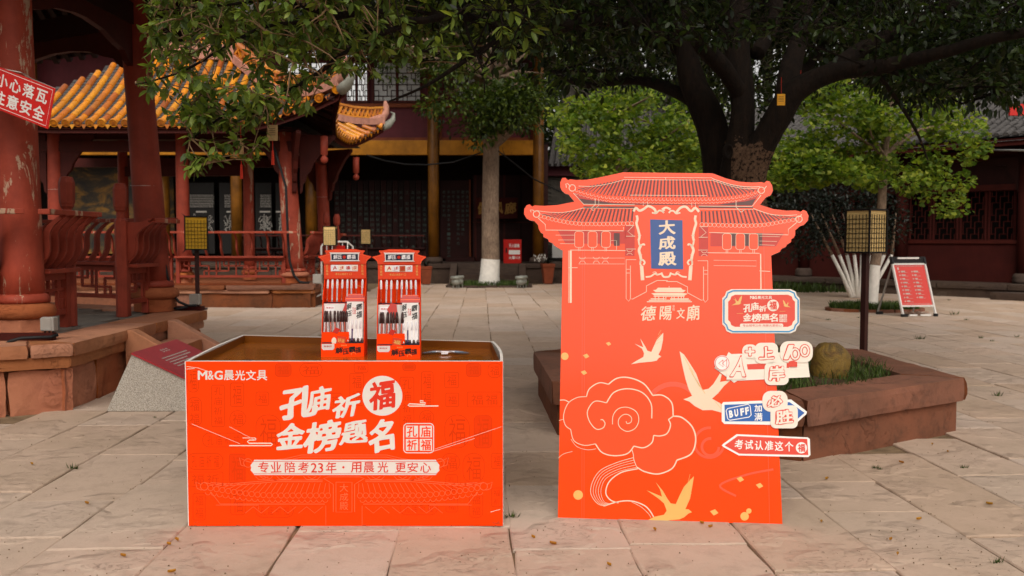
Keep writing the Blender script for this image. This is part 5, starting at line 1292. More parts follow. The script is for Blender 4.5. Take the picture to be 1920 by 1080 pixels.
# second: arrow with A+ shang an 100
ar = [(1339, 690), (1371, 664), (1370, 660), (1380, 663), (1516, 660), (1518, 707), (1380, 716), (1375, 718)]
s2 = sticker('arrow_sticker', [(1339, 690), (1362, 668), (1366, 660), (1371, 664), (1512, 659), (1518, 707), (1382, 714), (1376, 718), (1369, 712)], M['st_cream'], .006)
C2 = [('上', rect(1421, 649, 1452, 676), .075), ('岸', rect(1439, 685, 1472, 716), .07)]
for ch, q_, b_ in C2:
    x0, y0 = q_[0]; x1, y1 = q_[2]
    sticker('character_backing', rrect(x0 - 6, y0 - 6, x1 + 6, y1 + 6, 11), M['st_cream'], .011)
sticker('character_backing', rrect(1462, 640, 1523, 680, 15), M['st_cream'], .0105)
sticker('character_backing', rrect(1391, 646, 1420, 672, 12), M['st_cream'], .0108)
sticker('character_backing', [(1362, 712), (1362, 700), (1382, 666), (1397, 662), (1402, 700), (1398, 710), (1384, 712)], M['st_cream'], .0106)
c3 = sticker('rewind_disc', disc(1353.5, 681, 14.5, 26), M['st_white'], .0115)
on(c3, M['st_red'], lambda mb: [stroke(mb, sp, p, 1.1, .0122) for p in (disc(1353.5, 681, 13, 24) + [(1366.5, 681)], [(1355, 675), (1347, 681.5), (1355, 688), (1355, 675)], [(1362, 674), (1354, 681.5), (1362, 689), (1362, 674)])], 'rewind_mark')
def f_(mb):
    for ch, q_, b_ in C2: fit(mb, sp, q_, ch, .17, .0116, .05)
    fit(mb, sp, [(1382, 666), (1396, 666), (1399, 708), (1366, 708)], 'A', .09, .0112); fit(mb, sp, rect(1395, 650, 1416, 669), '+', .10, .0112)
    fit(mb, sp, [(1476, 645), (1490, 645), (1478, 676), (1466, 676)], '1', .11, .0112)
    for x, y in ((1490, 664), (1508, 658)): stroke(mb, sp, disc(x, y, 7, 18, 9.5) + [(x + 7, y)], 6.5, .0113)
    flat(mb, sp, [(1478, 678), (1486, 676), (1494, 679), (1494, 688), (1478, 688)], .0112); flat(mb, sp, [(1400, 683), (1438, 681), (1438, 692), (1400, 693)], .0070); flat(mb, sp, [(1474, 681), (1478, 681), (1478, 690), (1474, 690)], .0112)
on(s2, M['st_red'], f_, 'lettering')
def f_(mb):
    for ch, q_, b_ in C2: fit(mb, sp, [(x + (1.5 if i in (0, 3) else -1.5), y + (1.5 if i < 2 else -1.5)) for i, (x, y) in enumerate(q_)], ch, .045, .0128, .05)
    fit(mb, sp, [(1383, 669), (1395, 669), (1397, 706), (1368, 706)], 'A', .05, .0124); fit(mb, sp, rect(1397, 652, 1414, 667), '+', .05, .0124)
    fit(mb, sp, [(1478, 647), (1488, 647), (1477, 674), (1468, 674)], '1', .05, .0124)
    for x, y in ((1490, 664), (1508, 658)): stroke(mb, sp, disc(x, y, 7, 18, 9.5) + [(x + 7, y)], 3.2, .0126)
on(s2, M['st_cream'], f_, 'lettering')
# third: blue BUFF arrow
s3_ = sticker('arrow_sticker', [(1356, 754), (1483, 749), (1513, 772), (1511, 777), (1484, 801), (1477, 797), (1358, 795), (1353, 790), (1353, 758)], M['st_white'], .006)
on(s3_, M['st_blue'], lambda mb: flat(mb, sp, [(1358, 759), (1480, 754), (1508, 774), (1483, 796), (1470, 790), (1359, 790)], .0067), 'blue_field')
def f_(mb):
    p = [(1361, 770), (1364, 766), (1402, 758), (1406, 761), (1408, 778), (1404, 782), (1368, 788), (1364, 785)]; stroke(mb, sp, p + [p[0]], 1.6, .0074)
    for ch, x, y in (('B', 1366, 770), ('U', 1376, 768), ('F', 1387, 766), ('F', 1396, 764)): fit(mb, sp, [(x, y), (x + 7, y - 1.5), (x + 8.5, y + 12), (x + 1.5, y + 14)], ch, .09, .0074)
    fit(mb, sp, rect(1414, 759, 1428, 772), '加', .04, .0074); fit(mb, sp, rect(1414, 774, 1429, 789), '满', .03, .0074)
on(s3_, M['st_white'], f_, 'lettering')
C3 = [('必', [(1437, 744), (1467, 738), (1468, 762), (1436, 766)], .075), ('胜', [(1451, 768), (1487, 766), (1488, 796), (1452, 797)], .065)]
sticker('character_backing', rrect(1429, 733, 1476, 772, 15), M['st_cream'], .0105); sticker('character_backing', rrect(1444, 760, 1495, 803, 10), M['st_cream'], .011)
def f_(mb):
    for ch, q_, b_ in C3: fit(mb, sp, q_, ch, .17, .0118, .05)
on(s3_, M['st_red'], f_, 'lettering')
def f_(mb):
    for ch, q_, b_ in C3: fit(mb, sp, [(x + (1.5 if i in (0, 3) else -1.5), y + (1.5 if i < 2 else -1.5)) for i, (x, y) in enumerate(q_)], ch, .045, .0132, .05)
on(s3_, M['st_cream'], f_, 'lettering')
# fourth: red arrow
s4 = sticker('arrow_sticker', [(1353, 835), (1356, 832), (1381, 814), (1514, 820), (1518, 823), (1519, 853), (1515, 857), (1385, 854), (1356, 838)], M['st_white'], .006)
on(s4, M['st_red'], lambda mb: flat(mb, sp, [(1358, 835), (1383, 817.5), (1513, 823), (1515, 853), (1386, 850.5)], .0067), 'red_field')
def f_(mb):
    for i, ch in enumerate('考试认准这个'): fit(mb, sp, [(1377 + i * 18.8, 824 + i * .7), (1393 + i * 18.8, 824 + i * .8), (1393 + i * 18.8, 842 + i * .9), (1377 + i * 18.8, 842 + i * .8)], ch, .028, .0074, .05)
    flat(mb, sp, disc(1502, 839.5, 10.5, 24), .0074)
on(s4, M['st_white'], f_, 'lettering')
on(s4, M['st_red'], lambda mb: fit(mb, sp, rect(1495, 832, 1509, 847), '福', .035, .0084), 'lettering')
# ================================================================ second pavilion with the yellow tiled roof
p2 = thing('tiled_pavilion', 'red pavilion with yellow glazed tile roof and upturned eaves behind the first pavilion', 'pavilion', (-7.5, 20.5, 0))
BZ = .45
mb = MB(); mb.box((-8.2, 21.2, .2), (4.1, 2.75, .22)); plat2 = mb.build('platform', M['block'], p2)
V2 = lambda x, y: Vector((x, y))
for a, b_ in ((V2(-12.4, 18.3), V2(-3.98, 18.3)), (V2(-3.98, 18.3), V2(-3.98, 24.2))):
    nrm = Vector(((b_ - a).y, -(b_ - a).x)).normalized()
    side_blocks(a, b_, BZ - .085, BZ, 0, .6, plat2, 'coping_stone', M['planter'], (1.5, 2.2), nrm, .004, 3, (12, 2, 2))
    side_blocks(a, b_, BZ - .165, BZ - .087, -.05, .3, plat2, 'moulding_stone', M['coping'], (1.6, 2.4), nrm, .004, 5, (10, 2, 2), rnd=.02)
    side_blocks(a, b_, -.04, BZ - .168, -.10, .3, plat2, 'wall_block', M['planter'], (1.1, 1.9), nrm, .012, 9, (10, 2, 4), 5, .01)
mb = MB(); mb.bar((-12, 18.42, BZ + .02), (-4.5, 18.42, BZ + .02), .06, .04); mb.build('cable_duct', M['orange_trim'], plat2)
def bcol(x, y, r0, r1, m, lean=(0, 0), wire=None): return column(p2, x, y, BZ, 3.75, r0, r1, lean, m, .26, wire)
bcol(-4.66, 19.4, .215, .17, M['lacquer_worn'], (-.06, .03), (1.55, 2.9))
bcol(-9.75, 19.4, .16, .14, M['lacquer'], (.01, .0), (2.45,))
bcol(-7.02, 19.4, .14, .125, M['lacquer'])
bcol(-6.05, 20.9, .125, .11, M['lacquer_worn']); bcol(-9.05, 21.2, .12, .11, M['lacquer'])
bcol(-4.70, 22.9, .16, .14, M['lacquer'], (-.03, -.02), (2.45,))
def bracket(parent, p, d, z0, z1, w_, m, th=.09):
    """carved bracket leaning out from a column head"""
    pts = [(0, z0), (.05, z0 + .05), (.07, z0 + .22), (.12, z0 + .26), (.16, z0 + .42), (.24, z0 + .5), (.3, z0 + .66), (w_ * .7, z0 + (z1 - z0) * .78), (w_, z1 - .06), (w_, z1), (0, z1)]
    n_ = Vector((d.y, -d.x)); pl = Plane((p.x - n_.x * th / 2, p.y - n_.y * th / 2, 0), (d.x, d.y, 0), (0, 0, 1)); mb = MB(); slab(mb, pl, pts, 0, th, px=False); mb.build('carved_bracket', m, parent)
for p, ds in ((V2(-4.66, 19.4), ((-1, 0), (.35, -.9), (.9, .2))), (V2(-9.75, 19.4), ((1, 0), (-1, 0))), (V2(-4.70, 22.9), ((.8, -.5), (-1, 0)))):
    for d in ds: d = V2(*d).normalized(); bracket(p2, p + d * .14, d, 2.35, 3.6, .75, M['beamred'])
for a, b_, z in ((( -11.5, 19.4), (-4.6, 19.4), 3.35), ((-4.66, 19.4), (-4.7, 23), 3.35), ((-11.5, 22.9), (-4.6, 22.9), 3.3), ((-9.05, 21.2), (-6.05, 20.9), 2.95), ((-11.5, 19.5), (-4.6, 19.5), 3.62)):
    mb = MB(); mb.bar((*a, z), (*b_, z), .14, .22); mb.build('lintel_beam', M['beamred'], p2)
railing(p2, V2(-10.9, 19.25), V2(-9.95, 19.25), BZ, 1.03, 1.53, gap=.24); 
slat2 = slat_mesh(.5, m=M['lacquer'])
railing(p2, V2(-9.6, 19.22), V2(-7.2, 19.22), BZ, 1.03, 1.53, gap=.3, sl=slat2); railing(p2, V2(-7.1, 19.2), V2(-4.8, 19.2), BZ, 1.03, 1.53, gap=.3, ext=(0, .35), sl=slat2)
railing(p2, V2(-4.55, 19.6), V2(-4.58, 20.9), BZ, 1.03, 1.53, gap=.16, ext=(.3, 0), sl=slat2)
for x, y in ((-4.3, 21.05), (-4.28, 22.2)):
    mb = MB(); mb.lathe((x, y, BZ), [(.07, 0), (.07, 1.15), (.05, 1.2), (.05, 1.27), (.08, 1.32), (.085, 1.45), (.05, 1.55)], 8, rot=R(22.5)); mb.build('newel_post', M['lacquer'], p2)
railing(p2, V2(-4.5, 22.3), V2(-4.5, 22.75), BZ, 1.03, 1.5, gap=.16, sl=slat2)
for x, y, z in ((-3.9, 18.95, 3.02), (-3.85, 22.5, 2.9)):   # hanging lotus finials
    mb = MB(); mb.lathe((x, y, z), [(.02, -.06), (.07, -.03), (.08, .03), (.05, .08), (.035, .1), (.075, .13), (.08, .5)], 14); mb.build('hanging_finial', M['lacquer'], p2, True)
# roof surface
EX0, EX1, EY0, EY1 = -11.3, -3.85, 18.45, 23.3; Z0 = 3.70
RD = 2.45
def lift(s): return max(0.0, 1 - s / 2.1) ** 2.3
def rise(d): return .50 * d + .085 * d * d
def roofpt(face, s, d, up=0.0):
    """face 0: front (s from the right corner going left), face 1: right side (s from the front corner going back)"""
    if face == 0:
        e = lift(s); far = lift(EX1 - EX0 - s); x = EX1 - s + .58 * e - .58 * far; y = EY0 - .55 * e + d
    else:
        L = EY1 - EY0; e = lift(s); far = lift(L - s); x = EX1 + .55 * (e + far) - d; y = EY0 + s - .58 * e + .58 * far
    k = max(0, 1 - d / 2.6); z = Z0 + rise(d) + .66 * (e + (far if face else far)) * k
    return Vector((x, y, z + up))
mb = MB()
for f_, L in ((0, EX1 - EX0), (1, EY1 - EY0)):
    rows = []; n = 46
    for j in range(9):
        row = []
        for i in range(n + 1):
            s = L * i / n; dmax = min(RD, s, L - s); row.append(roofpt(f_, s, dmax * j / 8, -.02))
        rows.append(row)
    mb.grid(rows); mb.grid([[p - Vector((0, 0, .07)) for p in r_] for r_ in rows])
roof = mb.build('roof', M['lacquer_dark'], p2)
mb = MB()       # back slope and far side, plain
mb.quad((EX1 - RD, EY0 + RD, Z0 + rise(RD)), (EX0 + RD, EY0 + RD, Z0 + rise(RD)), (EX0, EY1, Z0), (EX1, EY1, Z0)); mb.build('back_slope', M['rooftile_grey'], roof)
ntile = 0; extra = MB(); pans = MB(); ti = {}
def half_tile(L, r_=.072):
    mb = MB(); n = 7; rows = []
    for t, rr in ((0, r_), (1, r_ * .93)):
        rows.append([(math.cos(math.pi * k / n) * rr, L * t, math.sin(math.pi * k / n) * rr * 1.05) for k in range(n + 1)])
    mb.grid(rows); mb.poly(rows[0]); return mb
tile_me = half_tile(.35).mesh('roof_tile', M['glazed'], smooth=False); 
for p_ in tile_me.polygons: p_.use_smooth = len(p_.vertices) == 4
for f_, L, N, maxseg in ((0, EX1 - EX0, 31, 6), (1, EY1 - EY0, 20, 6)):
    for i in range(N):
        s = L * (i + .45) / N; dmax = min(RD, s * 1.0, (L - s) * 1.0); 
        if dmax < .08: continue
        d = 0.0; seg = 0; eave = roofpt(f_, s, 0, .03); nx = roofpt(f_, s, .2, .03)
        dirv = (nx - eave).normalized()
        tang = (roofpt(f_, s + .02, 0) - roofpt(f_, s - .02, 0)).normalized() * (-1 if f_ == 0 else 1)
        nrm = tang.cross(dirv).normalized()
        if nrm.z < 0: nrm = -nrm
        # round end tile with a raised ring
        M_ = frame(eave + nrm * .012, dirv.cross(nrm), -dirv, nrm)
        em = MB(); base = []
        em.tube([eave - dirv * .012, eave + dirv * .05], .085, 16); em.tube([eave - dirv * .02, eave - dirv * .005], .032, 10)
        for (ra_, rb_) in ((.085, .068),):
            e2 = eave - dirv * .013; X, Z = dirv.cross(nrm), nrm
            ring = [[e2 + (X * math.cos(a) + Z * math.sin(a)) * r2 - dirv * o for a in [2 * math.pi * k / 16 for k in range(17)]] for r2, o in ((.085, 0), (.083, .01), (.070, .01), (.068, 0))]
            em.grid(ring)
        em.build('eave_tile', M['glazed'], roof)
        tm = MB(); c = roofpt(f_, s + L / N / 2, 0, -.01); tm.hexa([c + tang * -.07 + Vector((0, 0, .02)), c + Vector((0, 0, -.085)), c + tang * .07 + Vector((0, 0, .02))], [p + dirv * .02 for p in (c + tang * -.07 + Vector((0, 0, .02)), c + Vector((0, 0, -.085)), c + tang * .07 + Vector((0, 0, .02)))]); tm.build('drip_tile', M['glazed'], roof)
        while d < dmax - .1:
            st_ = min(.31, dmax - d); a = roofpt(f_, s, d, .02); b_ = roofpt(f_, s, d + st_, .02); dv = (b_ - a).normalized()
            nn = tang.cross(dv).normalized(); nn = nn if nn.z > 0 else -nn; X = dv.cross(nn)
            Mx = frame(a + nn * (.006 * (seg % 2)), X, dv, nn) @ Matrix.Diagonal((1, (b_ - a).length / .35 * 1.02, 1, 1))
            if seg < maxseg and ntile < 298: inst('roof_tile', tile_me, roof, Mx); ntile += 1
            else:
                hb = half_tile(.35); n0 = len(extra.v); extra.v += [tuple(Mx @ Vector(v)) for v in hb.v]; extra.f += [tuple(n0 + q_ for q_ in fc) for fc in hb.f]
            # pan tiles between the rows
            for q_ in range(3):
                dd = d + st_ * q_ / 3; c = roofpt(f_, s + L / N / 2, dd, .0); c2 = roofpt(f_, s + L / N / 2, dd + st_ / 3, .012)
                pans.quad(c - tang * .06 + nn * .022, c + tang * .06 + nn * .022, c2 + tang * .06, c2 - tang * .06); pans.quad(c - tang * .06 + nn * .022, c - tang * .06 - nn * .0, c + tang * .06, c + tang * .06 + nn * .022)
            d += st_; seg += 1
tag(extra.build('roof_tile', M['glazed'], roof, True), kind='stuff'); tag(pans.build('pan_tile', M['rooftile_grey'], roof), kind='stuff')
# hips and ridge: plastered boxes with pierced tiles
def ridge(pts, wd, hh, pierced, name='hip_ridge'):
    for i in range(len(pts) - 1):
        a, b_ = pts[i], pts[i + 1]; mb = MB(); mb.bar(a + Vector((0, 0, hh / 2)), b_ + Vector((0, 0, hh / 2)), wd, hh); mb.build(name, M['mortar'], roof)
        if pierced:
            mb = MB(); d = (b_ - a); n = 4
            mb.bar(a + Vector((0, 0, hh + .03)), b_ + Vector((0, 0, hh + .03)), wd * .5, .035); mb.bar(a + Vector((0, 0, hh + .27)), b_ + Vector((0, 0, hh + .27)), wd * .6, .05)
            for k in range(n):
                t = (k + .5) / n; q_ = a + d * t; mb.bar(q_ + d * .12 + Vector((0, 0, hh + .03)), q_ - d * .1 + Vector((0, 0, hh + .27)), wd * .4, .05); mb.bar(q_ - d * .12 + Vector((0, 0, hh + .04)), q_ + d * .04 + Vector((0, 0, hh + .25)), wd * .35, .035)
            mb.build('pierced_ridge_tile', M['glazed'], roof)
hipf = [roofpt(0, t, t * .98, .04) for t in (0.05, .25, .5, .8, 1.2, 1.7, 2.4)]; ridge(hipf, .22, .16, True)
Lr = EY1 - EY0; hipb = [roofpt(1, Lr - t, t * .98, .04) for t in (0.05, .25, .5, .8, 1.2, 1.7, 2.4)]; ridge(hipb, .22, .16, True)
ridge([Vector((EX1 - RD, EY0 + RD, Z0 + rise(RD))), Vector((EX1 - RD - 1.2, EY0 + RD, Z0 + rise(RD) + .05)), Vector((EX0 + RD, EY0 + RD, Z0 + rise(RD) + .05))], .26, .35, True, 'main_ridge')
for hp in (hipf, hipb):
    a, b_ = hp[1], hp[0]; d = (b_ - a).normalized(); mb = MB()
    pts = [a + Vector((0, 0, .1)), b_ + Vector((0, 0, .16)), b_ + d * .10 + Vector((0, 0, .30)), b_ + d * .13 + Vector((0, 0, .46)), b_ + d * .10 + Vector((0, 0, .60))]
    mb.tube(pts, [.10, .12, .11, .08, .03], 7); mb.build('ridge_ornament', M['mortar'], roof, True)
    mb = MB(); mb.tube([b_ + Vector((0, 0, -.06)), b_ + d * .2 + Vector((0, 0, -.02)), b_ + d * .36 + Vector((0, 0, .1)), b_ + d * .38 + Vector((0, 0, .26)), b_ + d * .28 + Vector((0, 0, .3))], [.12, .11, .07, .04, .015], 8); mb.build('corner_beast', simple('corner_grey', '84867c', .8), roof, True)
# fascia and rafters
for f_, L in ((0, EX1 - EX0), (1, EY1 - EY0)):
    rows = [[roofpt(f_, L * i / 40, .06, -.03) for i in range(41)], [roofpt(f_, L * i / 40, .06, -.20) for i in range(41)]]; mb = MB(); mb.grid(rows); mb.build('fascia', M['beamred'], roof)
    for i in range(30 if f_ == 0 else 20):
        s = L * (i + .5) / (30 if f_ == 0 else 20); a = roofpt(f_, s, .12, -.16); b_ = roofpt(f_, s, min(1.15, s, L - s) + .15, -.18)
        mb = MB(); mb.bar(a, b_, .09, .08); mb.build('rafter', M['lacquer_dark'], roof)
mb = MB(); mb.hexa([(EX0 + .6, EY0 + .55, 3.66), (EX1 - .6, EY0 + .55, 3.66), (EX1 - .6, EY1 - .4, 3.66), (EX0 + .6, EY1 - .4, 3.66)], [(EX0 + .6, EY0 + .55, 3.70), (EX1 - .6, EY0 + .55, 3.70), (EX1 - .6, EY1 - .4, 3.70), (EX0 + .6, EY1 - .4, 3.70)]); mb.build('ceiling_board', M['lacquer_dark'], p2)
# ================================================================ two-storey hall at the back
HY = 29.0; HZ = .62
hall = thing('main_hall', 'dark two-storey hall with gold beam and columns behind the lime-washed tree', 'hall', (-7, 31, 0))
def bx(parent, name, m, x0, x1, y0, y1, z0, z1, bev=0):
    mb = MB(); mb.box(((x0 + x1) / 2, (y0 + y1) / 2, (z0 + z1) / 2), ((x1 - x0) / 2, (y1 - y0) / 2, (z1 - z0) / 2)); o = mb.build(name, m, parent)
    if bev: bevel(o, bev)
    return o
bx(hall, 'floor_slab', M['drystone'], -20, 2.6, HY - .35, 34, -.02, HZ)
side_blocks(V2(-16, HY - .42), V2(-1.9, HY - .42), HZ - .14, HZ + .004, 0, .5, hall, 'coping_stone', M['drystone'], (1.2, 1.9), V2(0, -1), .003, 1, (8, 2, 2))
side_blocks(V2(.42, HY - .42), V2(2.6, HY - .42), HZ - .14, HZ + .004, 0, .5, hall, 'coping_stone', M['drystone'], (1.0, 1.4), V2(0, -1), .003, 2, (8, 2, 2))
side_blocks(V2(-16, HY - .36), V2(2.6, HY - .36), -.03, HZ - .143, 0, .1, hall, 'wall_block', M['drystone'], (1.0, 1.6), V2(0, -1), .004, 3, (6, 2, 3))
for i in range(3):
    side_blocks(V2(-1.7, HY - 1.35 + i * .32), V2(.2, HY - 1.35 + i * .32), -.03, HZ * (i + 1) / 4, 0, .4, hall, 'step', M['drystone'], (1.9, 2), V2(0, -1), .003, 4 + i, (8, 2, 2))
for x in (-1.92, .22):
    mb = MB(); pr = [(HY - 1.5, 0), (HY - .42, 0), (HY - .42, HZ), (HY - .6, HZ)]; mb.hexa([(x, y, z) for y, z in pr], [(x + .2, y, z) for y, z in pr]); mb.build('cheek_stone', M['drystone'], hall)
YB = 31.6       # recessed ground-floor wall
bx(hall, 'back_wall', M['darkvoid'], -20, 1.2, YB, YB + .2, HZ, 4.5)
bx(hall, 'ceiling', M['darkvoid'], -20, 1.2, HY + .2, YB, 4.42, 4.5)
bx(hall, 'end_wall', M['lacquer_dark'], .95, 1.15, HY + .1, YB, HZ, 4.4)
# gold beam, columns
for x0, x1 in ((-20, -9.0), (-8.55, -2.68), (-2.30, .72)): bx(hall, 'gold_beam', M['goldpaint'], x0, x1, HY - .05, HY + .2, 4.06, 4.52, .01)
def hcol(x, y, m, r_=.18, z1=9.5, base=True):
    mb = MB(); mb.tube([(x, y, HZ + .15), (x, y, 2.5), (x, y, z1)], [r_, r_ * .98, r_ * .9], 18); o = mb.build('column', m, hall, True)
    if base: mb = MB(); mb.lathe((x, y, HZ), [(r_ * 1.5, 0), (r_ * 1.65, .08), (r_ * 1.5, .17), (r_ * 1.1, .2)], 18); mb.build('column_base', M['drystone'], o, True)
hcol(-2.50, HY, M['goldcol']); hcol(.84, HY, M['goldcol']); hcol(-8.78, HY, M['goldcol']); hcol(-6.75, HY + 1.6, M['goldcol'], .2, 4.4); hcol(-11.6, HY + 1.2, M['goldcol'], .24, 4.4); hcol(-15.2, HY, M['goldcol'])
# hall rail
railing(hall, V2(-8.5, HY - .1), V2(-6.3, HY - .1), HZ, 1.12, 1.5, gap=.27, mat='lacquer_dark', worn='beamred', sl=slat_mesh(.38, m=M['lacquer_dark']))
railing(hall, V2(-6.3, HY - .1), V2(-2.75, HY - .1), HZ, 1.12, 1.5, gap=.27, mat='lacquer_dark', worn='beamred', sl=slat_mesh(.38, m=M['lacquer_dark']))
# vertical boards with sayings
SAY = ['仁者安仁', '学而时习之不亦说乎', '人不知而不愠不亦君子', '见贤思齐见不贤而内自省', '己欲立而立人己欲达', '学而不思则罔思而不学', '弟子入则孝出则弟谨而信', '行有余力则以学文', '人无远虑必有近忧', '知者乐水仁者乐山知者动', '巧言令色', '其身正不令而行其身不正', '三军可夺帅也匹夫不可夺志', '温故而知新可以为师矣', '己所不欲勿施于人', '政者正也子帅以正孰敢不正', '父母在不远游游必有方', '君子和而不同', '不愤不启不悱不发举一隅不以三隅反', '则不复也', '不患人之不己知患不知人也', '君子以文会友以友辅仁', '巧言令色鲜矣仁']
yb = YB - .12
for i in range(17):
    x = (732 - 1 - (i - 0) * 0) ; px = 634 + i * 10.95 if False else 633 + i * 10.9
    X = (px - 960) / 1700 * yb
    o = bx(hall, 'text_board', M['boardred'] if i % 2 else M['lacquer_dark'], X - .094, X + .094, yb - .02 * (i % 2), yb + .04, HZ + .12, 3.42)
    mb = MB(); pl = Plane((0, yb - .02 * (i % 2) - .002, 0), (1, 0, 0), (0, 0, 1)); z = 3.05
    for ch in SAY[i % len(SAY)]:
        if z < 1.0: break
        fit(mb, pl, [(X - .06, z), (X + .06, z), (X + .06, z - .10), (X - .06, z - .10)], ch, 0, .002, 0, True); z -= .185 + (.2 if random.random() < .22 else 0)
    mb.build('lettering', M['boardtext'], o)
bx(hall, 'partition', M['lacquer_dark'], (826 - 960) / 1700 * yb, (880 - 960) / 1700 * yb, yb, yb + .05, HZ + .1, 3.42)
bx(hall, 'partition_post', M['orange_trim'], (880 - 960) / 1700 * yb, (883 - 960) / 1700 * yb, yb - .05, yb + .05, HZ + .1, 3.45)
pt = bx(hall, 'text_screen', M['lacquer_dark'], (829 - 960) / 1700 * yb, (878 - 960) / 1700 * yb, yb - .012, yb - .004, HZ + .15, 3.4)
mb = MB(); pl = Plane((0, yb - .014, 0), (1, 0, 0), (0, 0, 1))
for c, s_ in enumerate(SAY[17:23]):
    X = (830 + c * 8.8 - 960) / 1700 * yb; z = 3.06
    for ch in s_:
        fit(mb, pl, [(X, z), (X + .105, z), (X + .105, z - .1), (X, z - .1)], ch, 0, .002, 0, True); z -= .16
mb.build('lettering', M['boardtext'], pt)
bx(hall, 'red_sill', M['lacquer_dark'], (828 - 960) / 1700 * HY, (885 - 960) / 1700 * HY, yb - .6, yb, HZ, HZ + .16)
# door bay with plaque
bx(hall, 'door_panel', M['lacquer_dark'], -1.36, .3, yb - .02, yb + .05, HZ, 3.6); bx(hall, 'door_panel', M['lacquer_dark'], .33, .95, yb - .02, yb + .05, HZ, 3.6)
for x in (-1.3, -.3, .75): bx(hall, 'door_stile', M['beamred'], x, x + .07, yb - .05, yb - .02, HZ, 3.6)
bx(hall, 'door_rail', M['beamred'], -1.36, .95, yb - .055, yb - .021, 1.95, 2.0)
pq_ = bx(hall, 'name_plaque', M['wallred'], (893 - 960) / 1700 * 31, (971 - 960) / 1700 * 31, 30.95, 31.0, 2.08, 2.80, .02)
mb = MB(); pl = Plane((0, 30.945, 0), (1, 0, 0), (0, 0, 1))
for ch, x0, x1 in (('儒', 896, 910), ('风', 928, 943), ('廊', 946, 968)): fit(mb, pl, rect(x0, 379, x1, 402), ch, .04, .003, .08)
mb.build('lettering', M['goldtext'], pq_)
# black information boards and a mural far left
for x0, x1 in ((350, 405), (415, 455), (482, 512), (520, 535)):
    o = bx(hall, 'information_board', M['black_board'], (x0 - 960) / 1700 * 31, (x1 - 960) / 1700 * 31, 30.9, 30.96, .9, 3.3)
    mb = MB(); pl = Plane((0, 30.895, 0), (1, 0, 0), (0, 0, 1))
    for j in range(8):
        xx = x0 + 6
        while xx < x1 - 5: l_ = random.uniform(2, 6); stroke(mb, pl, [(xx, 366 + j * 3.1), (min(xx + l_, x1 - 4), 366 + j * 3.1)], 1.1, .002); xx += l_ + 1
    stroke(mb, pl, [((x0 + x1) / 2 - 10, 397), ((x0 + x1) / 2 + 10, 397)], 3, .002)
    for k in range(26):
        cx_, cy_ = random.uniform(x0 + 6, x1 - 6), random.uniform(404, 432); stroke(mb, pl, smooth_pts([(cx_ + random.uniform(-5, 5), cy_ + random.uniform(-7, 7)) for _ in range(4)], 4), .6, .002)
    mb.build('drawing', M['whitetext'], o)
def mural():
    b = NB('gilded_mural'); v = b.coord(scale=(1, 1, 1.8)); n1 = b.noise(v, .9, 6, .6, .8); c = b.ramp(n1, [(.42, lin('1c1712')), (.5, lin('3a2c14')), (.62, lin('8a6012')), (.8, lin('241c14'))])
    b.col(c); b.p.inputs['Roughness'].default_value = .6; return b.m
bx(hall, 'mural', mural(), (128 - 960) / 1700 * 31, (330 - 960) / 1700 * 31, 30.9, 30.96, .9, 4.0)
# upper storey
UY = HY + .35
bx(hall, 'upper_wall', M['maroon'], -20, .75, UY + .06, UY + .3, 4.52, 9.6)
bx(hall, 'sill_beam', M['orange_trim'], -20, .72, UY - .12, UY, 4.53, 4.64); bx(hall, 'mid_beam', M['orange_trim'], -20, .72, UY - .12, UY, 5.60, 5.72)
bx(hall, 'upper_beam', M['beamred'], -20, .72, UY - .12, UY, 7.75, 7.95)
for x0, x1 in ((-7.9, -5.25), (-5.05, -2.72), (-2.25, .62)):
    bx(hall, 'panel', M['maroon'], x0, x1, UY - .02, UY + .05, 4.65, 5.6)
    for x in (x0 - .06, x1): bx(hall, 'panel_frame', M['orange_trim'], x, x + .06, UY - .08, UY, 4.65, 5.6)
for x0, x1 in ((-11, -8.2), (-14, -11.2)): bx(hall, 'panel', M['maroon'], x0, x1, UY - .02, UY + .05, 4.65, 5.6)
def window(x0, x1, z0, z1, pale, kx=5, kz=7):
    f = bx(hall, 'window', M['lacquer_dark'], x0, x1, UY - .06, UY - .02, z0, z1) if False else None
    fr = MB(); w_ = .07
    for a, b_ in (((x0, z0), (x1, z0)), ((x0, z1), (x1, z1)), ((x0, z0), (x0, z1)), ((x1, z0), (x1, z1)), (((x0 + x1) / 2, z0), ((x0 + x1) / 2, z1))): fr.bar((a[0], UY - .05, a[1]), (b_[0], UY - .05, b_[1]), w_, w_)
    f = fr.build('window', M['beamred'], hall)
    for sx_ in (0, 1):
        a = x0 + (x1 - x0) * sx_ / 2 + .05; b_ = x0 + (x1 - x0) * (sx_ + 1) / 2 - .05
        g = MB(); g.quad((a, UY - .02, z0), (b_, UY - .02, z0), (b_, UY - .02, z1), (a, UY - .02, z1)); g.build('pane', M['sky_pale_glass'] if pale else M['glass'], f)
        lt = MB(); cw, ch = (b_ - a), (z1 - z0)
        for i in range(1, kx):
            x = a + cw * i / kx
            for j in range(kz):
                if (i + j) % 3 != 0: lt.bar((x, UY - .045, z0 + ch * j / kz), (x, UY - .045, z0 + ch * (j + 1) / kz), .022, .022)
        for j in range(1, kz):
            z = z0 + ch * j / kz
            for i in range(kx):
                if (i * 2 + j) % 4 != 0: lt.bar((a + cw * i / kx, UY - .047, z), (a + cw * (i + 1) / kx, UY - .047, z), .022, .022)
        lt.build('lattice', M['lacquer_dark'], f)
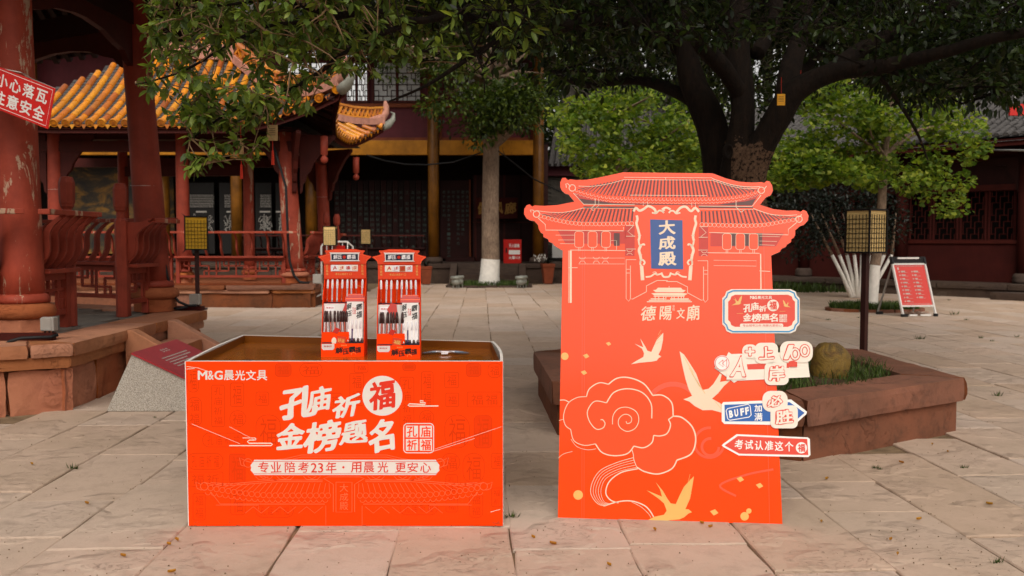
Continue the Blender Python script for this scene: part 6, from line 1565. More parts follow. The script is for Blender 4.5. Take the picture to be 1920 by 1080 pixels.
for x0, x1, pale in ((-5.35, -4.6, False), (-4.45, -2.9, True), (-1.85, -1.05, True), (-.95, -.15, True), (-.05, .5, True), (-7.3, -5.6, False), (-10.9, -8.4, False)):
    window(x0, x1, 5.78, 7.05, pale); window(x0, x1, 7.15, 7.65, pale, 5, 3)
for x in (-2.85, -2.1, -5.5): bx(hall, 'wall_board', M['maroon'], x, x + .22, UY - .04, UY, 5.72, 7.75)
bx(hall, 'eave_soffit', M['lacquer_dark'], -20, 1.6, HY - 2.0, UY + .3, 8.0, 8.12)
mb = MB(); mb.quad((-20, HY - 2.2, 7.95), (1.7, HY - 2.2, 7.95), (1.7, 34, 11.5), (-20, 34, 11.5)); mb.quad((-20, HY - 2.2, 7.9), (1.7, HY - 2.2, 7.9), (1.7, 34, 11.4), (-20, 34, 11.4)); mb.build('roof', M['rooftile_grey'], hall)
mb = MB(); mb.tube([(-20, HY - 2.2, 7.95), (1.7, HY - 2.2, 7.95)], .08, 8); mb.build('eave_edge', M['rooftile_grey'], hall)
bx(hall, 'gable_wall', M['maroon'], .75, .9, UY, 34, 4.4, 9)
# fire box, pots
fb = thing('fire_box', 'red fire extinguisher box with white characters standing on the hall floor behind the tree', 'fire box', (.05, 28.9, HZ))
bx(fb, 'cabinet', M['redpaint'], -.27, .30, 28.82, 29.1, HZ, HZ + .76, .01)
fpl2 = Plane((0, 28.818, 0), (1, 0, 0), (0, 0, 1)); mb = MB(); fit(mb, fpl2, rect(954, 457, 974, 464), '灭火器箱', .02, .002); fit(mb, fpl2, rect(954, 480, 975, 486), '火警119', .02, .002)
flat(mb, fpl2, rect(954, 469, 975, 477), .001); mb.build('lettering', M['whitepaint'], fb); mb = MB(); flat(mb, fpl2, rect(948, 465, 951, 474), .002); mb.build('handle', M['plastic_black'], fb)
def leafblades(parent, c, n, h, m, spread=.25, wd=.012):
    mb = MB()
    for i in range(n):
        a = random.uniform(0, 6.28); d = Vector((math.cos(a), math.sin(a), 0)); s_ = Vector((-d.y, d.x, 0)) * wd; hh = h * random.uniform(.5, 1.1); sp_ = spread * random.uniform(.3, 1.2); pts = []
        for t in (0, .35, .7, 1): pts.append(c + d * sp_ * t ** 1.5 + Vector((0, 0, hh * (t - .45 * t * t * random.uniform(.6, 1.5)))))
        for (p, q_), w0, w1 in zip(zip(pts[:-1], pts[1:]), (1, .9, .6), (.9, .6, .1)): mb.quad(p - s_ * w0, p + s_ * w0, q_ + s_ * w1, q_ - s_ * w1)
    return mb.build('leaves', m, parent)
def pot(x, y, z, label, w0=.15, w1=.24, h=.42, fl=False):
    t = thing('potted_plant', label, 'potted plant', (x, y, z)); mb = MB(); mb.lathe((x, y, z), [(w0, 0), (w1 * .92, h * .82), (w1, h * .84), (w1 * 1.02, h), (w1 * .9, h), (w1 * .85, h * .9)], 4, rot=R(45 + 10)); bevel(mb.build('pot', M['terracotta'], t), .01)
    leafblades(t, Vector((x, y, z + h * .9)), 60, .4, M['leaf_shrub'], .3)
    if fl:
        mb = MB()
        for i in range(26): c = Vector((x - .25 + random.uniform(-.2, .2), y, z + h + random.uniform(.05, .25))); mb.tube([c, c + Vector((random.uniform(-.05, .05), 0, .06))], [.02, .004], 4)
        mb.build('dry_stems', M['whitetext'], t)
pot(1.10, 27.9, .02, 'tapering terracotta pot with grassy plant and dry stems beside the gold column', .17, .27, .62, True)
pot(-2.62, 27.6, .02, 'tapering terracotta pot with drooping leaves, just behind the second pen display', .17, .25, .55)
# ================================================================ side building glimpsed past the hall
sb = thing('side_house', 'grey brick house with sloping tiled roof behind the hall corner', 'house', (2.2, 33, 0))
bw = MB(); r_i = 0; z = .6; courses = 0; nb_ = 0
bx(sb, 'brick_core', M['brickgrey'], 1.25, 5.5, 32.06, 32.4, 0, 3.9)
while z < 3.9:
    x = 1.25 + (.13 if r_i % 2 else 0)
    while x < 3.0:
        m2 = MB(); m2.box((x + .12, 32.04 + random.uniform(-.006, .006), z + .034), (.122, .03, .031)); 
        if nb_ < 298 and x < 2.6: m2.build('brick', M['brickgrey'], sb); nb_ += 1
        else: n0 = len(bw.v); bw.v += m2.v; bw.f += [tuple(n0 + i for i in f) for f in m2.f]
        x += .256
    z += .072; r_i += 1
tag(bw.build('brick', M['brickgrey'], sb), kind='stuff')
bx(sb, 'white_board', M['whitepanel'], 1.38, 2.1, 31.2, 31.25, .75, 1.75)
bx(sb, 'lintel', M['maroon'], 1.2, 2.6, 31.8, 32.0, 3.6, 4.0); 
mb = MB(); mb.quad((1.2, 31.4, 3.9), (6.5, 31.4, 3.9), (6.5, 34.6, 6.4), (1.9, 34.6, 6.4)); rf_ = mb.build('roof', M['rooftile_grey'], sb)
mb = MB()
for i in range(26): x = 1.3 + i * .2; mb.tube([(x, 31.35, 3.95), (x + .5 * (1 - i / 40), 34.6, 6.45)], .06, 6)
mb.build('roof_ribs', M['rooftile_grey'], rf_)
bx(sb, 'upper_gable', M['brickgrey'], 1.9, 6.5, 34.6, 34.8, 3, 7.2)
# ================================================================ right hall
RA, RB = V2(13.2, 20.7), V2(5.2, 29.5); rd = (RB - RA).normalized(); rn = V2(-rd.y, rd.x) if V2(-rd.y, rd.x).y < 0 else V2(rd.y, -rd.x); RL = (RB - RA).length
rh = thing('side_hall', 'dark red single-storey hall with lattice windows and grey tiled roof behind the A-board', 'hall', (RA.x, RA.y, 0))
RZ = .34
def rbox(name, m, s0, s1, o0, o1, z0, z1, bev=0, parent=None):
    pts = [RA + rd * s + rn * o for s, o in ((s0, o0), (s1, o0), (s1, o1), (s0, o1))]
    mb = MB(); mb.hexa([(*p, z0) for p in pts], [(*p, z1) for p in pts]); o = mb.build(name, m, parent or rh)
    if bev: bevel(o, bev)
    return o
a0 = RA - rd * 3 + rn * 1.15; b0 = RB + rd * 1.0 + rn * 1.15
rbox('platform', M['drystone'], -3, RL + 1, -3, 1.1, -.02, RZ - .01)
side_blocks(b0, a0, RZ - .13, RZ, 0, .5, rh, 'coping_stone', M['drystone'], (1.1, 1.7), rn, .006, 3, (8, 2, 2)); side_blocks(b0, a0, -.03, RZ - .133, -.05, .2, rh, 'wall_block', M['drystone'], (.7, 1.2), rn, .01, 8, (6, 2, 3))
side_blocks(RA + rd * 1.6 + rn * 1.55, RA - rd * .3 + rn * 1.55, -.03, .17, 0, .42, rh, 'step', M['drystone'], (.9, 1.1), rn, .01, 6, (6, 3, 3))
rbox('lower_wall', M['wallred'], 1.55, RL + 1, -.2, 0, RZ - .05, 1.28); rbox('window_sill', M['beamred'], 1.5, RL + 1, -.2, .05, 1.28, 1.36)
rbox('top_wall', M['lacquer_dark'], -3, RL + 1, -.2, 0, 2.62, 4.1); rbox('head_beam', M['beamred'], -3, RL + 1, -.02, .06, 2.58, 2.72); rbox('tie_beam', M['wallred'], -3, RL + 1, -.02, .1, 3.3, 3.55)
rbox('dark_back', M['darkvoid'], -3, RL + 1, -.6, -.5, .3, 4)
for s in (1.35, 4.3, 7.1, 10.0):
    if s > RL: continue
    p = RA + rd * s + rn * .14; mb = MB(); mb.tube([(p.x, p.y, RZ + .2), (p.x, p.y, 3.9)], .155, 16); o = mb.build('column', M['wallred'], rh, True); mb = MB(); mb.lathe((p.x, p.y, RZ - .01), [(.22, 0), (.24, .07), (.22, .12), (.235, .16), (.2, .22), (.165, .24)], 16); mb.build('column_base', M['drystone'], o, True)
    for sg in (-1, 1): bracket(rh, p + rd * sg * .14, rd * sg, 2.5, 3.35, .7, M['lacquer_dark'])
for s0, s1 in ((1.6, 2.25), (2.27, 2.92), (2.94, 3.59), (3.61, 4.2), (4.45, 5.1), (5.12, 5.77), (5.79, 6.44), (7.3, 8.0), (8.02, 8.7)):
    lt = MB(); D = lambda s, z, o=-.04: Vector((*(RA + rd * s + rn * o), z))
    for a, b_ in (((s0, 1.36), (s1, 1.36)), ((s0, 2.58), (s1, 2.58)), ((s0 + .03, 1.36), (s0 + .03, 2.58)), ((s1 - .03, 1.36), (s1 - .03, 2.58))): lt.bar(D(*a), D(*b_), .05, .05)
    w_ = lt.build('window', M['wallred'], rh); lt = MB()
    for i in range(1, 7):
        s = s0 + (s1 - s0) * i / 7
        for j in range(8):
            if (i * 2 + j) % 3: lt.bar(D(s, 1.36 + 1.22 * j / 8), D(s, 1.36 + 1.22 * (j + 1) / 8), .018, .018)
    for j in range(1, 8):
        for i in range(7):
            if (i + 2 * j) % 3: lt.bar(D(s0 + (s1 - s0) * i / 7, 1.36 + 1.22 * j / 8), D(s0 + (s1 - s0) * (i + 1) / 7, 1.36 + 1.22 * j / 8), .018, .018)
    lt.build('lattice', M['wallred'], w_)
rbox('door_curtain', simple('olive_curtain', '4a4028', .8, var=.3, sc_=3), -1.0, 1.1, -.12, -.10, .6, 2.5); rbox('door_lattice', M['wallred'], -1, 1.1, -.06, -.03, 2.25, 2.56); rbox('threshold', M['wallred'], -3, 1.18, -.02, .18, RZ, .78, .015); rbox('door_jamb', M['lacquer_dark'], 1.1, 1.22, -.1, .05, .6, 2.6)
# roof
def rrf(s, t, up=0): 
    o = 1.35 - t * 4.2; return Vector((*(RA + rd * s + rn * o), 3.72 + .42 * t * 4.2 * (.75 + .35 * t) + up))
mb = MB(); rows = [[rrf(-4 + (RL + 5) * i / 4, j / 6) for i in range(5)] for j in range(7)]; mb.grid(rows); mb.grid([[p - Vector((0, 0, .1)) for p in r_] for r_ in rows]); rrr = mb.build('roof', M['rooftile_grey'], rh)
tb = MB(); cnt = 0; rt_me = half_tile(.25, .075).mesh('roof_tile', M['rooftile_grey'])
for i in range(int((RL + 5) / .2)):
    s = -4 + i * .2
    for j in range(17):
        a, b_ = rrf(s, j / 17, .02), rrf(s, (j + 1) / 17, .02); dv = (b_ - a).normalized(); X = Vector((*rd, 0)); nn = X.cross(dv).normalized(); nn = nn if nn.z > 0 else -nn
        Mx = frame(a + nn * .01 + Vector((0, 0, random.uniform(-.008, .014))), dv.cross(nn), dv, nn) @ Matrix.Diagonal((1, (b_ - a).length / .25 * 1.05, 1, 1)) @ Matrix.Rotation(random.uniform(-.09, .09), 4, 'Z')
        if s < 1.2 and s > -3 and j < 14 and cnt < 298: inst('roof_tile', rt_me, rrr, Mx); cnt += 1
        else: hb = half_tile(.25, .075); n0 = len(tb.v); tb.v += [tuple(Mx @ Vector(v)) for v in hb.v]; tb.f += [tuple(n0 + q_ for q_ in fc) for fc in hb.f]
tag(tb.build('roof_tile', M['rooftile_grey'], rrr), kind='stuff')
rbox('fascia', M['wallred'], -4, RL + 1, 1.25, 1.3, 3.52, 3.68)
for i in range(46):
    s = -4 + (RL + 5) * i / 46; mb = MB(); mb.bar(rrf(s, .02, -.12), rrf(s, .36, -.14), .08, .08); mb.build('rafter', M['lacquer_dark'], rh)
rs = thing('red_hanging_board', 'plain red board hanging under the eave of the side hall at the picture edge', 'sign board', tuple(P(1910, 205, 19.2)))
mb = MB(); c = P(1912, 206, 19.2); mb.box(c, (.22, .03, .12)); bevel(mb.build('board', M['redpaint'], rs), .005)
mb = MB(); mb.tube([c + Vector((-.1, 0, .12)), c + Vector((-.1, 0, .6))], .006, 5); mb.tube([c + Vector((.1, 0, .12)), c + Vector((.1, 0, .6))], .006, 5); mb.build('wire', M['steel'], rs)
# low wall closing the gap between the halls, hidden by shrubs
gw = MB(); gw.box((4.6, 33.5, 1.6), (3.2, .15, 1.65)); tag(gw.build('garden_wall', M['brickgrey']), 'grey garden wall behind the ginkgo trees', 'wall')
# ================================================================ lantern posts
def lantern(x, y, z0, a, label, cloth='ivory', h=.385, zc=1.455, s=.125, nx=7, nz=8):
    t = thing('lantern_post', label, 'lantern', (x, y, z0), 0, 'square lattice lanterns on black posts')
    c = Vector((x, y, zc)); X = Vector((math.cos(a), math.sin(a), 0)); Y = Vector((-math.sin(a), math.cos(a), 0)); Z = Vector((0, 0, 1))
    mb = MB(); mb.bar((x, y, z0), (x, y, zc - h / 2), .05, .05, up=Y); mb.build('post', M['brown_iron'], t)
    mb = MB(); mb.box((x, y, z0 + .006), (.11, .11, .006), ax=(X, Y, Z)); mb.build('base_plate', M['brown_iron'], t)
    mb = MB(); mb.box(c, (s - .006, s - .006, h / 2 - .006), ax=(X, Y, Z)); mb.build('lamp_shade', M[cloth], t)
    fr = MB(); 
    for sx_ in (-1, 1):
        for sy in (-1, 1): fr.bar(c + X * s * sx_ + Y * s * sy - Z * h / 2, c + X * s * sx_ + Y * s * sy + Z * h / 2, .014, .014, up=Y)
        for z in (-1, 1): fr.bar(c + X * s * sx_ - Y * s + Z * h / 2 * z, c + X * s * sx_ + Y * s + Z * h / 2 * z, .014, .016); fr.bar(c - X * s + Y * s * sx_ + Z * h / 2 * z, c + X * s + Y * s * sx_ + Z * h / 2 * z, .014, .016)
    fr.box(c + Z * h / 2, (s, s, .004), ax=(X, Y, Z)); fr.box(c - Z * h / 2, (s, s, .004), ax=(X, Y, Z))
    f = fr.build('frame', M['iron'], t)
    lt = MB(); 
    for N, T in ((X, Y), (-X, Y), (Y, X), (-Y, X)):
        for i in range(1, nx): p = c + N * (s - .001) + T * (-s + 2 * s * i / nx); lt.bar(p - Z * h / 2, p + Z * (h / 2 * .78), .0042, .004, up=N)
        for j in range(1, nz): z = -h / 2 + h * .9 * j / nz; lt.bar(c + N * s - T * s + Z * z, c + N * s + T * s + Z * z, .004, .0042)
    lt.build('lattice', M['iron'], f)
    ho = MB()
    for sx_ in (-1, 1):
        for sy in (-1, 1):
            for z in (-1, 1): q_ = c + (X * sx_ + Y * sy) * s + Z * h / 2 * z; o_ = (X * sx_ + Y * sy); ho.tube([q_, q_ + o_ * .012 + Z * z * .02, q_ + o_ * .03 + Z * z * .035], [.005, .004, .002], 5)
    ho.build('corner_hook', M['iron'], t); return t
lantern(3.235, 8.3, 0, R(-57) , 'large dark lattice lantern on a post behind the planter, beside the A-board')
lantern(-3.735, 10.75, PZ, R(18), 'black-framed lattice lantern with yellow cloth standing on the near pavilion platform', 'amber_cloth')
lantern((620 - 960) / 1700 * 18.7, 18.7, 0, R(3), 'small cream lattice lantern beside the striped barrier at the tiled pavilion corner')
lantern((687 - 960) / 1700 * 24.2, 24.2, 0, R(4), 'smallest cream lattice lantern, in front of the hall railing')
jbox(Vector((-3.70, 10.58, PZ)), 'grey junction box at the foot of the yellow-cloth lantern', .06)
jbox(Vector((-3.95, 18.42, BZ)), 'grey junction box on the platform corner of the tiled pavilion', .09)
cb = MB(); cb.tube([P(x, y, Y) for x, y, Y in ((309, 494, 10.45), (314, 520, 10.45), (322, 548, 10.5), (335, 566, 10.5), (352, 573, 10.5), (368, 573, 10.5))], .016, 8); cb.tube([P(x, y, Y) for x, y, Y in ((318, 577, 10.5), (335, 579, 10.5), (352, 575, 10.5))], .016, 8)
tag(cb.build('cable', M['rubber'], None, True), 'black cable looping down beside the second column of the near pavilion', 'cable')
cb = MB(); cb.tube([P(x, y, 19.05) for x, y in ((512, 270), (524, 310), (536, 350), (538, 400), (540, 450), (543, 490), (551, 516), (562, 529), (580, 531))], .028, 8); tag(cb.build('cable', M['rubber'], None, True), 'black cable hanging down the peeling corner column of the tiled pavilion', 'cable')
mb = MB(); mb.bar((-4.05, 10.62, PZ + .025), (-3.62, 10.60, PZ + .025), .1, .05); tag(mb.build('cable_duct', M['beamred']), 'red cable duct under the yellow-cloth lantern', 'cable duct')
# overhead wires
def wire(pts, r_, label, m='rubber'): 
    mb = MB(); mb.tube(pts, r_, 5); tag(mb.build('overhead_wire', M[m], None, True), label, 'wire')
wire([P(x, y, Y) for x, y, Y in ((688, 291, 24), (720, 301, 24.8), (760, 308, 25.5), (800, 309, 26), (850, 304, 26.4), (905, 285, 26.5))], .022, 'black wire sagging from the tiled roof to the lime-washed tree')
wire([P(x, y, Y) for x, y, Y in ((934, 283, 26.6), (960, 303, 27.2), (1000, 335, 28), (1040, 355, 28.6), (1075, 368, 29))], .022, 'black wire running down from the lime-washed tree to the brick house')
wire([P(x, y, 17) for x, y in ((1487, 347), (1500, 362), (1520, 375), (1545, 379), (1570, 370), (1590, 352), (1602, 337))], .016, 'dark wire sagging between the big tree and the second ginkgo')
wire([P(x, y, Y) for x, y, Y in ((1845, 281, 22), (1880, 281.5, 20), (1925, 282, 18))], .02, 'grey wire under the eave of the side hall', 'galv')
# striped barrier
br_ = thing('crowd_barrier', 'white crowd barrier with red bands beside the tiled pavilion', 'barrier', (-3.75, 18.9, 0))
zt, x0, x1, yb_ = 1.33, -3.98, -3.45, 18.95
mb = MB(); mb.tube([(x0, yb_, .12), (x0, yb_, zt - .1), (x0 + .06, yb_, zt - .02), (x0 + .12, yb_, zt), (x1 - .1, yb_ + .6, zt), (x1, yb_ + .7, zt - .1), (x1, yb_ + .7, .12)], .02, 8)
for i in range(1, 6): t = i / 6; mb.tube([(x0 + (x1 - x0) * t, yb_ + .7 * t, .3), (x0 + (x1 - x0) * t, yb_ + .7 * t, zt)], .011, 6)
mb.tube([(x0, yb_, .3), (x1, yb_ + .7, .3)], .015, 6)
for x, y in ((x0, yb_), (x1, yb_ + .7)): mb.tube([(x - .28, y - .12, .02), (x - .12, y - .05, .18), (x, y, .24), (x + .12, y + .05, .18), (x + .28, y + .12, .02)], .016, 6)
mb.build('frame', M['whitepaint'], br_, True); mb = MB()
for i in range(0, 7): t = i / 6; mb.tube([(x0 + (x1 - x0) * t, yb_ + .7 * t, .92), (x0 + (x1 - x0) * t, yb_ + .7 * t, 1.06)], .0215 if i in (0, 6) else .0125, 8)
mb.box((x0 + .35, yb_ + .3, 1.08), (.09, .01, .17)); mb.build('red_band', M['redpaint'], br_)
# A-board
ab = thing('sign_stand', 'white-framed A-board with a red list poster standing on the paving', 'A-board', (G(1725, 593).x, G(1725, 593).y, 0))
bl2, br2 = G(1694, 594.5), G(1755, 593.5); U2 = (br2 - bl2).normalized(); bk2 = Vector((-U2.y, U2.x, 0)); W2 = (bk2 * math.sin(R(13)) + Vector((-.095, 0, math.cos(R(13)))) ).normalized()
W2 = (W2 - U2 * 0).normalized(); ap = Plane(bl2, U2, W2); ap.U = U2; Lw = (br2 - bl2).length; Hh = 1.11
def A(u, w_, h=0): return bl2 + U2 * u + W2 * w_ + bk2 * -h
mb = MB()
for a, b_ in (((0, .04), (0, .98)), ((Lw, .04), (Lw, .98)), ((0, .2), (Lw, .2)), ((0, .97), (Lw, .97))): mb.bar(A(*a), A(*b_), .035, .03)
mb.bar(A(.12, .03), A(.27, .03), .03, .03); mb.bar(A(.34, .03), A(Lw - .1, .03), .03, .03); mb.bar(A(.12, 1.08), A(Lw - .1, 1.08), .035, .03); mb.build('frame', M['whitepaint'], ab)
mb = MB()
for u, w_ in ((0, .03), (Lw, .03)): mb.bar(A(u - .03, w_), A(u + .08 if u == 0 else u + .03, w_), .06, .05)
for u in (0, Lw): mb.bar(A(u, .97), A(u, 1.09), .05, .05); 
mb.bar(A(-.02, 1.08), A(.1, 1.08), .045, .05); mb.bar(A(Lw - .08, 1.08), A(Lw + .02, 1.08), .045, .05); mb.bar(A(0, 1.02), A(Lw, 1.02), .02, .06); mb.build('corner_grips', M['plastic_black'], ab)
mb = MB(); mb.hexa([A(.02, .21, 0), A(Lw - .02, .21, 0), A(Lw - .02, .21, -.015), A(.02, .21, -.015)], [A(.02, .96, 0), A(Lw - .02, .96, 0), A(Lw - .02, .96, -.015), A(.02, .96, -.015)]); ps = mb.build('poster', card('poster_red', 'c8281a', .3), ab)
mb = MB(); q_ = lambda u, w_: A(u, w_, .004)
def seg_(u0, w0, u1, w1, t): mb.quad(q_(u0, w0 - t), q_(u1, w1 - t), q_(u1, w1 + t), q_(u0, w0 + t))
for r_ in range(9):
    for c_ in range(2 if r_ < 8 else 1):
        u = .09 + c_ * .25; w_ = .83 - r_ * .068; seg_(u, w_, u + .022, w_, .010); seg_(u + .045, w_ + .004, u + .045 + random.uniform(.04, .09), w_ + .004, .009); seg_(u + .045, w_ - .014, u + .17, w_ - .014, .0022)
seg_(.075, .885, .105, .885, .022); seg_(.05, .93, Lw - .05, .93, .002); seg_(.05, .24, Lw - .05, .24, .002); mb.build('printed_list', M['whitetext'], ps)
mb = MB(); bk3 = bl2 + bk2 * .62; 
for u in (-.12, Lw - .04): mb.bar(bk3 + U2 * u + Vector((0, 0, .03)), A(.04 if u < 0 else Lw - .04, 1.0, -.03), .025, .025)
mb.build('rear_leg', M['galv'], ab); mb = MB(); mb.bar(bk3 + U2 * -.14 + Vector((0, 0, .03)), bk3 + U2 * -.02 + Vector((0, 0, .03)), .05, .05); mb.build('rear_foot', M['plastic_black'], ab)
for i, (px, py, s_) in enumerate(((1713, 588, .07), (1726, 589, .09), (1735, 590, .07), (1702, 588, .06), (1742, 587, .05))):
    c = G(px, py, s_ * .3) + Vector((0, .1, 0)); mb = MB(); mb.rock([c + Vector((a * s_, b_ * s_ * .7, -s_ * .5)) for a, b_ in ((-1, -1), (1, -1), (1, 1), (-1, 1))], [c + Vector((a * s_ * .7, b_ * s_ * .5, s_ * .5)) for a, b_ in ((-1, -1), (1, -1), (1, 1), (-1, 1))], (4, 4, 3), s_ * .25, 8, i, s_ * .3)
    tag(mb.build('stone', M['rubble']), ('loose stone second from the A-board\'s rear foot', 'largest loose stone on the A-board foot', 'loose stone beside the largest one on the A-board foot', 'loose stone nearest the A-board\'s rear foot', 'small loose stone at the right end of the A-board foot')[i], 'stone', 'stones on the A-board foot')
# ground floodlights beside the small tree
for px, py, lb in ((855, 541, 'grey round ground floodlight in the grass on the near side of the lime-washed tree'), (976, 541, 'grey round ground floodlight in the grass between the lime-washed tree and the terracotta pot')):
    g_ = G(px, py); t = thing('floodlight', lb, 'floodlight', tuple(g_)); 
    for dy, s_ in ((0, 1), (.4, .85)):
        c = g_ + Vector((.08 * (dy > 0), dy, 0)); mb = MB(); mb.lathe(c + Vector((0, 0, .1)), [(.05, 0), (.12 * s_, .03), (.125 * s_, .12), (.1 * s_, .16), (.15 * s_, .18), (.15 * s_, .23), (.13 * s_, .25)], 16); mb.build('housing', M['lampgrey'], t, True)
        mb = MB(); mb.bar(c + Vector((-.08, 0, 0)), c + Vector((-.08, 0, .16)), .02, .03); mb.bar(c + Vector((.08, 0, 0)), c + Vector((.08, 0, .16)), .02, .03); mb.build('bracket', M['lampgrey'], t)
# ================================================================ trees
def make_leaves(name, m, parent, pos, dirs, size, shape='ellip', kind='stuff', label=None, cat=None, fold=.25, droop=.2):
    """many leaf blades as one mesh. pos, dirs: (n,3) arrays; size (n,)"""
    n = len(pos)
    if shape == 'ellip': T = np.array([(0, 0, 0), (-.2, .3, fold * .2), (.2, .3, fold * .2), (0, .38, 0), (-.19, .66, fold * .14 - droop * .2), (.19, .66, fold * .14 - droop * .2), (0, 1, -droop * .5), (0, .7, -droop * .24)]); Fc = [(0, 3, 1), (0, 2, 3), (1, 3, 7, 4), (3, 2, 5, 7), (4, 7, 6), (7, 5, 6)]
    elif shape == 'fan': T = np.array([(0, 0, 0), (-.5, .55, .12), (-.2, .78, .02), (0, .68, -.04), (.2, .78, .02), (.5, .55, .12)]); Fc = [(0, 3, 2, 1), (0, 5, 4, 3)]
    else: T = np.array([(0, 0, 0), (-.26, .5, .1), (.26, .5, .1), (0, 1, -.08)]); Fc = [(0, 3, 1), (0, 2, 3)]
    d = dirs / np.linalg.norm(dirs, axis=1, keepdims=True)
    up = np.tile([0, 0, 1.0], (n, 1)) + rng.normal(0, .45, (n, 3)); s_ = np.cross(d, up); s_ /= np.linalg.norm(s_, axis=1, keepdims=True) + 1e-9; u = np.cross(s_, d)
    V = pos[:, None, :] + size[:, None, None] * (T[None, :, 0:1] * s_[:, None, :] + T[None, :, 1:2] * d[:, None, :] + T[None, :, 2:3] * u[:, None, :])
    k = len(T); V = V.reshape(-1, 3); base = parent and WM[parent.name]
    if base: Mi = np.array(base.inverted()); V = V @ Mi[:3, :3].T + Mi[:3, 3]
    me = bpy.data.meshes.new(name); li = []; ls = []; lt = []; c = 0
    one = [i for f in Fc for i in f]; L1 = len(one)
    loops = (np.array(one)[None, :] + (np.arange(n) * k)[:, None]).ravel()
    tot = np.tile([len(f) for f in Fc], n); start = np.concatenate([[0], np.cumsum(tot)[:-1]])
    me.vertices.add(len(V)); me.vertices.foreach_set('co', V.ravel()); me.loops.add(len(loops)); me.loops.foreach_set('vertex_index', loops.astype(np.int32))
    me.polygons.add(len(tot)); me.polygons.foreach_set('loop_start', start.astype(np.int32)); me.polygons.foreach_set('loop_total', tot.astype(np.int32)); me.update(calc_edges=True); me.materials.append(m)
    o = bpy.data.objects.new(name, me); COL.objects.link(o)
    if parent: o.parent = parent
    tag(o, label, cat, None, kind); reg(o, base or Matrix()); return o
def inpoly(x, y, poly):
    c = False; j = len(poly) - 1
    for i in range(len(poly)):
        xi, yi = poly[i]; xj, yj = poly[j]
        if (yi > y) != (yj > y) and x < (xj - xi) * (y - yi) / (yj - yi + 1e-9) + xi: c = not c
        j = i
    return c
def rsph():
    while True:
        v = Vector((random.uniform(-1, 1), random.uniform(-1, 1), random.uniform(-1, 1)))
        if .05 < v.length < 1: return v.normalized()
def crown_clusters(tips, rad, per, squash=.8):
    """leaf positions clumped round tip points"""
    Pp = []; Dd = []
    for t in tips:
        for k in range(per):
            v = rsph(); r_ = rad * random.uniform(.35, 1) ** .7; p = t + Vector((v.x * r_, v.y * r_, v.z * r_ * squash)); Pp.append(p); Dd.append((v + rsph() * .6 + Vector((0, 0, -.25))))
    return np.array(Pp), np.array(Dd)
def poly_ok(p):      # keep leaves away from the camera itself
    return p.y > 2.6
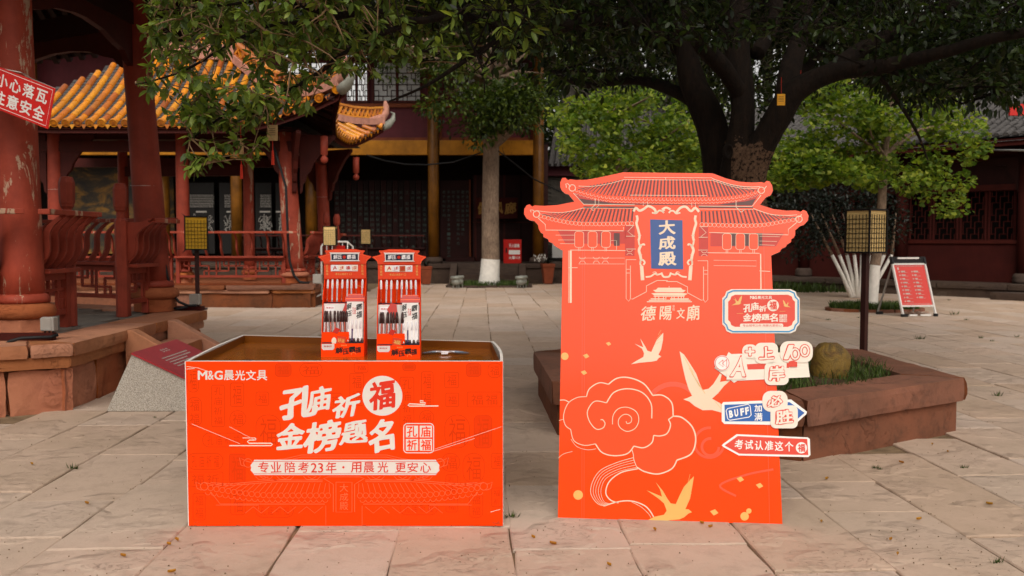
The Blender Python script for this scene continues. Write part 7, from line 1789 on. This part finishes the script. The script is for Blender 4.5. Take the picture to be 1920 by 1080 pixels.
# ---- the big tree: limbs traced as a skeleton standing in the planter
bt_ = thing('big_tree', 'huge dark broad-leaved tree with forking trunk growing from the hexagonal planter', 'tree', (1.72, 7.3, .3))
limbs = [
    ([(1352, 600, 7.3), (1348, 480, 7.3), (1342, 380, 7.3), (1338, 300, 7.35), (1322, 220, 7.4), (1298, 140, 7.5), (1282, 70, 7.6), (1262, 0, 7.8), (1230, -90, 8.2), (1190, -220, 8.8)], [.20, .16, .135, .125, .115, .10, .085, .075, .06, .03]),
    ([(1392, 600, 7.15), (1392, 480, 7.1), (1390, 380, 7.1), (1388, 320, 7.1), (1382, 260, 7.1), (1385, 190, 7.15), (1388, 120, 7.2), (1385, 40, 7.2), (1392, -60, 7.3), (1400, -200, 7.5)], [.20, .18, .17, .15, .10, .095, .10, .09, .07, .04]),
    ([(1396, 400, 7.1), (1406, 330, 7.05), (1428, 280, 7.0), (1452, 225, 6.95), (1478, 178, 6.9), (1520, 150, 6.85), (1575, 135, 6.8), (1640, 131, 6.7), (1700, 118, 6.6), (1770, 96, 6.4), (1850, 72, 6.2), (1960, 55, 6.0)], [.15, .13, .115, .10, .085, .075, .068, .06, .052, .045, .04, .03]),
    ([(1462, 215, 6.95), (1480, 140, 7.1), (1498, 70, 7.3), (1512, 0, 7.5), (1540, -100, 7.8)], [.08, .075, .065, .055, .03]),
    ([(1530, 150, 6.85), (1590, 112, 7.1), (1660, 70, 7.3), (1730, 35, 7.4), (1790, 5, 7.5), (1870, -30, 7.7), (1990, -70, 7.9)], [.06, .06, .055, .05, .045, .035, .02]),
    ([(1388, 190, 7.15), (1355, 130, 7.0), (1325, 95, 6.9), (1295, 62, 6.8), (1240, 48, 6.6), (1180, 42, 6.4), (1120, 36, 6.2), (1060, 52, 6.0), (990, 70, 5.8), (930, 52, 5.6), (860, 30, 5.4), (780, 40, 5.2), (700, 20, 5.0), (620, 28, 4.9), (560, 10, 4.8)], [.07, .065, .06, .055, .05, .045, .04, .036, .032, .028, .022, .018, .014, .011, .008]),
    ([(1330, 240, 7.4), (1300, 190, 7.6), (1250, 165, 7.9), (1200, 152, 8.2), (1140, 155, 8.5), (1090, 158, 8.8), (1030, 130, 9.2)], [.055, .06, .055, .045, .035, .028, .015]),
    ([(1310, 170, 7.5), (1270, 95, 7.8), (1210, 75, 8.1), (1150, 60, 8.3), (1080, 20, 8.6), (1010, -20, 9)], [.06, .05, .045, .04, .03, .015]),
    ([(1422, 100, 7.2), (1450, 40, 7.4), (1460, -40, 7.6), (1480, -160, 7.9)], [.06, .055, .05, .03]),
    ([(1385, 130, 7.2), (1372, 60, 7.5), (1350, -10, 7.8), (1330, -120, 8.2)], [.06, .055, .045, .03]),
    ([(1418, 300, 7.05), (1450, 260, 7.3), (1480, 190, 7.6), (1510, 130, 7.9), (1560, 60, 8.2), (1600, -20, 8.6)], [.05, .055, .05, .045, .035, .02]),
    ([(1640, 132, 6.7), (1690, 200, 7.1), (1720, 250, 7.5), (1740, 300, 8.0)], [.02, .016, .012, .006]),
    ([(1650, 130, 6.7), (1720, 150, 6.9), (1790, 170, 7.2), (1850, 180, 7.5)], [.02, .016, .012, .006]),
    ([(870, 28, 5.4), (880, 70, 5.3), (905, 130, 5.2), (909, 175, 5.2)], [.009, .008, .006, .004]),
    ([(960, 62, 5.7), (880, 110, 5.5), (800, 160, 5.35), (730, 190, 5.2)], [.02, .015, .01, .005]),
    ([(780, 40, 5.2), (700, 70, 5.1), (640, 105, 5.0), (600, 135, 4.95), (550, 165, 4.9), (490, 190, 4.85), (430, 210, 4.8), (380, 245, 4.75), (355, 262, 4.7)], [.016, .015, .014, .013, .011, .009, .007, .005, .003]),
    ([(700, 20, 5.0), (600, 40, 4.9), (500, 50, 4.8), (420, 90, 4.7), (350, 130, 4.65), (290, 150, 4.6), (255, 158, 4.6)], [.014, .012, .010, .008, .006, .004, .002]),
    ([(620, 28, 4.9), (520, 0, 4.8), (420, 10, 4.7), (340, 15, 4.6), (300, 20, 4.6)], [.011, .009, .007, .004, .002]),
]
tb_ = MB(); skel = []
for pts, rad in limbs:
    W = [P(*p) for p in pts]; sm = []; rr = []
    for i in range(len(W) - 1):
        p0, p1, p2, p3 = W[max(i - 1, 0)], W[i], W[i + 1], W[min(i + 2, len(W) - 1)]
        for k in range(5):
            t = k / 5; q_ = .5 * ((2 * p1) + (p2 - p0) * t + (2 * p0 - 5 * p1 + 4 * p2 - p3) * t * t + (3 * p1 - p0 - 3 * p2 + p3) * t ** 3); r_ = rad[i] + (rad[i + 1] - rad[i]) * t
            q_ = q_ + noise.noise_vector(q_ * 1.6) * r_ * .5; sm.append(q_); rr.append(r_ * (1 + .22 * noise.noise(q_ * 3)))
    sm.append(W[-1]); rr.append(rad[-1]); tb_.tube(sm, rr, 14 if rad[0] > .05 else 7); skel += [(p, r_) for p, r_ in zip(sm, rr)]
# root flare
tb_.tube([(1.70, 7.25, .25), (1.70, 7.25, .5), (1.68, 7.22, .9), (1.68, 7.22, 1.4)], [.46, .36, .30, .25], 20)
trunk = tb_.build('trunk', M['bark_mottled'], bt_, True)
kn = MB(); c = P(1364, 285, 6.95); 
kn.grid([[c + Vector((math.cos(a) * r_, -.03 - o, math.sin(a) * r_ * 1.7)) for a in [2 * math.pi * k / 14 for k in range(15)]] for r_, o in ((.036, -.06), (.036, 0), (.03, .01), (.022, .0), (.015, -.014), (.001, -.016))]); kn.build('knot', M['bark'], trunk, True)
NEARSK = [(p, r_) for p, r_ in skel if r_ < .03]
def scatter(poly, y0, y1, n, bias=1.0, clump=0.0, thr=-.12):
    xs = [p[0] for p in poly]; ys = [p[1] for p in poly]; out = []
    while len(out) < n:
        x, y = random.uniform(min(xs), max(xs)), random.uniform(min(ys), max(ys))
        if inpoly(x, y, poly):
            p = P(x, y, y0 + (y1 - y0) * random.random() ** bias)
            if clump and noise.noise(p * clump) < thr: continue
            out.append(p)
    return out
polyA = [(272, -160), (275, 40), (262, 60), (285, 90), (262, 155), (285, 178), (305, 215), (360, 235), (400, 245), (470, 235), (530, 225), (575, 215), (610, 150), (660, 135), (720, 125), (790, 150), (850, 140), (960, 130), (1040, 70), (1100, -10), (1100, -160)]
whorls = [p for p in scatter(polyA, 4.35, 6.1, 1600, 1.0, 1.2) if 540 - (math.atan2(p.z - CAMZ, p.y) + PITCH) * F_PX < 95 + 30 * math.sin(p.x * 9) or random.random() < .46]
whorls += [p for p in scatter([(1000, -80), (1100, 60), (1300, 90), (1500, 70), (1930, 60), (1930, -80)], 5.4, 6.6, 330, 1, 1.2)]
whorls += scatter([(300, 190), (420, 200), (520, 190), (520, 215), (450, 240), (380, 235), (320, 215)], 4.6, 5.0, 60)
whorls += [P(x, y, 4.7) for x, y in ((352, 288), (365, 300), (375, 310), (352, 318), (368, 322), (408, 285), (435, 262), (395, 300), (422, 275), (450, 265), (472, 285), (485, 270), (445, 290), (500, 262), (350, 255), (345, 232), (470, 300), (385, 268), (415, 300))]
whorls += [P(x, y, 5.1) for x, y in ((668, 120), (676, 128), (655, 118), (700, 140))]
twg = MB(); twd = MB(); LP_, LD, LS = [], [], []
def twig_to(w_, sk, mb, r0=.005):
    q_ = min(sk, key=lambda s: (s[0] - w_).length); L = (q_[0] - w_).length
    a = q_[0]; mid = a.lerp(w_, .5) + Vector((random.uniform(-.1, .1), random.uniform(-.1, .1), .12)) * L * .6
    pts = [a, a.lerp(mid, .55) + noise.noise_vector(a * 5) * .03, mid.lerp(w_, .35), w_]; mb.tube(pts, [min(.008, r0 + L * .003), .004, .003, .0018], 4, False); return (w_ - mid).normalized()
sk2 = NEARSK
chunks = list(whorls); random.shuffle(chunks); grow = [s for s in sk2]
for i, w_ in enumerate(chunks):
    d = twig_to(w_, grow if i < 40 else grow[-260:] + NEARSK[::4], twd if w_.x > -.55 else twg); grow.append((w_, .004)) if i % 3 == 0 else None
    d = (d + rsph() * .35 + Vector((0, 0, .1 if random.random() < .6 else -.5))).normalized(); nl = random.randint(6, 9); ref = d.cross(Vector((.3, .2, 1))).normalized(); r2 = d.cross(ref)
    for k in range(nl):
        a = 2 * math.pi * k / nl + random.uniform(-.3, .3); spd = random.uniform(.7, 1.5); v = (d * .75 + (ref * math.cos(a) + r2 * math.sin(a)) * spd + Vector((0, 0, -.15))).normalized()
        LP_.append(w_ + d * random.uniform(-.05, .012)); LD.append(v); LS.append(random.uniform(.045, .078))
tag(twd.build('twigs', M['bark'], bt_), kind='stuff'); trunk_tw = twg.build('twigs', M['twig'], bt_); tag(trunk_tw, kind='stuff')  # dark right-hand copy puts the crown's shade into the twig colour
order = sorted(range(len(LP_)), key=lambda i: -LS[i] / LP_[i].y)
vis_ok = [i for i in order if 0 < 960 + LP_[i].x / LP_[i].y * 1700 < 1920 and (LP_[i].z - 1.38) / LP_[i].y * 1700 < 449][:298]; vs_ = set(vis_ok)
lm = MB(); T = [(0, 0, 0), (-.2, .3, .05), (.2, .3, .05), (0, .38, 0), (-.19, .66, .0), (.19, .66, .0), (0, 1, -.12), (0, .7, -.05)]; lm.v = T; lm.f = [(0, 3, 1), (0, 2, 3), (1, 3, 7, 4), (3, 2, 5, 7), (4, 7, 6), (7, 5, 6)]
lmes = [lm.mesh('leaf', M['leaf_near_lit']), lm.mesh('leaf', M['leaf_new'])]
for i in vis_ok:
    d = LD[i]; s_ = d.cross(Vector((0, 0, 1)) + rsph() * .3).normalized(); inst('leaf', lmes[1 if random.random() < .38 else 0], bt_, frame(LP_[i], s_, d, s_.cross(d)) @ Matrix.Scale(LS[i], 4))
rest = [i for i in range(len(LP_)) if i not in vs_]; rn_ = [i for i in rest if random.random() < .3]; rs_ = set(rn_)
isd = lambda i: LP_[i].x / LP_[i].y * 1700 + 960 + random.uniform(-120, 120) > 930      # shade put into the colour: leaves towards the right take the darker leaf
for idx, m in (([i for i in rest if i not in rs_ and not isd(i)], 'leaf_near_lit'), ([i for i in rn_ if not isd(i)], 'leaf_new'), ([i for i in rest if isd(i) and LP_[i].x > -.3], 'leaf_big'), ([i for i in rest if i not in rs_ and LP_[i].x <= -.3 and LP_[i].x > -1.2 and random.random() < .4], 'leaf_near_lit')):
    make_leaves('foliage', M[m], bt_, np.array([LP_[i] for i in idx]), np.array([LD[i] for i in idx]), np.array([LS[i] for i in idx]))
# dense dark crown behind and above the limbs
polyB = [(760, -420), (800, -60), (860, 20), (930, 70), (1000, 105), (1060, 140), (1130, 155), (1200, 145), (1260, 135), (1300, 130), (1340, 60), (1440, 30), (1480, 90), (1540, 125), (1600, 105), (1680, 125), (1760, 140), (1830, 145), (1880, 150), (1935, 160), (2100, 160), (2150, -420)]
tips = scatter(polyB, 7.0, 11.2, 2700, .9, .5)
tips += scatter([(1050, -150), (1150, 150), (1300, 175), (1460, 190), (1600, 170), (1800, 120), (1950, 60), (1950, -150)], 11.5, 14.5, 420)
tips += scatter([(1280, -300), (1300, 160), (1340, 220), (1460, 210), (1500, 120), (1540, -300)], 8.6, 12.0, 260)
tips += scatter([(1600, 110), (1700, 160), (1760, 180), (1830, 175), (1935, 175), (1935, 60), (1700, 60)], 6.6, 8.6, 160)
tips += scatter([(420, -320), (440, 0), (600, 40), (760, 20), (900, 60), (1100, 80), (1300, 40), (1300, -320)], 5.8, 7.8, 620)
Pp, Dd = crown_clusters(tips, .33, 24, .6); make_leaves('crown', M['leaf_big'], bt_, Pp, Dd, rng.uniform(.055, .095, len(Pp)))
# the part of the crown over the court, above the frame: it only shades
up_t = []
for i in range(760):
    a = random.uniform(0, 6.28); r_ = random.random() ** .7 * 5.5; x, y = 2.6 + r_ * math.cos(a), 9.2 + r_ * math.sin(a) * 1.0; up_t.append(Vector((x, y, 5.0 + random.uniform(0, 2.6) - .05 * r_ * r_ * .3)))
up_t = [p for p in up_t if p.y < 10.2 and (p.z - 1.38) / p.y > .30 and not (p.x < 1.5 and p.y < 8.5)]
for i in range(360): up_t.append(Vector((random.uniform(-4.5, 6), random.uniform(-1.5, 6.3), random.uniform(4.9, 6.8))))
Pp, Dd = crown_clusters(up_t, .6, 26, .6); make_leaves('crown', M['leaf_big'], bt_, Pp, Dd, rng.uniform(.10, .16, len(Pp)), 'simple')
br2_ = MB()
for t in random.sample(tips, 260): 
    q_ = min(skel[::3], key=lambda s: (s[0] - t).length); mid = q_[0].lerp(t, .5) + Vector((0, 0, -.05)) + rsph() * .08; br2_.tube([q_[0], mid, t], [.014, .009, .004], 5, False)
br2_.build('branches', M['bark'], trunk)
# ---- generic tree with clumped crown
def tree(name, label, base, Hb, r0, spine, limbs_, tips, rad, per, lsize, lm_, bm, shape, wash=None, group=None, bpts=None):
    t = thing(name, label, 'tree', base, 0, group); mb = MB(); mb.tube(spine, r0, 12); tr = mb.build('trunk', M[bm], t, True)
    if wash:
        mb = MB(); z = wash; pts = [Vector(spine[0]) + Vector((0, 0, -.03))] + [Vector(p) for p in spine[1:] if p[2] < z] ; a = [Vector(p) for p in spine]
        j = next(i for i, p in enumerate(a) if p.z > z); f = (z - a[j - 1].z) / (a[j].z - a[j - 1].z); pts.append(a[j - 1].lerp(a[j], f)); rr = [r0[0] * 1.04] + [r0[i] * 1.02 for i, p in enumerate(spine[1:], 1) if p[2] < z] + [(r0[j - 1] + (r0[j] - r0[j - 1]) * f) * 1.02]
        mb.tube(pts, rr, 16, False); mb.build('limewash', M['limewash'], tr, True)
    lb = MB(); sp_ = [Vector(p) for p in spine]
    for tp in limbs_:
        q_ = min(sp_[2:], key=lambda s: (s - tp).length + abs(tp.z - s.z - .6)); L = (tp - q_).length; mid = q_.lerp(tp, .5) + rsph() * L * .08 + Vector((0, 0, L * .08)); lb.tube([q_, mid, tp], [r0[-1] * .5 + L * .012, r0[-1] * .3 + L * .007, .008], 6, False)
    lb.build('limbs', M[bm], tr, True)
    Pp, Dd = crown_clusters(tips, rad, per, .55 if shape == 'fan' else .7); make_leaves('crown', M[lm_], t, Pp, Dd, rng.uniform(*lsize, len(Pp)), shape); return t
# lime-washed tree
tx, ty = -.66, 26.7
tp = scatter([(560, -60), (600, 80), (700, 140), (760, 150), (800, 205), (830, 230), (860, 245), (900, 262), (940, 245), (1000, 235), (1045, 215), (1060, 150), (1090, 20), (1090, -60)], 24.2, 28.2, 340, 1, .9, .02)
tp = [p for p in tp if not (640 < 960 + p.x / p.y * 1700 < 790 and 120 < 449 - (p.z - 1.38) / p.y * 1700 < 215 and random.random() < .8)]
tp += scatter([(850, 190), (880, 170), (960, 160), (1010, 150), (1020, 190), (980, 225), (900, 240), (870, 215)], 24.2, 26, 90)
tree('camphor_tree', 'straight slender tree with lime-washed foot growing in front of the hall', (tx, ty, 0), 1, [.34, .29, .27, .255, .24, .22, .16], [(tx - .02, ty, -.02), (tx, ty, .3), (tx + .03, ty, .8), (tx + .02, ty, 2.2), (tx + .05, ty, 4), (tx + .02, ty, 6), (tx, ty, 9)], random.sample(tp, 60), tp, .42, 36, (.10, .19), 'leaf_small', 'bark_pale', 'simple', .80)
# ginkgos
gx, gy = 2.4, 20.5
tp = scatter([(1045, 200), (1036, 230), (1060, 300), (1085, 325), (1150, 330), (1320, 335), (1320, 170), (1260, 190), (1180, 150), (1100, 180)], 19.2, 22, 210, 1, 1.5, .08)
tree('ginkgo_tree', 'light green ginkgo crown behind the top of the orange photo board', (gx, gy, 0), 1, [.12, .11, .10, .08, .05], [(gx, gy, -.02), (gx, gy, .5), (gx + .03, gy, 1.6), (gx, gy, 2.8), (gx, gy, 4.2)], random.sample(sorted(tp, key=lambda p: -p.z)[:90], 12), tp, .25, 34, (.09, .15), 'leaf_ginkgo', 'bark_pale', 'fan', .95, 'ginkgo trees in front of the side hall')
gx, gy = 7.03, 17.6
tp = scatter([(1480, 215), (1450, 290), (1450, 340), (1470, 355), (1530, 335), (1560, 350), (1600, 340), (1640, 350), (1670, 330), (1700, 360), (1740, 390), (1780, 400), (1800, 415), (1810, 360), (1830, 310), (1850, 270), (1820, 200), (1780, 160), (1700, 120), (1560, 120), (1500, 190)], 16.4, 19, 300, 1, 1.5, .08)
tp += scatter([(1452, 330), (1480, 290), (1560, 290), (1640, 330), (1560, 330), (1480, 350)], 16.2, 17, 60)
tree('ginkgo_tree', 'light green ginkgo with lime-washed trunk beside the A-board', (gx, gy, 0), 1, [.135, .105, .095, .09, .085, .07, .04], [(gx - .05, gy, -.02), (gx - .02, gy, .25), (gx + .02, gy, .85), (gx + .1, gy, 1.5), (gx + .12, gy, 2.0), (gx + .15, gy, 3.0), (gx + .3, gy, 4.3)], random.sample(sorted(tp, key=lambda p: -p.z)[:160], 14), tp, .24, 30, (.085, .135), 'leaf_ginkgo', 'bark_pale', 'fan', .88, 'ginkgo trees in front of the side hall')
# dark shrub with whitewashed stems
sh = thing('shrub', 'dark multi-stemmed shrub with whitewashed stems behind the lattice lantern', 'shrub', (G(1605, 540).x, G(1605, 540).y + 2, 0)); 
s0 = Vector((8.3, 21.5, 0)); ms = MB(); ws_ = MB(); tips2 = scatter([(1450, 340), (1475, 470), (1530, 480), (1570, 455), (1680, 460), (1695, 400), (1640, 330)], 20.8, 22.6, 190)
for i in range(9):
    px = 1590 + i * 5.5 ; a = P(px * .6 + 1606 * .4, 540, 21.5 ) ; a.z = 0; b_ = P(1560 + i * 14, 478, 21.5 + random.uniform(-.3, .3)); tpt = P(1520 + i * 20, 400, 21.6)
    ws_.tube([a, a.lerp(b_, .5) + Vector((.03, 0, 0)), b_], [.05, .045, .04], 7); ms.tube([b_, b_.lerp(tpt, .5), tpt], [.04, .03, .012], 6)
ws_.build('whitewashed_stem', M['limewash'], sh, True); ms.build('stem', M['bark_pale'], sh, True)
Pp, Dd = crown_clusters(tips2, .34, 26, .7); make_leaves('crown', M['leaf_shrub'], sh, Pp, Dd, rng.uniform(.08, .13, len(Pp)), 'simple')
# trees beyond the buildings
def far_tree(x, y, zt, w_, label, lm_='leaf_small', n=230, zlo=2.5):
    tp = []
    for i in range(n): v = rsph() * random.uniform(.4, 1); tp.append(Vector((x + v.x * w_, y + v.y * w_ * .6, (zt + zlo) / 2 + v.z * (zt - zlo) / 2)))
    tree('background_tree', label, (x, y, 0), 1, [.25, .2, .12], [(x, y, 0), (x, y, 2.5), (x, y, zt * .7)], random.sample(tp, 24), tp, .75, 30, (.22, .34), lm_, 'bark', 'simple', None, 'trees beyond the courtyard buildings')
far_tree(4.6, 36, 14.0, 4.2, 'tall dark tree beyond the grey brick house'); far_tree(9.5, 34, 15, 4.4, 'broad dark tree beyond the gap between the two halls'); far_tree(16.5, 34, 16, 5.0, 'dark tree rising behind the grey tiled roof of the side hall')
far_tree(6.0, 27, 5.2, 1.8, 'dense green tree between the two ginkgos', 'leaf_small', 130, .6); far_tree(2.4, 40, 12, 3.0, 'highest tree beyond the hall corner'); far_tree(21, 29, 14, 4.0, 'tree beyond the side hall at the picture edge')
far_tree(3.6, 25.2, 4.0, 1.3, 'leafy green tree behind the light ginkgo crown', 'leaf_small', 90, 1.2)
# hanging tags
def tagobj(px, py, Y, w_, h, m, label, tass=True, lx=0):
    c = P(px, py, Y); t = thing('hanging_tag', label, 'tag', tuple(c)); mb = MB(); mb.box(c, (w_ / 2, .004, h / 2)); bevel(mb.build('plate', M[m], t), .002)
    mb = MB(); mb.tube([c + Vector((0, 0, h / 2)), c + Vector((0, 0, h / 2 + .12))], .0015, 4); mb.build('string', M['tassel'], t)
    pl = Plane(c + Vector((0, -.0045, 0)), (1, 0, 0), (0, 0, 1)); mb = MB()
    for k in range(4): stroke(mb, pl, [(-w_ * .35, h * .25 - k * h * .13), (w_ * .3, h * .25 - k * h * .13)], w_ * .05, .0006, px=False)
    mb.build('handwriting', M['ink'], t)
    if tass: mb = MB(); z = h / 2; mb.tube([c - Vector((0, 0, z)), c - Vector((0, 0, z + .05)), c - Vector((0, 0, z + .055)), c - Vector((0, 0, z + .13))], [.0015, .002, .006, .009], 7); mb.build('tassel', M['tassel'], t)
tagobj(511, 249, 4.95, .056, .085, 'wood_tag', 'pale wooden wish tag with red tassel hanging before the tiled roof corner'); tagobj(452, 275, 4.9, .026, .085, 'wood_tag', 'narrow wooden wish tag seen edge-on with red tassel, over the tiled pavilion')
tagobj(1464.5, 187, 6.6, .058, .082, 'yellow_tag', 'yellow paper tag hanging from the fork of the big tree', False); tagobj(1501, 167, 6.9, .022, .04, 'yellow_tag', 'tiny orange tag on the big tree beside the yellow one', False)
# beds round the small trees: kerb, grass
for (bx_, by_, a_, b2), lb in zip(TREE_BEDS, ('stone kerb of the grass bed round the lime-washed tree', 'curved brick kerb of the grass bed round the ginkgo')):
    kb = thing('bed_kerb', lb, 'kerb', (bx_, by_, 0)); N = 18; mm = M['drystone'] if a_ > 1 else M['planter']
    for k in range(N):
        a, b_ = 2 * math.pi * k / N, 2 * math.pi * (k + .93) / N; pts = []
        if a_ > 1: f = lambda t, s_: Vector((bx_ + a_ * s_ * max(-1, min(1, 1.35 * math.cos(t))), by_ + b2 * s_ * max(-1, min(1, 1.35 * math.sin(t)))))
        else: f = lambda t, s_: Vector((bx_ + a_ * s_ * math.cos(t), by_ + b2 * s_ * math.sin(t)))
        mb = MB(); mb.rock([(*f(a, .93), -.02), (*f(a, 1), -.02), (*f(b_, 1), -.02), (*f(b_, .93), -.02)], [(*f(a, .93), .06), (*f(a, 1), .06), (*f(b_, 1), .06), (*f(b_, .93), .06)], (2, 2, 2), .006, 6, k, .004); mb.build('kerb_stone', mm, kb)
    sm_ = MB(); sm_.poly([(bx_ + a_ * .95 * math.cos(R(t)), by_ + b2 * .95 * math.sin(R(t)), .015) for t in range(0, 360, 12)]); sm_.build('soil', M['soil'], kb)
    def spot(bx_=bx_, by_=by_, a_=a_, b2=b2):
        while True:
            x, y = random.uniform(-1, 1), random.uniform(-1, 1)
            if x * x + y * y < (1.2 if a_ > 1 else 1): return Vector((bx_ + x * a_ * .9, by_ + y * b2 * .9, .01))
    grass('grass', spot, None, 3000, (.06, .20), .7, .010, label='grass ' + lb.split('grass ')[1])
# verge of greenery along the hall and the side hall
grass('grass', lambda: Vector((random.uniform(5.2, 9.0), random.uniform(23.5, 26), 0)), None, 2200, (.08, .3), .6, .014, label='low weeds at the foot of the dark shrub before the side hall')
# weeds in the joints, dry leaves
WEEDS = [(137, 879, .05), (548, 608, .03), (600, 630, .04), (1432, 620, .03), (1553, 600, .05), (1610, 596, .035), (1724, 636, .08), (1790, 590, .10), (1812, 600, .05), (1780, 563, .05), (960, 970, .05), (1640, 878, .03), (1868, 1055, .035), (1710, 705, .02), (590, 575, .05), (765, 783, .02), (800, 612, .03), (1650, 880, .025), (1870, 742, .06), (1415, 612, .03), (1838, 634, .05), (1906, 632, .05), (1860, 640, .04), (760, 568, .04), (1806, 878, .03), (290, 783, .02)]
WEED_AT = ['before the left wall of the near pavilion', 'behind the counter beside the tiled pavilion base', 'behind the counter beyond the first weed', "behind the photo board's lower roof", 'beside the badge sticker on the bright paving', 'beyond the badge sticker on the bright paving', 'on the paving below the A-board', 'farther right of the A-board foot', 'highest on the paving beside the A-board', 'near the step of the side hall', "at the orange counter's lower corner", "beside the planter's front corner", 'in the lowest joint at the picture corner', "beyond the planter's broken coping", "at the tiled pavilion's base", 'in the joint hidden near the counter top', 'behind the second pen display', "close to the planter's front foot", "beyond the planter's broken corner", "above the photo board's shoulder", 'on the far paving beside the side hall', 'at the right picture edge on the bright paving', 'on the bright paving near the right edge', "before the lime-washed tree's grass bed", 'in the joint right of the planter foot', 'beside the granite information stone']
for i, (px, py, s_) in enumerate(WEEDS):
    c = G(px, py); o = MB(); V = []
    for k in range(26):
        a = random.uniform(0, 6.28); d = Vector((math.cos(a), math.sin(a) * .5, 0)); p = c + d * random.uniform(0, s_ * .9); h = s_ * random.uniform(.3, .9); s2 = Vector((-d.y, d.x, 0)) * s_ * .1
        o.poly([p - s2, p + s2, p + d * s_ * .4 + Vector((0, 0, h))]); 
    o.build('weed_tuft', M['grass']); ob = bpy.data.objects[-1] if False else COL.objects[-1]; tag(ob, 'tiny green weed tuft ' + WEED_AT[i], 'weed', 'weed tufts in the paving joints')
DRY = [(231, 1045), (317, 1023), (332, 1015), (1037, 1022), (1228, 996), (1316, 983), (1332, 990), (1670, 1014), (1683, 1042), (1723, 976), (1540, 981), (1777, 849), (1748, 835), (1000, 1010), (322, 1075), (163, 946), (1855, 947), (1690, 869), (1142, 1062), (60, 872), (1550, 900)]
DRY_AT = ['low in front of the near pavilion', "beside the counter's lower left corner", 'touching the first leaf by the counter corner', "under the photo board's lower left corner", 'under the middle of the photo board', 'under the golden swallow', 'just right of the leaf under the swallow', 'on the slab right of the photo board', 'lowest on the slab right of the board', "closest to the board's lower right corner", "beyond the board's right edge", "on the slab before the planter's wall", "above the other leaf before the planter's wall", 'between the counter and the board', 'at the bottom edge below the counter', 'left of the counter in the middle distance', 'at the right picture edge', "beside the weed at the planter's foot", 'at the bottom edge below the board', 'below the sandstone platform corner', 'between the board and the lowest joint']
for i, (px, py) in enumerate(DRY):
    c = G(px, py, .004); mb = MB(); a = random.uniform(0, 6.28); d = Vector((math.cos(a), math.sin(a), 0)); s2 = Vector((-d.y, d.x, 0)); L = random.uniform(.02, .038)
    mb.grid([[c + d * L * (t - .5) + s2 * L * .3 * w_ * math.sin(math.pi * min(.97, t + .03)) + Vector((0, 0, .004 + .010 * abs(w_) + .012 * (t - .5) ** 2)) for w_ in (-1, 0, 1)] for t in (0, .25, .5, .75, 1)])
    tag(mb.build('fallen_leaf', M['dryleaf']), 'small dry leaf lying ' + DRY_AT[i], 'leaf', 'fallen leaves on the paving')

# grit and crumbs of stone on the paving, thicker along the joints
gt = MB()
for i in range(5200):
    y = 3.0 + 9 * random.random() ** 1.6; x = random.uniform(-.62, .62) * y
    if random.random() < .6: p_ = random.choice(edges_p) + random.gauss(0, .018); q_ = y; v = pq(p_, q_)
    else: v = Vector((x, y))
    if blocked(v) or abs(v.x) > .62 * v.y: continue
    r_ = random.uniform(.0012, .0048); c = Vector((v.x, v.y, r_ * .3 + .002)); a = random.uniform(0, 3)
    gt.hexa([c + Vector((math.cos(a + t) * r_ * random.uniform(.7, 1.3), math.sin(a + t) * r_, -r_ * .6)) for t in (0, 2.1, 4.2)], [c + Vector((math.cos(a + t) * r_ * .6, math.sin(a + t) * r_ * .6, r_ * .5)) for t in (0, 2.1, 4.2)])
tag(gt.build('grit', M['grout'], ground), kind='stuff')
# gallery and trees added behind the camera to darken reflections in the glossy prints
bw_ = thing('reflection_gallery', 'long dark red gallery with grey roof closing the court behind the viewer', 'gallery', (0, -16, 0))
bx(bw_, 'wall', M['wallred'], -26, 26, -16.3, -16, 0, 3.6); mb = MB(); mb.quad((-27, -14.6, 3.4), (27, -14.6, 3.4), (27, -18, 5.4), (-27, -18, 5.4)); mb.quad((-27, -14.6, 3.34), (27, -14.6, 3.34), (27, -18, 5.34), (-27, -18, 5.34)); mb.build('roof', M['rooftile_grey'], bw_)
for x in range(-24, 25, 4): mb = MB(); mb.tube([(x, -15.6, 0), (x, -15.6, 3.4)], .17, 12); mb.build('column', M['lacquer'], bw_, True)
far_tree(-13, -19, 7.5, 4.0, 'tree behind the south gallery, out of view'); far_tree(9, -21, 8.0, 4.0, 'second tree behind the south gallery, out of view')
